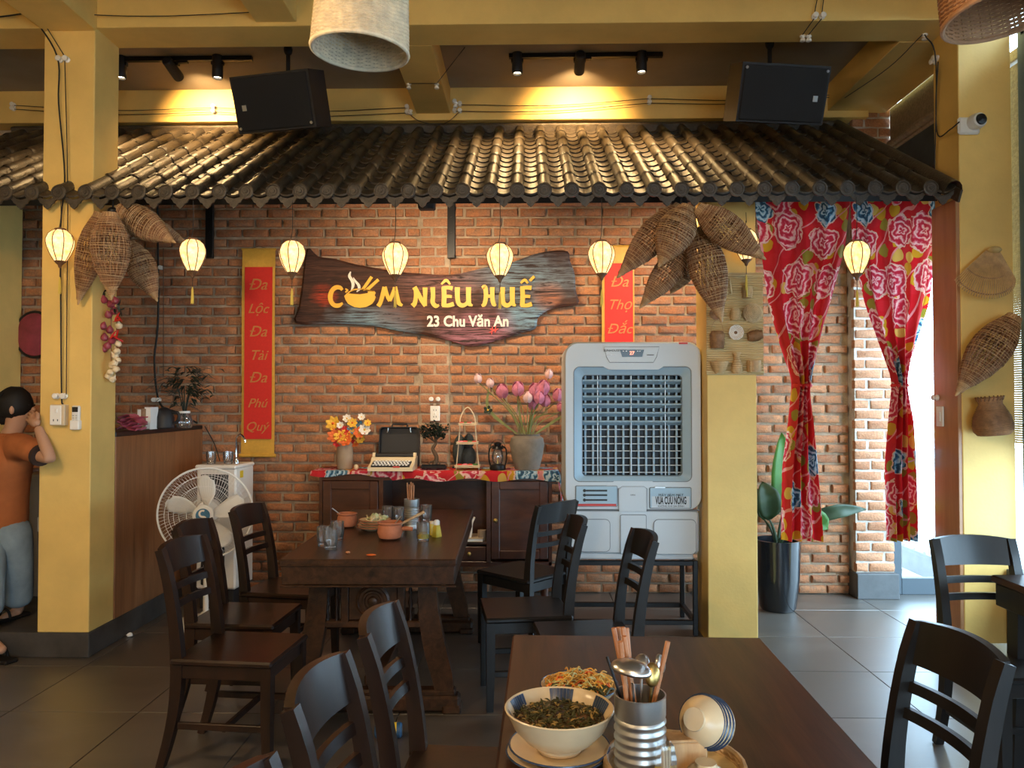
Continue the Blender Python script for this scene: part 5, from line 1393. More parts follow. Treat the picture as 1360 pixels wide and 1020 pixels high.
for k in range(5):
    a0 = 2 * math.pi * k / 5 + R(80); rg = []
    for i in range(9):
        u = i / 8; r_ = .05 + (FR * .86 - .05) * u; wdt = .30 + .34 * math.sin(math.pi * min(1, u * .8 + .1)) if u < .97 else .42
        row = []
        for j in range(7):
            v = j / 6 - .5; a_ = a0 + v * wdt * (1.5 - .6 * u) + .18 * u
            if u > .9: r2 = r_ - .03 * (2 * v) ** 2
            else: r2 = r_
            row.append((r2 * math.cos(a_), -.02 + v * .06, zc + r2 * math.sin(a_)))
        rg.append(row)
    b = MB(); b.rings(rg, False); o = b.build('blade', 'white_plastic', fan)
    md = o.modifiers.new('thickness', 'SOLIDIFY'); md.thickness = .004

# ================================================================== POTTED PLANT BEHIND THE CURTAIN
pp = PZ(1032, 796, 0); pp.y = 5.60; pp.x = PY(1033, 780, 5.60).x
pl_ = thing('potted_plant', 'broad-leaved plant in a tall glossy black pot beside the floral curtain', 'plant', pp)
ph = PY(1033, 716, 5.60).z
rad = 29 * 5.6 / FPX
MB().lathe([(rad * .72, 0), (rad * .80, .02), (rad * .95, ph * .45), (rad * 1.0, ph * .9), (rad * 1.02, ph), (rad * .93, ph), (rad * .90, ph - .06), (.01, ph - .06)], 32).build('pot', 'black_ceramic', pl_)
MB().lathe([(rad * .91, ph - .06), (.01, ph - .045)], 24).build('soil', 'soil', pl_)
def big_leaf(t, pts, w, m, fold=.25, up=(0, -1, 0)):
    """leaf blade along pts with half-width w, slightly folded"""
    P = spl(pts, 4); n = len(P); b = MB(); rg = []; fr = b.frames(P, False, up)
    for i, (p, a_, n_) in enumerate(fr):
        u = i / (n - 1); hw = w * (math.sin(math.pi * min(1, u ** .75 * .97 + .03)) ** .8) + .002
        row = []
        for j in range(7):
            v = (j - 3) / 3; row.append(p + a_ * hw * v + n_ * (abs(v) * hw * fold + .006 * math.sin(u * 16 + 2 * v)))
        rg.append(row)
    b.rings(rg, False); o = b.build('leaf', m, t, ang=80); md = o.modifiers.new('thickness', 'SOLIDIFY'); md.thickness = .002; return o
def q(px, py, dy=0): return PY(px, py, 5.60 + dy) - pp
top = Vector((0, 0, ph - .05))
for (a_, b_, w_, mm, dy) in (((1022, 690), (1012, 640), .085, 'leaf_deep', .02), ((1040, 680), (1038, 575), .105, 'leaf_green', .1), ((1062, 690), (1100, 702), .085, 'leaf_green', -.06), ((1068, 690), (1150, 676), .050, 'leaf_deep', .05), ((1015, 690), (1005, 650), .055, 'leaf_deep', .12), ((1050, 660), (1060, 600), .07, 'leaf_deep', .16)):
    base, tip = q(*a_, dy), q(*b_, dy * 1.4)
    MB().tube(spl([top, (top + base) / 2 + Vector((0, 0, .03)), base], 4), [.014 - .001 * k for k in range(9)], 7).build('stem', 'leaf_deep', pl_)
    mid = (base + tip) / 2 + Vector((0, -.05, .03 if w_ < .09 else .0))
    big_leaf(pl_, [base, mid, tip], w_, mm)

# ================================================================== WOMAN AT THE PLATFORM
def skin_body(name, verts, edges, mname, parent, sub=2, root=0):
    me = bpy.data.meshes.new(name); me.from_pydata([v[0] for v in verts], edges, [])
    o = bpy.data.objects.new(name, me); COL.objects.link(o); o.parent = parent
    sk = o.modifiers.new('skin', 'SKIN'); sk.use_smooth_shade = True
    sv = me.skin_vertices[0].data if me.skin_vertices else None
    if sv is None:
        bpy.context.view_layer.objects.active = o; sv = o.data.skin_vertices[0].data
    for i, v in enumerate(verts):
        r_ = v[1]; sv[i].radius = (r_, r_) if not isinstance(r_, tuple) else r_; sv[i].use_root = (i == root)
    ss = o.modifiers.new('sub', 'SUBSURF'); ss.levels = sub; ss.render_levels = sub
    me.materials.append(M_[mname]); return o
WX, WYp = PY(16, 700, 4.66).x, 4.66
wo = thing('person', 'woman in an orange shirt and light blue jeans, hand raised to her face', 'person', (WX, WYp, .145))
def w3(px, py, Y): return PY(px, py, Y) - Vector((WX, WYp, .145))
hip = w3(6, 690, 4.66); chest = w3(8, 622, 4.62); neck = w3(14, 578, 4.60); head = w3(24, 552, 4.58)
sh_r = w3(30, 592, 4.46); el_r = w3(68, 612, 4.32); wr_r = w3(50, 566, 4.38); ha_r = w3(42, 556, 4.44)
sh_l = w3(-14, 596, 4.74); el_l = w3(-6, 640, 4.86); wr_l = w3(30, 628, 4.86)
kn_r = w3(24, 756, 4.70); an_r = w3(24, 812, 4.78); toe_r = w3(0, 824, 4.66)
kn_l = w3(-14, 760, 4.48); an_l = w3(-14, 850, 4.42); toe_l = w3(6, 866, 4.38)
up = Vector((0, 0, 1))
# continuous body (skin)
V = [(hip, .11), (hip + up * .16, .10), (chest, .095), (chest.lerp(neck, .7), .062), (neck, .05), (head - up * .04, .062), (head + up * .05, .085), (head + up * .11, .05),
     (sh_r, .046), (sh_r.lerp(el_r, .5), .044), (el_r, .036), (el_r.lerp(wr_r, .5), .034), (wr_r, .024),
     (sh_l, .046), (el_l, .038), (wr_l, .025),
     (hip + Vector((.055, -.01, -.10)), .095), (kn_r, .062), (kn_r.lerp(an_r, .5), .052), (an_r, .036), (toe_r, .026),
     (hip + Vector((-.075, -.03, -.10)), .095), (kn_l, .062), (kn_l.lerp(an_l, .5), .052), (an_l, .036), (toe_l, .026)]
E = [(0, 1), (1, 2), (2, 3), (3, 4), (4, 5), (5, 6), (6, 7), (3, 8), (8, 9), (9, 10), (10, 11), (11, 12), (3, 13), (13, 14), (14, 15), (0, 16), (16, 17), (17, 18), (18, 19), (19, 20), (0, 21), (21, 22), (22, 23), (23, 24), (24, 25)]
skin_body('body', [(tuple(v), r_) for v, r_ in V], E, 'skin', wo)
# shirt
V = [(hip + up * -.11, .150), (hip + up * .06, .135), (chest, .140), (chest.lerp(neck, .62), .105), (chest.lerp(neck, .92), .062), (sh_r, .080), (sh_r.lerp(el_r, .55), .066), (sh_l, .080), (sh_l.lerp(el_l, .55), .066)]
skin_body('shirt', [(tuple(v), r_) for v, r_ in V], [(0, 1), (1, 2), (2, 3), (3, 4), (3, 5), (5, 6), (3, 7), (7, 8)], 'shirt_orange', wo)
cu = sh_r.lerp(el_r, .55); dcu = (el_r - sh_r).normalized()
MB().lathe([(.062, -.012), (.064, -.012), (.062, .012), (.058, .012)], 20, cu + dcu * .03, align(dcu)).build('sleeve_trim', 'shirt_trim', wo)
MB().tube([neck + up * -.01 + Vector((.058 * math.cos(2 * math.pi * k / 20), .058 * math.sin(2 * math.pi * k / 20), .01 * math.cos(2 * math.pi * k / 20))) for k in range(20)], .012, 6, False, True).build('collar', 'shirt_trim', wo)
# jeans
V = [(hip + up * .10, .115), (hip + Vector((.06, -.01, -.10)), .115), (kn_r, .088), (kn_r.lerp(an_r, .6), .088), (kn_r.lerp(an_r, .86), .085), (hip + Vector((-.08, -.03, -.10)), .115), (kn_l, .088), (kn_l.lerp(an_l, .7), .085)]
skin_body('jeans', [(tuple(v), r_) for v, r_ in V], [(0, 1), (1, 2), (2, 3), (3, 4), (0, 5), (5, 6), (6, 7)], 'jeans', wo)
# hair, ears, face
hd = head + up * .045
fwd = (w3(46, 552, 4.60) - head).normalized()
hb = MB().ball(hd + up * .025 - fwd * .018, (.098, .098, .105), 20, 14); hb.ball(hd - fwd * .085 - up * .03, (.05, .05, .06), 12, 8)
hb.v = [v + (v - hd).normalized() * .010 * noise.noise(v * 22) for v in hb.v]
hr = random.Random(8)
for k in range(70):
    a_ = hr.uniform(0, 6.28); s0_ = hd + Vector((.085 * math.cos(a_), .085 * math.sin(a_), hr.uniform(0, .07))) - fwd * .03; e0_ = hd - fwd * .10 - up * hr.uniform(.02, .10) + Vector((hr.uniform(-.02, .02), hr.uniform(-.02, .02), 0))
    hb.tube(spl([hd + up * .125 - fwd * .02, s0_, e0_], 4), .006, 4)
hb.build('hair', 'hair', wo)
MB().ball(hd + fwd * .082 - up * .01, (.012, .012, .018), 8, 6).build('nose', 'skin', wo)
MB().ball(hd + fwd * .070 - up * .045, (.016, .022, .007), 8, 6).build('mouth', 'onion_purple', wo)
side = fwd.cross(up).normalized()
for s_ in (-1, 1):
    MB().ball(hd + fwd * .072 + side * s_ * .032 + up * .018, (.010, .010, .007), 8, 6).build('eye', 'hair', wo)
    MB().ball(hd + side * s_ * .088 - up * .01, (.014, .014, .026), 8, 6).build('ear', 'skin', wo)
# hand: palm and five fingers held to the cheek
pd = (ha_r - wr_r).normalized()
fs_ = pd.cross(Vector((0, 1, 0))).normalized(); 
V = [(wr_r, .024), (wr_r.lerp(ha_r, .5), .030), (ha_r, .030)]; E = [(0, 1), (1, 2)]
for k, (ln, sp) in enumerate(((.062, -.027), (.070, -.009), (.066, .009), (.052, .027))):
    b0_ = ha_r + fs_ * sp; i0 = len(V); V += [(b0_, .010), (b0_ + pd * ln * .5 + Vector((-.006, .012, .004)), .009), (b0_ + pd * ln * .75 + Vector((-.022, .026, 0)), .0075)]
    E += [(2, i0), (i0, i0 + 1), (i0 + 1, i0 + 2)]
th0 = wr_r.lerp(ha_r, .4) + fs_ * -.03; i0 = len(V); V += [(th0, .012), (th0 + pd * .03 - fs_ * .018, .010), (th0 + pd * .055 - fs_ * .016, .008)]; E += [(1, i0), (i0, i0 + 1), (i0 + 1, i0 + 2)]
skin_body('hand', [(tuple(v), r_) for v, r_ in V], E, 'skin', wo, 1)
# second hand resting
pd2 = (wr_l - el_l).normalized(); fs2 = pd2.cross(up).normalized(); hl = wr_l + pd2 * .06
V = [(wr_l, .024), (wr_l + pd2 * .03, .028), (hl, .028)]; E = [(0, 1), (1, 2)]
for k, (ln, sp) in enumerate(((.060, -.027), (.068, -.009), (.064, .009), (.050, .027))):
    b0_ = hl + fs2 * sp; i0 = len(V); V += [(b0_, .010), (b0_ + pd2 * ln * .5 - up * .006, .009), (b0_ + pd2 * ln * .9 - up * .022, .0075)]; E += [(2, i0), (i0, i0 + 1), (i0 + 1, i0 + 2)]
i0 = len(V); V += [(wr_l + pd2 * .03 + up * .03, .011), (wr_l + pd2 * .07 + up * .04, .009)]; E += [(1, i0), (i0, i0 + 1)]
skin_body('hand', [(tuple(v), r_) for v, r_ in V], E, 'skin', wo, 1)
# sandals
for an_, toe_ in ((an_r, toe_r), (an_l, toe_l)):
    d_ = (toe_ - an_); d_.z = 0; d_.normalize(); c_ = (an_ + toe_) / 2; zf = (0 if an_ is an_r else -.145)
    a_ = math.atan2(d_.y, d_.x)
    s_ = MB().box((c_.x, c_.y, zf + .012), (.25, .085, .022), .008, rot=(0, 0, a_)); 
    s_.tube(arc((0, 0, 0), .05, 0, 180, 8, 'yz'), .008, 6) if False else None
    sd = s_.build('sandal', 'hair', wo)
    MB().tube([Vector((c_.x, c_.y, zf + .02)) + Rz(a_) @ Vector((.03, .042 * math.cos(math.pi * k / 8), .055 * math.sin(math.pi * k / 8))) for k in range(9)], .008, 6).build('strap', 'hair', sd)
# ================================================================== ON THE SIDEBOARD
KT = KZ + .004
def on_cab(px, Y=5.72): p = PY(px, 620, Y); return Vector((p.x, Y, KT))
u = 5.72 / FPX       # metres per photo pixel there
def blossom(t, c, r, m, n=7, d=Vector((0, -1, .4)), layers=2, name='flower'):
    A = align(d).to_4x4(); b = MB()
    for L in range(layers):
        for k in range(n):
            a_ = 2 * math.pi * (k + .5 * L) / n; rr = r * (1 - .38 * L); w = rr * .42
            rg = []
            for i in range(5):
                s_ = i / 4; ww = w * math.sin(math.pi * (s_ * .8 + .12)); z = rr * (.05 + .45 * s_ * s_ + .15 * L)
                rg.append([Vector(c) + A @ Vector((rr * s_ * math.cos(a_) - ww * q_ * math.sin(a_), rr * s_ * math.sin(a_) + ww * q_ * math.cos(a_), z - .12 * rr * abs(q_))) for q_ in (-1, 0, 1)])
            b.rings(rg, False)
    f = b.build(name, m, t); f['kind'] = 'stuff'
    MB().ball(Vector(c) + A @ Vector((0, 0, r * .22)), r * .2, 8, 6).build('flower_centre', 'petal_yellow' if m != 'petal_yellow' else 'petal_orange', f)
    return f
# vase of mixed paper flowers
b0 = on_cab(458)
t = thing('flower_vase', 'tan cylindrical vase of orange, yellow and blue paper flowers', 'vase', b0)
vr, vh = 11 * u, 36 * u
MB().lathe([(vr * .85, 0), (vr * .95, .01), (vr, vh * .5), (vr * .93, vh * .85), (vr * .98, vh), (vr * .86, vh), (vr * .82, vh * .8), (.003, vh * .78)], 24).build('vase', 'tan_ceramic', t)
for px, py, m, r_ in ((443, 563, 'petal_yellow', 10), (472, 568, 'petal_blue', 11), (445, 579, 'petal_orange', 10), (459, 585, 'petal_orange', 9), (464, 576, 'petal_yellow', 8), (478, 583, 'petal_yellow', 7), (484, 571, 'petal_white', 8), (456, 573, 'petal_red', 8), (449, 588, 'petal_red', 7), (471, 588, 'petal_orange', 7), (466, 583, 'petal_red', 8), (452, 580, 'petal_yellow', 8), (477, 575, 'petal_orange', 8), (468, 562, 'petal_yellow', 7), (461, 556, 'petal_white', 6), (480, 554, 'petal_white', 5), (488, 562, 'petal_yellow', 5), (452, 565, 'petal_white', 5)):
    c = PY(px, py, 5.70 + random.uniform(-.03, .05)) - b0
    MB().tube(spl([(0, 0, vh * .8), (c.x * .4, c.y * .4, vh + .02), c], 3), .0025, 5).build('stem', 'stem_green', t)
    blossom(t, c, r_ * u, m, 7, Vector((c.x * 2, -1, .4)))
for px, py in ((441, 546), (437, 553), (461, 549), (466, 544), (484, 549), (492, 556), (499, 562), (436, 572), (489, 548)):
    c = PY(px, py, 5.74) - b0; MB().rsweep(spl([(0, 0, vh), (c.x * .6, 0, (c.z + vh) / 2), c], 3), [.003, .004, .006, .008, .008, .006, .001], .001, up=(0, 1, 0)).build('spray', 'cane', t)
MB().ball((0, 0, 0), (.018, .018, .022), 12, 8).build('onion_ornament', 'ivory_ceramic', None, on_cab(473, 5.63) + Vector((0, 0, .02)))
tag(bpy.data.objects['onion_ornament'], 'tiny pale round ornament beside the flower vase on the sideboard', 'ornament')

# portable typewriter and its open case lid
b0 = on_cab(522, 5.66)
t = thing('typewriter', 'cream portable typewriter with dark keys on the sideboard', 'typewriter', b0)
tw, td = 58 * u, .26
prof = [(-td / 2, 0), (-td / 2, .026), (-td / 2 + .11, .055), (-td / 2 + .15, .088), (td / 2, .092), (td / 2, 0)]
MB().add([(sx * tw / 2, y, z) for sx in (-1, 1) for y, z in prof], [tuple(range(6)), tuple(range(11, 5, -1))] + [(i, 6 + i, 6 + (i + 1) % 6, (i + 1) % 6) for i in range(6)]).build('body', 'cream_plastic', t, smooth=False)
kb_ = MB().box((0, -td / 2 + .058, .046), (tw * .86, .105, .012), rot=(R(15), 0, 0)).build('keyboard_well', 'black_plastic', t)
for r_ in range(4):
    for k in range(11):
        x = (k - 5 + (r_ % 2) * .4 - .2) * tw * .074; y = -td / 2 + .018 + r_ * .027; z = .040 + r_ * .0072
        MB().lathe([(.0085, 0), (.009, .006), (.007, .009)], 8, (x, y, z)).build('key', 'white_enamel', kb_)
MB().box((.045, -td / 2 + .004, .030), (.05, .012, .01), .002).build('red_key', 'sticker_red', t)
MB().tube([(-tw / 2 + .01, td / 2 - .06, .10), (tw / 2 - .01, td / 2 - .06, .10)], .018, 12).build('platen', 'black_plastic', t)
for s_ in (-1, 1): MB().tube([(s_ * tw / 2, td / 2 - .06, .10), (s_ * (tw / 2 - .02), td / 2 - .06, .10)], .022, 12).build('platen_knob', 'cream_plastic', t)
b1 = on_cab(530, 5.86)
t = thing('typewriter_case', 'black typewriter case lid standing open behind the cream typewriter', 'case', b1, rot=(R(-6), 0, 0))
cw, chh = 55 * u, 55 * u
m = MB(); lo = rrect(-cw / 2, cw / 2, 0, chh, .03, 4); m.rings([[(x * .97, .06, z) for x, z in lo], [(x, .03, z) for x, z in lo], [(x, -.03, z) for x, z in lo], [(x * .95, -.03, z * .96 + .006) for x, z in lo], [(x * .94, .02, z * .95 + .007) for x, z in lo]], True, True, True); m.build('shell', 'black_plastic', t)
MB().tube([(-.06, -.01, chh), (-.055, -.01, chh + .02), (.055, -.01, chh + .02), (.06, -.01, chh)], .008, 6).build('handle', 'black_plastic', t)
for s_ in (-1, 1): MB().tube([(s_ * .085, -.035, chh - .01), (s_ * .085, -.037, chh - .03), (s_ * .09, -.036, chh - .045)], .004, 6).build('clasp', 'steel', t)

# bonsai
b0 = on_cab(577, 5.70)
t = thing('bonsai_tree', 'small dark bonsai on a flat black tray on the sideboard', 'bonsai', b0)
MB().box((0, 0, .022), (34 * u, .12, .036), .010).build('tray', 'black_ceramic', t)
trp = spl([(0, 0, .03), (.015, 0, .09), (-.012, 0, .15), (.012, 0, .20), (0, 0, .27)], 5)
MB().tube(trp, [.020 - .0007 * k for k in range(len(trp))], 8).build('trunk', 'bark', t)
for k in range(4): MB().tube(spl([(0, 0, .06), (.03 * math.cos(k * 1.6), .03 * math.sin(k * 1.6), .055), (.04 * math.cos(k * 1.6), .04 * math.sin(k * 1.6), .03)], 3), .007, 6).build('root', 'bark', t)
rnd = random.Random(5)
for px, py, r_ in ((566, 570, 11), (578, 566, 10), (588, 571, 10), (572, 577, 9), (585, 579, 7), (580, 573, 8), (565, 578, 6)):
    c = PY(px, py, 5.70) - b0
    MB().tube(spl([(0, 0, .2), (c.x * .5, c.y, (c.z + .2) / 2), c], 3), .004, 5).build('branch', 'bark', t)
    f = MB()
    for k in range(90):
        d = Vector((rnd.gauss(0, 1), rnd.gauss(0, 1), rnd.gauss(0, .6))).normalized() * r_ * u * rnd.uniform(.3, 1) * .9; q_ = c + d
        e = Vector((rnd.uniform(-1, 1), rnd.uniform(-1, 1), rnd.uniform(-.5, .8))).normalized() * .024
        f.rsweep([q_, q_ + e * .5, q_ + e], [.003, .016, .001], .0010)
    o = f.build('leaf_cluster', 'leaf_dark', t); o['kind'] = 'stuff'

# dark stone ornament behind the rack
b0 = on_cab(616, 5.84)
t = thing('stone_ornament', 'dark grey upright stone carving behind the tiered rack on the sideboard', 'ornament', b0)
m = MB(); m.ball((-.03, 0, .12), (.055, .05, .13), 14, 10); m.ball((.035, -.02, .08), (.06, .05, .09), 14, 10); m.ball((.04, -.03, .20), (.04, .04, .06), 14, 10)
o = m.build('carving', 'stone_dark', t)
MB().box((0, 0, .006), (.17, .10, .012), .003).build('stand', 'black_wood', t)
# three-tier wire rack with small packets
b0 = on_cab(621, 5.66)
t = thing('tiered_rack', 'cream wire rack of three tiers with red packets on the sideboard', 'rack', b0)
rw = 15 * u; rh = 82 * u
fr2 = MB(); fr2.tube(spl([(-rw, 0, 0), (-rw * .85, 0, rh * .3), (-rw * .7, 0, rh * .62), (-rw * .6, 0, rh * .85), (0, 0, rh), (rw * .6, 0, rh * .85), (rw * .7, 0, rh * .62), (rw * .85, 0, rh * .3), (rw, 0, 0)], 5), .004, 6)
fr2.build('frame', 'cream_plastic', t)
rnd = random.Random(9)
for k, (z, w_) in enumerate(((.05 * rh, 1.1), (.42 * rh, .95), (.72 * rh, .78))):
    m = MB(); m.box((0, 0, z), (rw * 2 * w_, .10, .006), .001)
    for s_ in (-1, 1): m.box((0, s_ * .05, z + .012), (rw * 2 * w_, .004, .006))
    tr_ = m.build('tier', 'cream_plastic', t)
    for j in range(4 if k < 2 else 3):
        tag(MB().box((0, 0, .009), (.034, .05, .014), .003).build('snack_packet', ['chili_red', 'pink_cloth', 'sticker_red', 'leaf_green'][(j + k) % 4], None, (b0.x + (j - 1.5) * rw * .42 * w_, b0.y + rnd.uniform(-.015, .015), KT + z + .005)),
            ['small packet on the bottom tier of the cream wire rack', 'small packet on the middle tier of the cream wire rack', 'small packet on the top tier of the cream wire rack'][k], 'packet', ['packets on the bottom tier', 'packets on the middle tier', 'packets on the top tier'][k])
# storm lantern
b0 = on_cab(661, 5.66)
t = thing('storm_lantern', 'black kerosene storm lantern on the sideboard', 'lantern', b0)
MB().lathe([(.055, 0), (.060, .012), (.055, .035), (.030, .045)], 20).build('fuel_tank', 'black_metal', t)
MB().lathe([(.030, .045), (.040, .07), (.043, .10), (.036, .135), (.028, .15)], 20, cap0=False, cap1=False).build('glass_globe', 'drinking_glass', t)
MB().lathe([(.032, .15), (.045, .155), (.036, .17), (.024, .175), (.028, .195), (.010, .205)], 20).build('chimney', 'black_metal', t)
MB().lathe([(.010, .045), (.008, .075), (.002, .085)], 10).build('burner', 'brass', t)
for s_ in (-1, 1): MB().tube(spl([(s_ * .050, 0, .02), (s_ * .064, 0, .08), (s_ * .060, 0, .15), (s_ * .030, 0, .178)], 4), .006, 6).build('side_tube', 'black_metal', t)
MB().tube([(.055 * math.cos(math.pi * k / 12), 0, .16 + .062 * math.sin(math.pi * k / 12)) for k in range(13)], .002, 5).build('bail_handle', 'black_metal', t)
# lotus jar
b0 = on_cab(700, 5.72)
t = thing('lotus_jar', 'grey stoneware jar holding a tall bunch of pink artificial lotus', 'jar', b0)
jr, jh = 23 * u, 46 * u
MB().lathe([(jr * .68, 0), (jr * .72, .01), (jr * .88, jh * .35), (jr, jh * .72), (jr * .93, jh * .90), (jr * .72, jh * .97), (jr * .78, jh * 1.02), (jr * .66, jh * 1.02), (jr * .62, jh * .9), (.003, jh * .88)], 32).build('jar', 'stoneware', t)
rnd = random.Random(12)
def bud(c, r_, m, d):
    A = align(d); b = MB()
    b.lathe([(.002, -1.05 * r_), (.55 * r_, -.8 * r_), (.80 * r_, -.2 * r_), (.66 * r_, .45 * r_), (.30 * r_, 1.0 * r_), (.01, 1.3 * r_)], 12, c, A); f = b.build('lotus_flower', m, t)
    for k in range(6):
        a_ = 2 * math.pi * k / 6; rg = []
        for i in range(5):
            s_ = i / 4; rr = r_ * (.5 + .50 * math.sin(math.pi * (s_ * .8 + .1))); ww = .62 * r_ * math.sin(math.pi * (s_ * .85 + .1))
            rg.append([Vector(c) + A @ Vector((rr * math.cos(a_) - ww * q_ * math.sin(a_), rr * math.sin(a_) + ww * q_ * math.cos(a_), -r_ + 2.2 * r_ * s_)) for q_ in (-1, 0, 1)])
        pb = MB(); pb.rings(rg, False); pb.build('petal', m, f)
for px, py, r_, m in ((635, 503, 6, 'lotus_pale'), (651, 509, 6, 'lotus_pale'), (667, 520, 9, 'lotus_pink'), (688, 517, 9, 'lotus_pink'), (701, 528, 7, 'lotus_pale'), (711, 520, 10, 'lotus_pink'), (722, 515, 9, 'lotus_pink'), (708, 536, 8, 'lotus_pink'), (724, 532, 8, 'lotus_pink'), (741, 525, 8, 'lotus_pink'), (729, 497, 6, 'lotus_pale'), (745, 541, 6, 'lotus_pink'), (716, 528, 8, 'lotus_pink')):
    c = PY(px, py, 5.72 + rnd.uniform(-.06, .05)) - b0
    d = Vector((c.x * .6, -.4, 1)); c0_ = c - d.normalized() * r_ * u
    MB().tube(spl([(c.x * .12, 0, jh * .9), (c.x * .35, c.y * .5, jh + (c.z - jh) * .4), c0_], 4), .0035, 5).build('stem', 'stem_green', t)
    bud(c, r_ * u * .9, m, d)
for pts, w_ in ((((0, 0), (692, 560), (686, 520)), .014), (((0, 0), (705, 555), (716, 545)), .012), (((0, 0), (712, 555), (738, 548)), .010), (((0, 0), (664, 560), (655, 555)), .010), (((0, 0), (680, 550), (672, 538)), .010), (((0, 0), (650, 545), (649, 515)), .02), (((0, 0), (735, 560), (748, 552)), .018)):
    c1_, c2_ = PY(*pts[1], 5.74) - b0, PY(*pts[2], 5.74) - b0
    P = spl([(c1_.x * .2, 0, jh * .95), c1_, c2_], 5); MB().rsweep(P, [w_ * (.3 + .9 * math.sin(math.pi * i / (len(P) - 1))) for i in range(len(P))], .0015, up=(0, 1, 0)).build('leaf', 'stem_green', t)
c = PY(648, 545, 5.74) - b0; blossom(t, c, .035, 'leaf_dark', 5, Vector((0, -1, .2)), 1, 'seed_pod')
# things inside the open part of the sideboard
sz = shz + .011
for px, w_, h_, m, lb in ((626, .030, .17, 'paper', 'white folded paper standing inside the sideboard'), (640, .035, .075, 'tan_ceramic', 'small tan cup inside the sideboard beside the paper')):
    p = PY(px, 715, 5.66)
    if m == 'paper': o = MB().rsweep(spl([(-.01, 0, 0), (0, 0, .06), (.004, 0, .12), (.022, 0, .165)], 4), .06, .014, up=(1, 0, 0)).build('folded_paper', m, None, (p.x, 5.66, sz)); tag(o, lb, 'paper')
    else: o = MB().lathe([(.024, 0), (.030, .01), (.032, h_), (.027, h_), (.024, .012), (.002, .012)], 18).build('cup', m, None, (p.x, 5.66, sz)); tag(o, lb, 'cup')
for k in range(2):
    p = PY(630 - k * 30, 718, 5.68); t = thing('book', ['thin pale book lying on the sideboard shelf under the folded paper', 'thin pale book lying deeper on the sideboard shelf'][k], 'book', (p.x - .02, 5.70 + .04 * k, sz))
    MB().box((0, 0, .012), (.17, .22, .017)).build('pages', 'paper', t)
    for z in (.0015, .022): MB().box((0, 0, z), (.175, .225, .003)).build('cover', 'ivory_ceramic', t)

# socket and insulator on the pilaster
def socket(p, w_, h_, label, m='porcelain'):
    t = thing('wall_socket', label, 'socket', p)
    MB().box((0, -.008, 0), (w_, .018, h_), .003).build('plate', m, t)
    for z in (-h_ * .22, h_ * .22):
        for s_ in (-1, 1): MB().box((s_ * .010, -.0185, z), (.004, .003, .012)).build('slot', 'ink_black', t)
    MB().box((0, -.02, 0), (.014, .006, .02), .002).build('switch', m, t)
    return t
p = PY(578, 549, WY - .006); socket(p, .075, .118, 'cream wall socket plate on the pale brick strip above the sideboard')

# ================================================================== ON THE BAR COUNTER
def on_ctr(px, Y): p = PY(px, 560, Y); return Vector((p.x, Y, CT))
p = on_ctr(176, 5.0)
t = thing('folded_towels', 'crumpled pile of pink tissues on the bar counter beside the pillar', 'tissue', p)
rnd = random.Random(2)
for k in range(6):
    b = MB(); rg = []
    for i in range(9):
        rg.append([(-.075 + .15 * i / 8 + rnd.uniform(-.008, .008), -.06 + .12 * j / 6, .012 + k * .016 + .012 * math.sin(i * .9 + k) + rnd.uniform(-.006, .006)) for j in range(7)])
    b.rings(rg, False); b.build('sheet', 'pink_cloth', t)
for px, w_, h_, m, lb, Y in ((190, .045, .14, 'cane', 'brown menu folder standing on the bar counter beside the pink tissues', 5.15), (201, .05, .15, 'paper', 'white menu folder standing on the bar counter', 5.2)):
    p = on_ctr(px, Y); t = thing('menu_folder', lb, 'menu', p)
    for s_ in (-1, 1): MB().box((s_ * w_ * .35, 0, h_ / 2), (.006, .11, h_), .001).build('cover', m, t)
    MB().box((0, 0, h_ / 2), (w_ * .6, .10, h_ - .01)).build('pages', 'paper', t)
p = on_ctr(218, 5.3); t = thing('kettle', 'black kettle on the bar counter beside the leafy plant', 'kettle', p)
MB().lathe([(.06, 0), (.068, .01), (.066, .08), (.050, .125), (.030, .14), (.008, .15)], 24).build('body', 'black_plastic', t)
MB().tube(spl([(.05, 0, .11), (.095, 0, .11), (.10, 0, .06), (.062, 0, .03)], 4), .010, 8).build('handle', 'black_plastic', t)
MB().tube([(-.05, 0, .08), (-.085, 0, .125)], [.016, .009], 8).build('spout', 'black_plastic', t)
p = on_ctr(245, 5.45); t = thing('jar_plant', 'dark leafy plant in a clear water jar on the bar counter', 'plant', p)
MB().lathe([(.045, 0), (.055, .015), (.058, .05), (.045, .085), (.036, .10), (.040, .112)], 24, cap1=False).build('jar', 'drinking_glass', t)
MB().lathe([(.040, .105), (.040, .12), (.033, .12)], 20, cap0=False, cap1=False).build('jar_rim', 'porcelain', t)
rnd = random.Random(4)
for k in range(5):
    a_ = k * 1.26; MB().tube(spl([(0, 0, .03), (.015 * math.cos(a_), .015 * math.sin(a_), .15), (.05 * math.cos(a_), .05 * math.sin(a_), .30)], 4), .004, 6).build('stem', 'leaf_dark', t)
for k in range(230):
    px, py = rnd.gauss(246, 14), rnd.gauss(512, 13); py = min(540, max(488, py))
    c = PY(px, py, 5.45 + rnd.uniform(-.08, .08)) - p; s_ = 1 if px > 246 else -1
    e = Vector((s_ * rnd.uniform(.4, 1), rnd.uniform(-.6, .6), rnd.uniform(-.7, .3))).normalized() * rnd.uniform(.05, .09)
    b = MB(); b.rsweep(spl([c, c + e * .5 + Vector((0, 0, .01)), c + e], 2), [.004, .019, .021, .013, .001], .0015); b.build('leaf', 'leaf_dark', t)

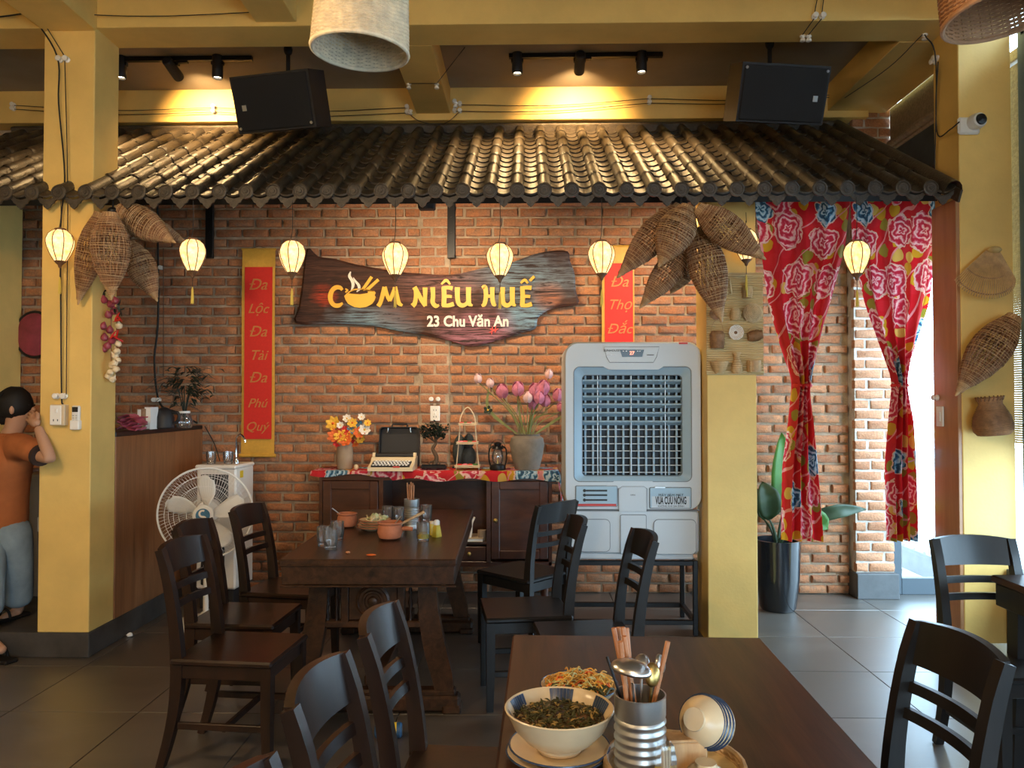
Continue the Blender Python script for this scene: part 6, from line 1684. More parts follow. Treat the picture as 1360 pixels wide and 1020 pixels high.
# ================================================================== ON THE CARVED TABLE
FTZ = .7605
def ft(px, py): return PZ(px, py, FTZ)
def clay_pot(px, py, r_, h_, label, handle=None):
    p = ft(px, py); t = thing('clay_pot', label, 'pot', p, group='clay pots on the carved table')
    MB().lathe([(r_ * .6, 0), (r_ * .85, h_ * .12), (r_, h_ * .45), (r_ * .93, h_ * .78), (r_ * .86, h_ * .88), (r_ * .92, h_), (r_ * .82, h_), (r_ * .78, h_ * .85), (r_ * .85, h_ * .5), (.003, h_ * .35)], 28).build('pot', 'clay', t)
    MB().tube([(r_ * .93 * math.cos(2 * math.pi * k / 28), r_ * .93 * math.sin(2 * math.pi * k / 28), h_) for k in range(28)], .005, 6, False, True).build('rim', 'clay', t)
    if handle:
        MB().tube(spl([(r_ * .8, 0, h_ * .62), (r_ * 1.35, -.01, h_ * .66), (r_ * 1.8, -.01, h_ * .62)], 4), .011, 8).build('handle', 'clay', t)
    return t, p
pt, pA = clay_pot(461, 700, .058, .078, 'clay pot with a spoon at the carved table edge behind the plates')
pt2, pB = clay_pot(518, 716, .068, .088, 'clay pot with a long wooden ladle at the front of the carved table', True)
def spoon(name, a_, b_, m, label, bowl=.018, rad=.003, cat='spoon'):
    a_, b_ = Vector(a_), Vector(b_); t = thing(name, label, cat, a_); L = b_ - a_
    MB().tube([L * .12, L * .5, L], [rad * .8, rad, rad * 1.3], 7).build('handle', m, t)
    MB().ball((0, 0, 0), (bowl, bowl * .5, bowl * 1.4), 12, 8, align(L)).build('bowl', m, t); return t
spoon('soup_spoon', pA + Vector((-.01, 0, .05)), PY(441, 675, 4.45), 'steel', 'steel spoon leaning in the clay pot behind the plates')
spoon('wooden_ladle', pB + Vector((0, 0, .05)), PY(563, 680, pB.y + .1), 'pale_wood', 'wooden ladle resting across the front clay pot', .028, .007, 'ladle')
spoon('soup_spoon', pB + Vector((.0, .01, .05)), PY(532, 686, pB.y + .05), 'steel', 'steel spoon standing in the front clay pot', .014)
# stack of plates with leftover greens
p = ft(497, 704)
for k in range(4):
    r_ = .092 - .003 * (k % 2); t = thing('plate', ['round plate at the bottom of the stack on the carved table', 'round plate second from the bottom of the stack on the carved table', 'round plate under the topmost of the stack on the carved table', 'topmost plate of the stack, holding leftover greens'][k], 'plate', p + Vector((.004 * k - .008 * (k % 2), 0, .0135 * k)), group='plates stacked on the carved table')
    MB().lathe([(r_ * .55, 0), (r_ * .60, .003), (r_ * .95, .016), (r_, .020), (r_ * .97, .022), (r_ * .58, .008), (.003, .007)], 32).build('dish', 'ivory_ceramic', t)
    MB().tube([(r_ * math.cos(2 * math.pi * q_ / 32), r_ * math.sin(2 * math.pi * q_ / 32), .021) for q_ in range(32)], .0022, 5, False, True).build('rim_band', 'clay', t)
tz = .0135 * 3 + .012; rnd = random.Random(21)
for k in range(16):
    a_ = rnd.uniform(0, 6.28); rr = rnd.uniform(0, .06); c = p + Vector((rr * math.cos(a_), rr * math.sin(a_), tz + rnd.uniform(0, .022)))
    nm, m, lb = [('cracker', 'rice_cracker', 'pale rice cracker piece among the leftovers on the topmost plate'), ('lettuce', 'cabbage', 'green leaf scrap among the leftovers on the topmost plate')][k % 2]
    b = MB(); rg = []
    for i in range(5): rg.append([(-.022 + .011 * i + rnd.uniform(-.003, .003), -.016 + .008 * j, .010 * math.sin(i * 1.1 + j) + rnd.uniform(-.004, .004)) for j in range(5)])
    b.rings(rg, False); o = b.build(nm, m, None, c, rot=(rnd.uniform(-.7, .7), rnd.uniform(-.7, .7), rnd.uniform(0, 3))); tag(o, lb, 'food', 'leftovers on the topmost plate')
    md = o.modifiers.new('thickness', 'SOLIDIFY'); md.thickness = .004
def can(p, label, r_, h_, nring, group=None):
    t = thing('chopstick_can', label, 'can', p)
    pr = [(r_ * .97, 0), (r_, .004), (r_, h_ * .12)]
    for k in range(nring):
        z = h_ * (.14 + .60 * k / nring); d = h_ * .60 / nring; pr += [(r_ * .955, z + d * .1), (r_ * .955, z + d * .25), (r_ * 1.02, z + d * .55), (r_ * 1.02, z + d * .7), (r_ * .955, z + d * .98)]
    pr += [(r_ * 1.0, h_ * .77), (r_ * 1.0, h_ * .97), (r_ * 1.02, h_), (r_ * .96, h_), (r_ * .94, h_ * .9), (r_ * .94, .01), (.002, .01)]
    MB().lathe(pr, 36).build('body', 'steel_dull', t)
    return t
p = ft(545, 704); p.y += .05
can(p, 'ribbed tin can full of chopsticks on the carved table', 10 * p.y / FPX, .17, 8)
rnd = random.Random(31)
for k in range(12):
    a_ = rnd.uniform(0, 6.28); rr = rnd.uniform(.005, .028); b0_ = Vector((rr * math.cos(a_) * .5, rr * math.sin(a_) * .5, .012)); e_ = Vector((rr * math.cos(a_), rr * math.sin(a_), .255 + rnd.uniform(-.012, .012)))
    o = MB().tube([b0_, e_], [.0026, .0042], 6).build('chopstick', 'chopstick_wood', None, p); tag(o, 'brown wooden chopstick standing in the tin can on the carved table', 'chopstick', 'chopsticks in the can on the carved table')
for px, py, lb, fl2 in ((430, 725, 'empty glass at the corner of the carved table, beside two others', 0), (448, 717, 'empty glass behind two others at the corner of the carved table', 0), (439, 729, 'empty glass in front of two others at the corner of the carved table', 0), (562, 719, 'half full glass beside the yellow seasoning bottle', .45), (515, 694, 'empty glass behind the stacked plates next to the tin can', 0), (530, 695, 'empty glass touching the tin can on the carved table', 0), (566, 692, 'empty glass behind the ladle beside the tin can', 0)):
    tumbler(ft(px, py), lb, .035, .098, 'drinking glasses on the carved table', fl2)
p = ft(580, 713); t = thing('seasoning_bottle', 'small yellow seasoning bottle with a white cap', 'bottle', p)
MB().lathe([(.026, 0), (.027, .01), (.020, .05), (.016, .065)], 4).build('body', 'yellow_plastic', t); MB().lathe([(.016, .065), (.016, .085), (.008, .092)], 14).build('cap', 'white_plastic', t)
p = ft(573, 712); t = thing('seasoning_bottle', 'second small yellow seasoning bottle behind the white-capped one', 'bottle', p + Vector((-.004, .04, 0)))
MB().lathe([(.022, 0), (.023, .01), (.018, .05), (.014, .06)], 4).build('body', 'yellow_plastic', t); MB().lathe([(.014, .06), (.012, .075)], 12).build('cap', 'cream_plastic', t)
p = ft(493, 738); tag(MB().ball((0, 0, .004), (.024, .012, .005), 12, 6).build('cracker_crumb', 'petal_orange', None, p), 'orange cracker piece dropped at the edge of the carved table', 'food')
p = ft(462, 735); tag(MB().ball((0, 0, .005), (.012, .011, .007), 10, 6).build('cracker_crumb', 'chopstick_wood', None, p), 'brown crumb dropped beside the glasses on the carved table', 'food')

# ================================================================== ON THE NEAR TABLE
NTZ = .7605
# soup bowl on plate
bc = PZ(740, 985, NTZ); bc = Vector((PZ(741, 990, .80).x, 1.605, NTZ))
for k in range(2):
    r_ = .103; t = thing('saucer_plate', ['flat ivory plate at the bottom under the soup bowl', 'flat ivory plate directly under the soup bowl'][k], 'plate', bc + Vector((-.002 + .006 * k, 0, .0125 * k)), group='plates under the soup bowl')
    MB().lathe([(r_ * .5, 0), (r_ * .56, .003), (r_ * .93, .014), (r_, .018), (r_ * .97, .020), (r_ * .55, .007), (.003, .006)], 40).build('dish', 'ivory_ceramic', t)
    MB().tube([(r_ * math.cos(2 * math.pi * q_ / 40), r_ * math.sin(2 * math.pi * q_ / 40), .019) for q_ in range(40)], .002, 5, False, True).build('rim_band', 'blue_glaze', t)
b0 = bc + Vector((.004, 0, .0212))
t = thing('soup_bowl', 'ivory bowl with blue brush strokes, full of dark herb soup', 'bowl', b0)
BR, BHh = .113, .085
MB().lathe([(.045, 0), (.048, .006), (.046, .010), (.070, .022), (.094, .048), (.105, .072), (BR, BHh), (BR - .002, BHh + .002), (BR - .006, BHh), (.098, .070), (.086, .048), (.060, .026), (.003, .020)], 48).build('bowl', 'ivory_ceramic', t)
for a0 in (85, 25, 150, 200, 330, 268):
    for k in range(7):
        a_ = R(a0 + (k - 3) * 4.2); ln = .018 + .012 * random.random(); rg = []
        for i in range(5):
            s_ = i / 4; z = BHh - s_ * ln; rr_ = (BR - .0065) - (BR - .1035) * s_ * ln / .015
            rr_ = .098 + (BR - .006 - .098) * (z - .070) / (BHh - .070) if z > .07 else .086 + .012 * (z - .048) / .022
            rg.append([((rr_ - .0012) * math.cos(a_ + d_), (rr_ - .0012) * math.sin(a_ + d_), z) for d_ in (-.034, 0, .034)])
        b = MB(); b.rings(rg, False); b.build('brush_stroke', 'blue_glaze', t)
MB().lathe([(.0945, .062), (.003, .0625)], 40, cap0=False).build('broth', 'broth', t)
rnd = random.Random(41)
hb = MB(); hb2 = MB()
for k in range(420):
    a_ = rnd.uniform(0, 6.28); rr_ = .092 * math.sqrt(rnd.random()) * .95; c = Vector((rr_ * math.cos(a_), rr_ * math.sin(a_), .063 + rnd.uniform(0, .010) * (1 - rr_ / .1)))
    e = Vector((rnd.uniform(-1, 1), rnd.uniform(-1, 1), rnd.uniform(-.15, .25))).normalized() * rnd.uniform(.008, .02)
    (hb if k % 5 else hb2).rsweep(spl([c, c + e * .5 + Vector((0, 0, .003)), c + e], 2), [.001, .004, .005, .003, .0008], .0009)
o = hb.build('herbs', 'herb', t); o['kind'] = 'stuff'; o = hb2.build('shredded_topping', 'herb_light', t); o['kind'] = 'stuff'
# noodle plate
b0 = Vector((PZ(767, 915, .77).x, 1.90, NTZ))
t = thing('noodle_bowl', 'shallow brown-rimmed bowl of yellow fried noodles with vegetables', 'bowl', b0)
MB().lathe([(.045, 0), (.05, .005), (.075, .022), (.092, .040), (.096, .046), (.092, .046), (.070, .026), (.003, .018)], 40).build('bowl', 'ivory_ceramic', t)
MB().tube([(.095 * math.cos(2 * math.pi * q_ / 40), .095 * math.sin(2 * math.pi * q_ / 40), .046) for q_ in range(40)], .002, 5, False, True).build('rim_band', 'blue_glaze', t)
for m, cnt, nm in (('noodle', 170, 'noodles'), ('cabbage', 60, 'cabbage_shreds'), ('petal_orange', 40, 'carrot_shreds'), ('herb', 70, 'herb_bits')):
    nb = MB()
    for k in range(cnt):
        a_ = rnd.uniform(0, 6.28); rr_ = .085 * math.sqrt(rnd.random()); hz = .036 + .036 * (1 - (rr_ / .09) ** 2) * rnd.uniform(.5, 1)
        if m == 'herb': a_ = rnd.uniform(3.6, 5.9); rr_ = rnd.uniform(.05, .09); hz = .046
        c = Vector((rr_ * math.cos(a_), rr_ * math.sin(a_), hz)); d_ = rnd.uniform(0, 6.28); e = Vector((math.cos(d_), math.sin(d_), rnd.uniform(-.3, .2))) * .03
        c2 = c + e; 
        if math.hypot(c2.x, c2.y) > .088: e = -e
        nb.tube(spl([c, c + e * .5 + Vector((0, 0, .008)), c + e], 3), .0017 if m != 'herb' else .003, 5)
    o = nb.build(nm, m, t); o['kind'] = 'stuff'
# woven tray with tin can, bowls, tissue box
tc_ = Vector((PZ(890, 1010, .77).x, 1.54, NTZ))
t = thing('woven_tray', 'round woven bamboo tray holding a tin can and small bowls', 'tray', tc_)
MB().lathe([(.128, 0), (.132, .004), (.132, .010), (.003, .010)], 40).build('base', 'mat_bamboo', t)
m = MB()
for k in range(3): m.tube([(.134 * math.cos(2 * math.pi * q_ / 60), .134 * math.sin(2 * math.pi * q_ / 60), .010 + .009 * k + .003 * math.sin(q_ * math.pi + k * 1.5)) for q_ in range(60)], .006, 6, False, True)
m.build('woven_rim', 'cane_light', t)
TZt = NTZ + .0105
cp_ = Vector((PY(850, 960, 1.50).x, 1.50, TZt)); CANR = 33.5 * 1.5 / FPX
can(cp_, 'ribbed tin can of chopsticks and spoons on the woven tray', CANR, .165, 6)
zt_ = .165
def stick(px0, py0, Y0, bx, by, m='chopstick_wood', r_=.0042, lb='brown wooden chopstick standing in the tin can on the woven tray', g_='chopsticks in the can on the woven tray'):
    e_ = PY(px0, py0, Y0) - cp_; b_ = Vector((bx, by, .012))
    tag(MB().tube([b_, e_], [r_ * .75, r_], 7).build('chopstick', m, None, cp_), lb, 'chopstick', g_)
for px0, py0, Y0, bx, by in ((815, 834, 1.52, .004, .01), (821, 833, 1.53, -.006, .0), (827, 833, 1.50, .004, -.012), (832, 834, 1.54, .0, .014), (824, 852, 1.47, -.012, .0), (829, 845, 1.49, .01, .0)):
    stick(px0, py0, Y0, bx, by, r_=.0052)
stick(887, 852, 1.50, -.004, .004, lb='brown wooden chopstick leaning alone at the rim of the tin can on the tray', g_=None, r_=.0052)
stick(806, 872, 1.53, .012, -.006, 'black_plastic', .0028, 'thin black stick leaning out of the tin can on the tray', None)
def ladle(px0, py0, Y0, r_, label, tilt, m='steel', base=(0, 0)):
    c = PY(px0, py0, Y0); t = thing('metal_spoon', label, 'spoon', c, group='spoons in the tin can on the tray')
    b = MB(); prof = [(r_ * math.sin(math.pi / 2 * k / 7), r_ * .55 * math.cos(math.pi / 2 * k / 7)) for k in range(8)]
    A = Euler(tilt).to_matrix(); b.lathe(list(reversed(prof)), 24, (0, 0, 0), A @ Matrix.Diagonal((.82, 1.15, 1)), False, True); o = b.build('bowl', m, t); md = o.modifiers.new('thickness', 'SOLIDIFY'); md.thickness = .0015
    e_ = cp_ + Vector((base[0], base[1], .02)) - c; s0 = e_.normalized() * r_ * .8; MB().tube([s0, e_ * .5, e_], .0026, 6).build('handle', m, t)
ladle(838, 890, 1.46, .034, 'large polished spoon lying over the front of the tin can', (R(10), R(-8), R(80)))
ladle(866, 896, 1.49, .020, 'polished spoon standing on edge in the tin can', (R(75), R(10), R(20)), 'brass', (.01, 0))
ladle(852, 884, 1.53, .020, 'polished spoon at the rear of the tin can', (R(60), 0, R(-20)))
ladle(876, 882, 1.54, .017, 'small polished spoon beside the lone chopstick in the tin can', (R(80), 0, R(40)), 'steel', (.015, .01))
# small bowls
def small_bowl(c, r_, h_, label, rot, ring=True, m='ivory_ceramic'):
    t = thing('rice_bowl', label, 'bowl', c, rot=rot, group='small bowls on the woven tray')
    MB().lathe([(r_ * .42, 0), (r_ * .44, h_ * .12), (r_ * .40, h_ * .13), (r_ * .72, h_ * .34), (r_ * .93, h_ * .70), (r_, h_), (r_ * .96, h_), (r_ * .88, h_ * .7), (r_ * .65, h_ * .36), (.003, h_ * .26)], 36).build('bowl', m, t)
    if ring:
        for z, w_ in ((.88, .0026), (.74, .0014)):
            rr_ = r_ * (.93 + .07 * (z - .70) / .30) + .0006
            MB().tube([(rr_ * math.cos(2 * math.pi * q_ / 40), rr_ * math.sin(2 * math.pi * q_ / 40), h_ * z) for q_ in range(40)], w_, 5, False, True).build('blue_band', 'blue_glaze', t)
    return t
Yb = 1.56
for k in range(3):
    ax_ = Vector((.60, .70, -.38)).normalized(); p = PY(921, 955, 1.52) + ax_ * .015 * k; small_bowl(p, .051, .048, ['outermost bowl of the tilted stack, its foot ring facing out', 'middle bowl of the tilted stack on the woven tray', 'innermost bowl of the tilted stack, leaning on the tray rim'][k], align(ax_).to_euler())
small_bowl(Vector((PZ(925, 1012, .78).x, 1.475, TZt + .047)), .047, .047, 'small plain bowl turned upside down at the tray edge', (R(180), 0, 0), False)
p = PY(911, 1000, 1.535); t = thing('tissue_box', 'small pale wooden toothpick box between the can and the bowls', 'box', (p.x, 1.535, TZt), R(6))
MB().box((0, 0, .032), (.076, .035, .064), .003).build('body', 'pale_wood', t); MB().box((0, 0, .066), (.080, .038, .006), .002).build('lid', 'pale_wood', t)
p = PY(883, 1015, 1.435); t = thing('toothpick_jar', 'clear jar of toothpicks with a yellow label beside the tin can', 'jar', (p.x, 1.425, NTZ + .0), R(8))
t.location.z = TZt; t.scale = (1.3, 1.3, 1.65)
MB().lathe([(.017, 0), (.018, .004), (.0165, .05), (.013, .062)], 4, M=Rz(R(45))).build('body', 'drinking_glass', t)
MB().box((0, 0, .018), (.0245, .0245, .030)).build('label_band', 'sticker_yellow', t)
for k in range(9): MB().tube([((k % 3 - 1) * .004, (k // 3 - 1) * .004, .034), ((k % 3 - 1) * .0045, (k // 3 - 1) * .0045, .058)], .001, 5).build('toothpick', 'cream_plastic', t)

# ================================================================== LITTER ON THE FLOOR
def tissue(px, py, label, s_=.03):
    p = PZ(px, py, 0.0); rnd = random.Random(px); b = MB(); rg = []
    for i in range(7):
        th = math.pi * i / 6; rg.append([(s_ * math.sin(th) * math.cos(2 * math.pi * k / 9) * rnd.uniform(.6, 1.3), s_ * math.sin(th) * math.sin(2 * math.pi * k / 9) * rnd.uniform(.6, 1.3), s_ * .7 - s_ * .7 * math.cos(th) * rnd.uniform(.8, 1.1)) for k in range(9)])
    b.rings(rg, True, True, True); tag(b.build('crumpled_tissue', 'paper', None, p, smooth=False), label, 'tissue')
tissue(394, 886, 'crumpled white tissue on the floor beside the chair leg')
tissue(551, 922, 'crumpled white tissue resting by the foot of the carved table')
tissue(172, 846, 'torn white paper scrap on the floor beside the counter plinth', .02)
p = PZ(516, 980, .0); t = thing('drink_can', 'blue drink can lying on the floor under the carved table', 'can', (p.x, p.y, .033), rot=(0, R(90), R(6)))
MB().lathe([(.026, -.06), (.033, -.052), (.033, .052), (.027, .06), (.024, .058)], 24).build('body', 'can_label', t); MB().lathe([(.0333, .02), (.0333, .036)], 24, cap0=False, cap1=False).build('gold_band', 'sticker_yellow', t); MB().lathe([(.026, .0605), (.003, .0595)], 20, cap0=False).build('lid', 'steel', t)
# ================================================================== RATTAN PENDANTS
def pendant(c, r_, h_, tilt, label, m, bulb=True):
    t = thing('rattan_pendant', label, 'lamp', c, rot=tilt, group='rattan pendant lamps')
    b = MB(); n = 72; rows_ = 46
    # woven shade: uprights and horizontal strands weaving in and out
    for i in range(rows_):
        z = h_ * i / (rows_ - 1); rr = r_ * (1 - .10 * z / h_)
        b.tube([((rr + (.0022 if (q_ // 2 + i) % 2 else -.0022)) * math.cos(2 * math.pi * q_ / n), (rr + (.0022 if (q_ // 2 + i) % 2 else -.0022)) * math.sin(2 * math.pi * q_ / n), z) for q_ in range(n)], .0038, 4, False, True)
    o = b.build('woven_shade', m, t); o['kind'] = 'stuff'
    b = MB()
    for k in range(36):
        a_ = 2 * math.pi * k / 36 + .04; b.tube([(r_ * math.cos(a_), r_ * math.sin(a_), 0), (r_ * .9 * math.cos(a_), r_ * .9 * math.sin(a_), h_)], .0030, 5)
    o = b.build('uprights', m, t); o['kind'] = 'stuff'
    for z, rr in ((0, r_), (h_, r_ * .9)): MB().tube([(rr * math.cos(2 * math.pi * q_ / 48), rr * math.sin(2 * math.pi * q_ / 48), z) for q_ in range(48)], .007, 8, False, True).build('hoop', m, t)
    MB().lathe([(r_ * .89, h_), (.02, h_ + .01)], 32, cap0=False).build('top', m, t)
    MB().ball((0, 0, h_ - .10), (.03, .03, .04), 14, 10).build('bulb', 'porcelain', t)
    MB().lathe([(.02, h_ - .06), (.022, h_), (.012, h_ + .03)], 14).build('lamp_holder', 'black_plastic', t)
    MB().tube([(0, 0, h_ + .02), (0, 0, CEIL - c.z)], .003, 6).build('cord', 'wire', t)
    return t
c = PY(478, 68, 2.40); pendant(c, 64 * 2.40 / FPX, .26, (R(2), R(3), 0), 'pale woven rattan pendant lamp hanging over the dining room', 'rattan_white')
c = PY(1340, 15, 2.10); pendant(c, 78 * 2.10 / FPX, .26, (R(-3), R(-7), 0), 'reddish woven rattan pendant lamp hanging near the east pillar', 'rattan_red')
# unseen lit pendants, added to fill the room with warm light
for k, (x, y) in enumerate(((-2.0, 1.6), (-2.2, -1.0), (.6, -1.2))):
    t = pendant(Vector((x, y, 2.75)), .15, .26, (0, 0, 0), ['lit rattan pendant lamp over the aisle beside the counter', 'lit rattan pendant lamp over the west tables by the street', 'lit rattan pendant lamp over the middle tables by the street'][k], 'rattan_white')
    l = bpy.data.lights.new('pendant_light', 'POINT'); l.energy = PEND_FILL; l.color = (1, .68, .36); l.shadow_soft_size = .05
    o = bpy.data.objects.new('pendant_light', l); COL.objects.link(o); o.parent = t; o.location = (0, 0, -.04)  # fill light set below the shade to reach ceiling and beams

# ================================================================== LOUDSPEAKERS
def speaker(pxc, pyc, Y, w_, h_, rot, label, side):
    c = PY(pxc, pyc, Y); t = thing('loudspeaker', label, 'loudspeaker', c, rot=rot, group='black loudspeakers under the ceiling')
    d_ = .36; pr = [(-w_ / 2, -d_ / 2), (w_ / 2, -d_ / 2), (w_ / 2 - .01, .06), (w_ * .36, d_ / 2), (-w_ * .36, d_ / 2), (-w_ / 2 + .01, .06)]
    b = MB(); b.rings([[(x, y, z) for x, y in pr] for z in (-h_ / 2, h_ / 2)], True, True, True); b.build('cabinet', 'black_plastic', t, smooth=False)
    MB().box((0, -d_ / 2 - .006, 0), (w_ - .025, .014, h_ - .025), .006).build('grille', 'speaker_cloth', t)
    MB().box((side * w_ * .36, -d_ / 2 - .015, -.02), (.03, .004, .035), .001).build('badge', 'steel_dull', t)
    for sx in (-1, 1): MB().lathe([(.010, 0), (.008, .006)], 10, (sx * (w_ / 2 - .025), -d_ / 2 - .012, (h_ / 2 - .03) * (1 if side > 0 else -1)), Rx(R(90))).build('bolt', 'steel', t)
    return t, c
s1, c = speaker(381, 136, 4.98, .55, .345, (R(20), 0, R(-13)), 'black loudspeaker aimed down, hung near the two-lamp track beside the pillar', -1)
hang = MB(); hang.tube([(0, 0, .2), (0, .0, CEIL - c.z)], .014, 8); hang.box((0, 0, .18), (.12, .05, .02), .004); hang.ball((0, 0, CEIL - c.z - .10), (.03, .03, .04), 10, 8)
o = hang.build('ceiling_bracket', 'black_metal', None, (c.x, c.y + .02, c.z)); tag(o, 'black ceiling bracket of the loudspeaker nearest the counter pillar', 'bracket')
s2, c = speaker(1024, 126, 4.95, .57, .345, (R(20), 0, R(8)), 'black loudspeaker aimed down, hung near the vestibule beam', 1)
hang = MB(); hang.tube([(0, 0, .2), (0, .0, CEIL - c.z)], .014, 8); hang.box((0, 0, .18), (.12, .05, .02), .004); hang.ball((0, 0, CEIL - c.z - .10), (.03, .03, .04), 10, 8)
o = hang.build('ceiling_bracket', 'black_metal', None, (c.x, c.y + .02, c.z)); tag(o, 'black ceiling bracket of the loudspeaker near the vestibule', 'bracket')

# ================================================================== TRACK LIGHTS
def track(px0, px1, py, heads, label, Y=5.30):
    a_, b_ = PY(px0, py, Y), PY(px1, py, Y); z = CEIL - .02
    t = thing('light_track', 'black ceiling track ' + label, 'track', ((a_.x + b_.x) / 2, Y, z), group='ceiling light tracks')
    MB().box((0, 0, 0), (b_.x - a_.x, .035, .03), .002).build('rail', 'black_metal', t)
    MB().box((0, 0, -.022), (.08, .03, .016), .002).build('adapter', 'black_metal', t)
    for (px, pyh, rot, pw, lb) in heads:
        c = PY(px, pyh, Y); t = thing('spot_lamp', lb, 'spotlight', (c.x, Y, z - .02), group='black spotlights on the tracks')
        MB().box((0, 0, -.012), (.085, .032, .026), .003).build('adapter', 'black_metal', t)
        L = c.z - (z - .02)
        MB().tube([(.0, 0, -.02), (.0, 0, L + .06)], .007, 8).build('stem', 'black_metal', t)
        A = Euler(rot).to_matrix()
        hd = MB().lathe([(.030, .088), (.036, .080), (.037, -.075), (.034, -.085), (.030, -.085), (.029, -.070), (.003, -.068)], 24, (0, 0, L), A).build('head', 'black_plastic', t)
        MB().lathe([(.028, -.071), (.003, -.0715)], 20, (0, 0, L), A, cap0=False).build('lens', 'lamp_face', hd)
        l = bpy.data.lights.new('spot_light', 'SPOT'); l.energy = pw; l.color = (1, .64, .28); l.spot_size = R(125 if not rot[0] else 100); l.spot_blend = 1.0; l.shadow_soft_size = .025
        o = bpy.data.objects.new('spot_light', l); COL.objects.link(o); o.parent = t; d_ = A @ Vector((0, 0, -1)); o.location = Vector((0, 0, L)) + d_ * .092; o.rotation_euler = d_.to_track_quat('-Z', 'Y').to_euler()
track(150, 335, 70, [(161, 88, (0, 0, 0), TRACK * .5, 'black spotlight pointing straight down beside the counter pillar'), (230, 92, (R(70), R(-16), 0), TRACK * 1.1, 'black spotlight tilted aslant toward the rear beam beside the first loudspeaker'), (289, 88, (0, 0, 0), TRACK * .5, 'black spotlight pointing straight down beside the first loudspeaker')], 'between the counter pillar and the first loudspeaker')
track(676, 880, 66, [(687, 82, (0, 0, 0), TRACK * .6, 'black spotlight pointing straight down beside the cross beam'), (770, 84, (R(70), 0, 0), TRACK * 1.1, 'black spotlight turned away toward the rear beam, middle of its track'), (852, 80, (0, 0, 0), TRACK * .6, 'black spotlight pointing straight down near the second loudspeaker')], 'between the cross beam and the second loudspeaker')

# ================================================================== WIRES AND PORCELAIN INSULATORS
ins_me = MB().lathe([(.010, 0), (.017, .002), (.018, .010), (.011, .014), (.010, .020), (.016, .025), (.017, .034), (.012, .038), (.004, .038)], 14).mesh('insulator', 'porcelain')
def insulator(p, d, lb, g):
    o = put('insulator', ins_me, None, p); o.rotation_euler = align(d).to_euler(); tag(o, lb, 'insulator', g); return o
def wire(pts, lb, r_=.0028, m='wire', sag=0):
    P = [Vector(p) for p in pts]
    b0_ = P[0].copy(); Q = spl([p - b0_ for p in P], 6) if len(P) > 2 else [p - b0_ for p in P]
    tag(MB().tube(Q, r_, 5).build('electric_wire', m, None, b0_), lb, 'wire')
FN = (0, -1, 0); DN = (0, 0, -1)
G = [('white porcelain insulator at the head of the counter pillar', 'insulators at the head of the counter pillar'), ('white porcelain insulator high on the counter pillar face', 'insulators on the counter pillar face'), ('white porcelain insulator on the cross beam underside', 'insulators on the cross beam'), ('white porcelain insulator on the rear beam', 'insulators on the rear beam'), ('white porcelain insulator on the front beam near the second loudspeaker', 'insulators on the front beam'), ('white porcelain insulator near the vestibule beam', 'insulators near the vestibule beam'), ('white porcelain insulator above the light switch', 'insulators above the light switch'), ('white porcelain insulator on the brick wall by the counter', 'insulators on the brick wall by the counter'), ('white porcelain insulator on the pale brick strip above the socket', 'insulators above the socket')]
def ins_px(lst, Y, k, d=FN):
    for px, py in lst: insulator(PY(px, py, Y), d, *G[k])
ins_px([(47, 19), (54, 19), (372, 14), (376, 19)], PF, 0)
ins_px([(81, 80), (90, 80)], PF, 1)
insulator(PZ(543, 111, BZ), DN, *G[2]); insulator(PZ(580, 111, BZ), DN, *G[2]); insulator(PZ(545, 146, BZ), DN, *G[2]); insulator(PZ(605, 136, BZ), DN, *G[2])
RBY = WY - .15
ins_px([(19, 140), (19, 145), (541, 143), (541, 150), (604, 136), (611, 139), (604, 148), (611, 148), (862, 131), (862, 137), (285, 143), (285, 149)], RBY, 3)
ins_px([(1081, 23), (1091, 23)], PF, 4); insulator(PZ(1066, 47, BZ) , DN, *G[4]); insulator(PZ(1074, 47, BZ), DN, *G[4])
ins_px([(1118, 125), (1122, 130)], RBY, 5); insulator(PX(1246, 77, CX0 - .004), (-1, 0, 0), *G[5]); insulator(PX(1243, 82, CX0 - .004), (-1, 0, 0), *G[5]); insulator(PZ(1228, 45, BZ), DN, *G[5])
ins_px([(77, 526), (87, 526)], PF, 6); ins_px([(206, 531), (212, 531)], WY - .012, 7); ins_px([(215, 356)], WY - .012, 7); ins_px([(573, 530), (582, 530)], WY - .02, 8)
# porcelain knobs hanging from the ceiling
insulator(PZ(332, 68, CEIL - .002), DN, 'white porcelain insulator on the ceiling at the end of the light track', None) if False else None
fo = Vector((0, -.03, 0))
wire([PY(47, 19, PF) + fo, PY(200, 25, PF) + fo, PY(372, 18, PF) + fo], 'thin wire strung along the front beam from the counter pillar')
wire([PY(-60, 27, PF) + fo, PY(0, 26, PF) + fo, PY(45, 20, PF) + fo], 'thick wire running off along the front beam away from the counter pillar', .005)
wire([PY(54, 20, PF) + fo, PY(90, 78, PF) + fo], 'short wire slanting between the insulators on the counter pillar')
wire([PY(46, 22, PF) + fo, PY(80, 78, PF) + fo, PY(82, 140, PF) + fo, PY(90, 235, PF) + fo, PY(85, 300, PF) + fo, PY(85, 420, PF) + fo, PY(86, 524, PF) + fo, PY(85, 537, PF) + Vector((0, -.012, 0))], 'dark wire running down the counter pillar to the light switch', .0045)
wire([PY(90, 82, PF) + fo, PY(94, 250, PF) + fo, PY(93, 400, PF) + fo, PY(92, 524, PF) + fo], 'thin wire down the counter pillar beside the thicker one')
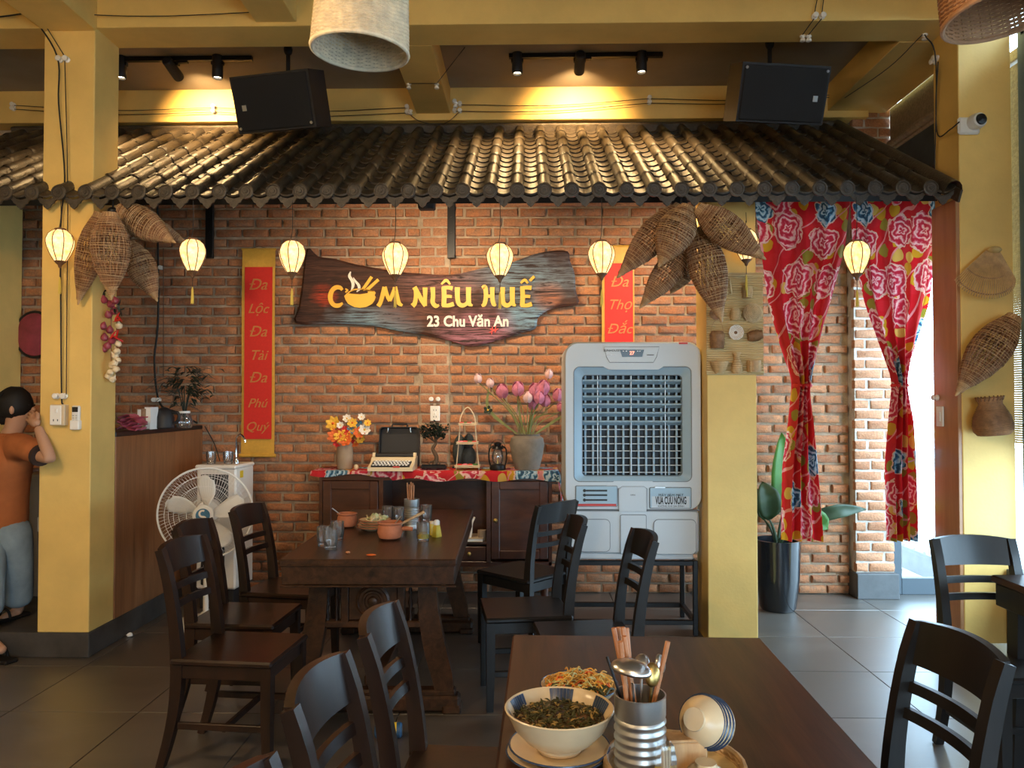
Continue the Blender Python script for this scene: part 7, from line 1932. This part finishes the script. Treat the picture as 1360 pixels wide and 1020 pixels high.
for (a_, b_, lb) in (((19, 140), (285, 143), 'upper wire along the rear beam beside the first loudspeaker'), ((19, 145), (285, 149), 'lower wire along the rear beam beside the first loudspeaker'), ((285, 143), (541, 143), 'upper wire along the rear beam behind the first loudspeaker'), ((285, 149), (541, 150), 'lower wire along the rear beam behind the first loudspeaker'), ((611, 139), (862, 131), 'upper wire along the rear beam under the second light track'), ((604, 148), (862, 137), 'lower wire along the rear beam under the second light track'), ((862, 131), (1118, 125), 'upper wire along the rear beam behind the second loudspeaker'), ((862, 137), (1118, 128), 'lower wire along the rear beam behind the second loudspeaker')):
    A, B = PY(*a_, RBY - .03), PY(*b_, RBY - .03); wire([A, (A + B) / 2 + Vector((0, 0, -.03)), B], lb)
wire([PY(541, 150, RBY - .03), PY(560, 162, RBY - .04), PY(590, 164, RBY - .04), PY(611, 148, RBY - .03)], 'looped wire under the cross beam end on the rear beam')
wire([PZ(543, 111, BZ - .03), PZ(580, 111, BZ - .03)], 'short wire across the cross beam underside'); wire([PZ(580, 111, BZ - .03), PY(618, 62, 5.2)], 'wire from the cross beam up to the ceiling')
wire([PY(618, 62, 5.2), PY(680, 64, 5.4)], 'wire from the ceiling knob to the second light track')
wire([PX(1246, 82, CX0 - .03), PX(1243, 140, CX0 - .02), PX(1246, 180, CX0 - .02), PY(1262, 172, PF - .012), PY(1274, 162, PF - .02)], 'dark wire looping from the insulators to the small camera', .004)
wire([PZ(1228, 46, BZ - .03), PX(1243, 82, CX0 - .03), PX(1241, 240, CX0 - .02)], 'dark wire running down the vestibule face of the east pillar', .004)
wire([PZ(1225, 46, BZ - .03), PX(1180, 90, 2.28), PX(1122, 130, 2.28)], 'wire along the vestibule beam to the rear beam'); wire([PY(1081, 25, PF - .03), PZ(1066, 46, BZ - .03)], 'short wire bending under the front beam near the second loudspeaker'); wire([PY(1091, 25, PF - .03), PZ(1074, 46, BZ - .03)], 'second short wire bending under the front beam near the second loudspeaker')
wire([PY(1081, 22, PF - .03), PY(1087, -10, PF - .03)], 'wire rising up the front beam near the second loudspeaker'); wire([PY(1091, 22, PF - .03), PY(1095, -10, PF - .03)], 'second wire rising up the front beam near the second loudspeaker')
wire([PY(620, 114, RBY - .012), PY(780, 112, RBY - .012), PY(960, 110, RBY - .012)], 'black cable along the top of the rear beam', .005)
wire([PY(209, 270, WY - .03), PY(210, 420, WY - .03), PY(205, 480, WY - .03), PY(212, 535, WY - .03), PY(235, 548, WY - .04), PY(262, 562, WY - .05)], 'thick black cable hanging down the brick wall behind the counter', .008, 'cord_black')
wire([PY(217, 330, WY - .03), PY(217, 500, WY - .03)], 'thin brown wire down the brick wall behind the counter', .003, 'wire_brown')
wire([PY(272, 566, 5.9), PY(285, 590, 5.9), PY(292, 612, 5.85)], 'black cord from the counter down to the water dispenser', .004)

# ================================================================== SMALL FIXTURES
p = PY(1287, 166, PF); t = thing('security_camera', 'small white security camera on the east pillar', 'camera', p)
MB().box((-.01, -.012, -.01), (.125, .024, .10), .012).build('base', 'white_plastic', t)
MB().lathe([(.044, 0), (.046, .03), (.040, .055), (.034, .06)], 24, (.015, -.02, .005), Rx(R(90)) @ Ry(R(8))).build('head', 'white_plastic', t)
MB().lathe([(.033, .058), (.030, .068), (.003, .074)], 24, (.015, -.02, .005), Rx(R(90)) @ Ry(R(8)), cap0=False).build('lens', 'screen', t)
p = PY(82, 551, PF); t = thing('light_switch', 'ivory surface box with light switch and socket on the counter pillar', 'switch', p)
MB().box((0, -.022, 0), (.085, .044, .122), .003).build('box', 'ivory_ceramic', t); MB().box((-.008, -.046, 0), (.066, .006, .112), .002).build('plate', 'porcelain', t)
MB().box((-.002, -.051, .025), (.014, .006, .024), .002).build('rocker', 'porcelain', t)
for s_ in (-1, 1): MB().box((-.006 + s_ * .012, -.050, -.030), (.004, .003, .012)).build('slot', 'ink_black', t)
p = PY(103, 554, PF); t = thing('remote_control', 'white air conditioner remote in a holder on the counter pillar', 'remote', p)
MB().box((0, -.014, .0), (.046, .024, .135), .006).build('body', 'white_plastic', t); MB().box((0, -.0265, .045), (.034, .003, .030), .001).build('display', 'screen', t)
for r_ in range(3):
    for k in (-1, 1): MB().box((k * .009, -.0275, .010 - r_ * .014), (.010, .004, .007), .001).build('button', 'steel_dull', t)
MB().box((0, -.018, -.045), (.054, .034, .055), .004).build('holder', 'porcelain', t)
p = PX(1250, 553, CX0 - .024); t = thing('door_switch', 'white switch plate on the timber jamb of the east pillar', 'switch', p)
MB().box((-.006, 0, 0), (.012, .07, .12), .003).build('plate', 'white_plastic', t); MB().box((-.014, 0, 0), (.006, .03, .06), .002).build('rocker', 'white_plastic', t)
p = PX(1246, 528, CX0 - .024); insulator(p, (-1, 0, 0), 'porcelain insulator on the timber jamb above the white switch plate', None)
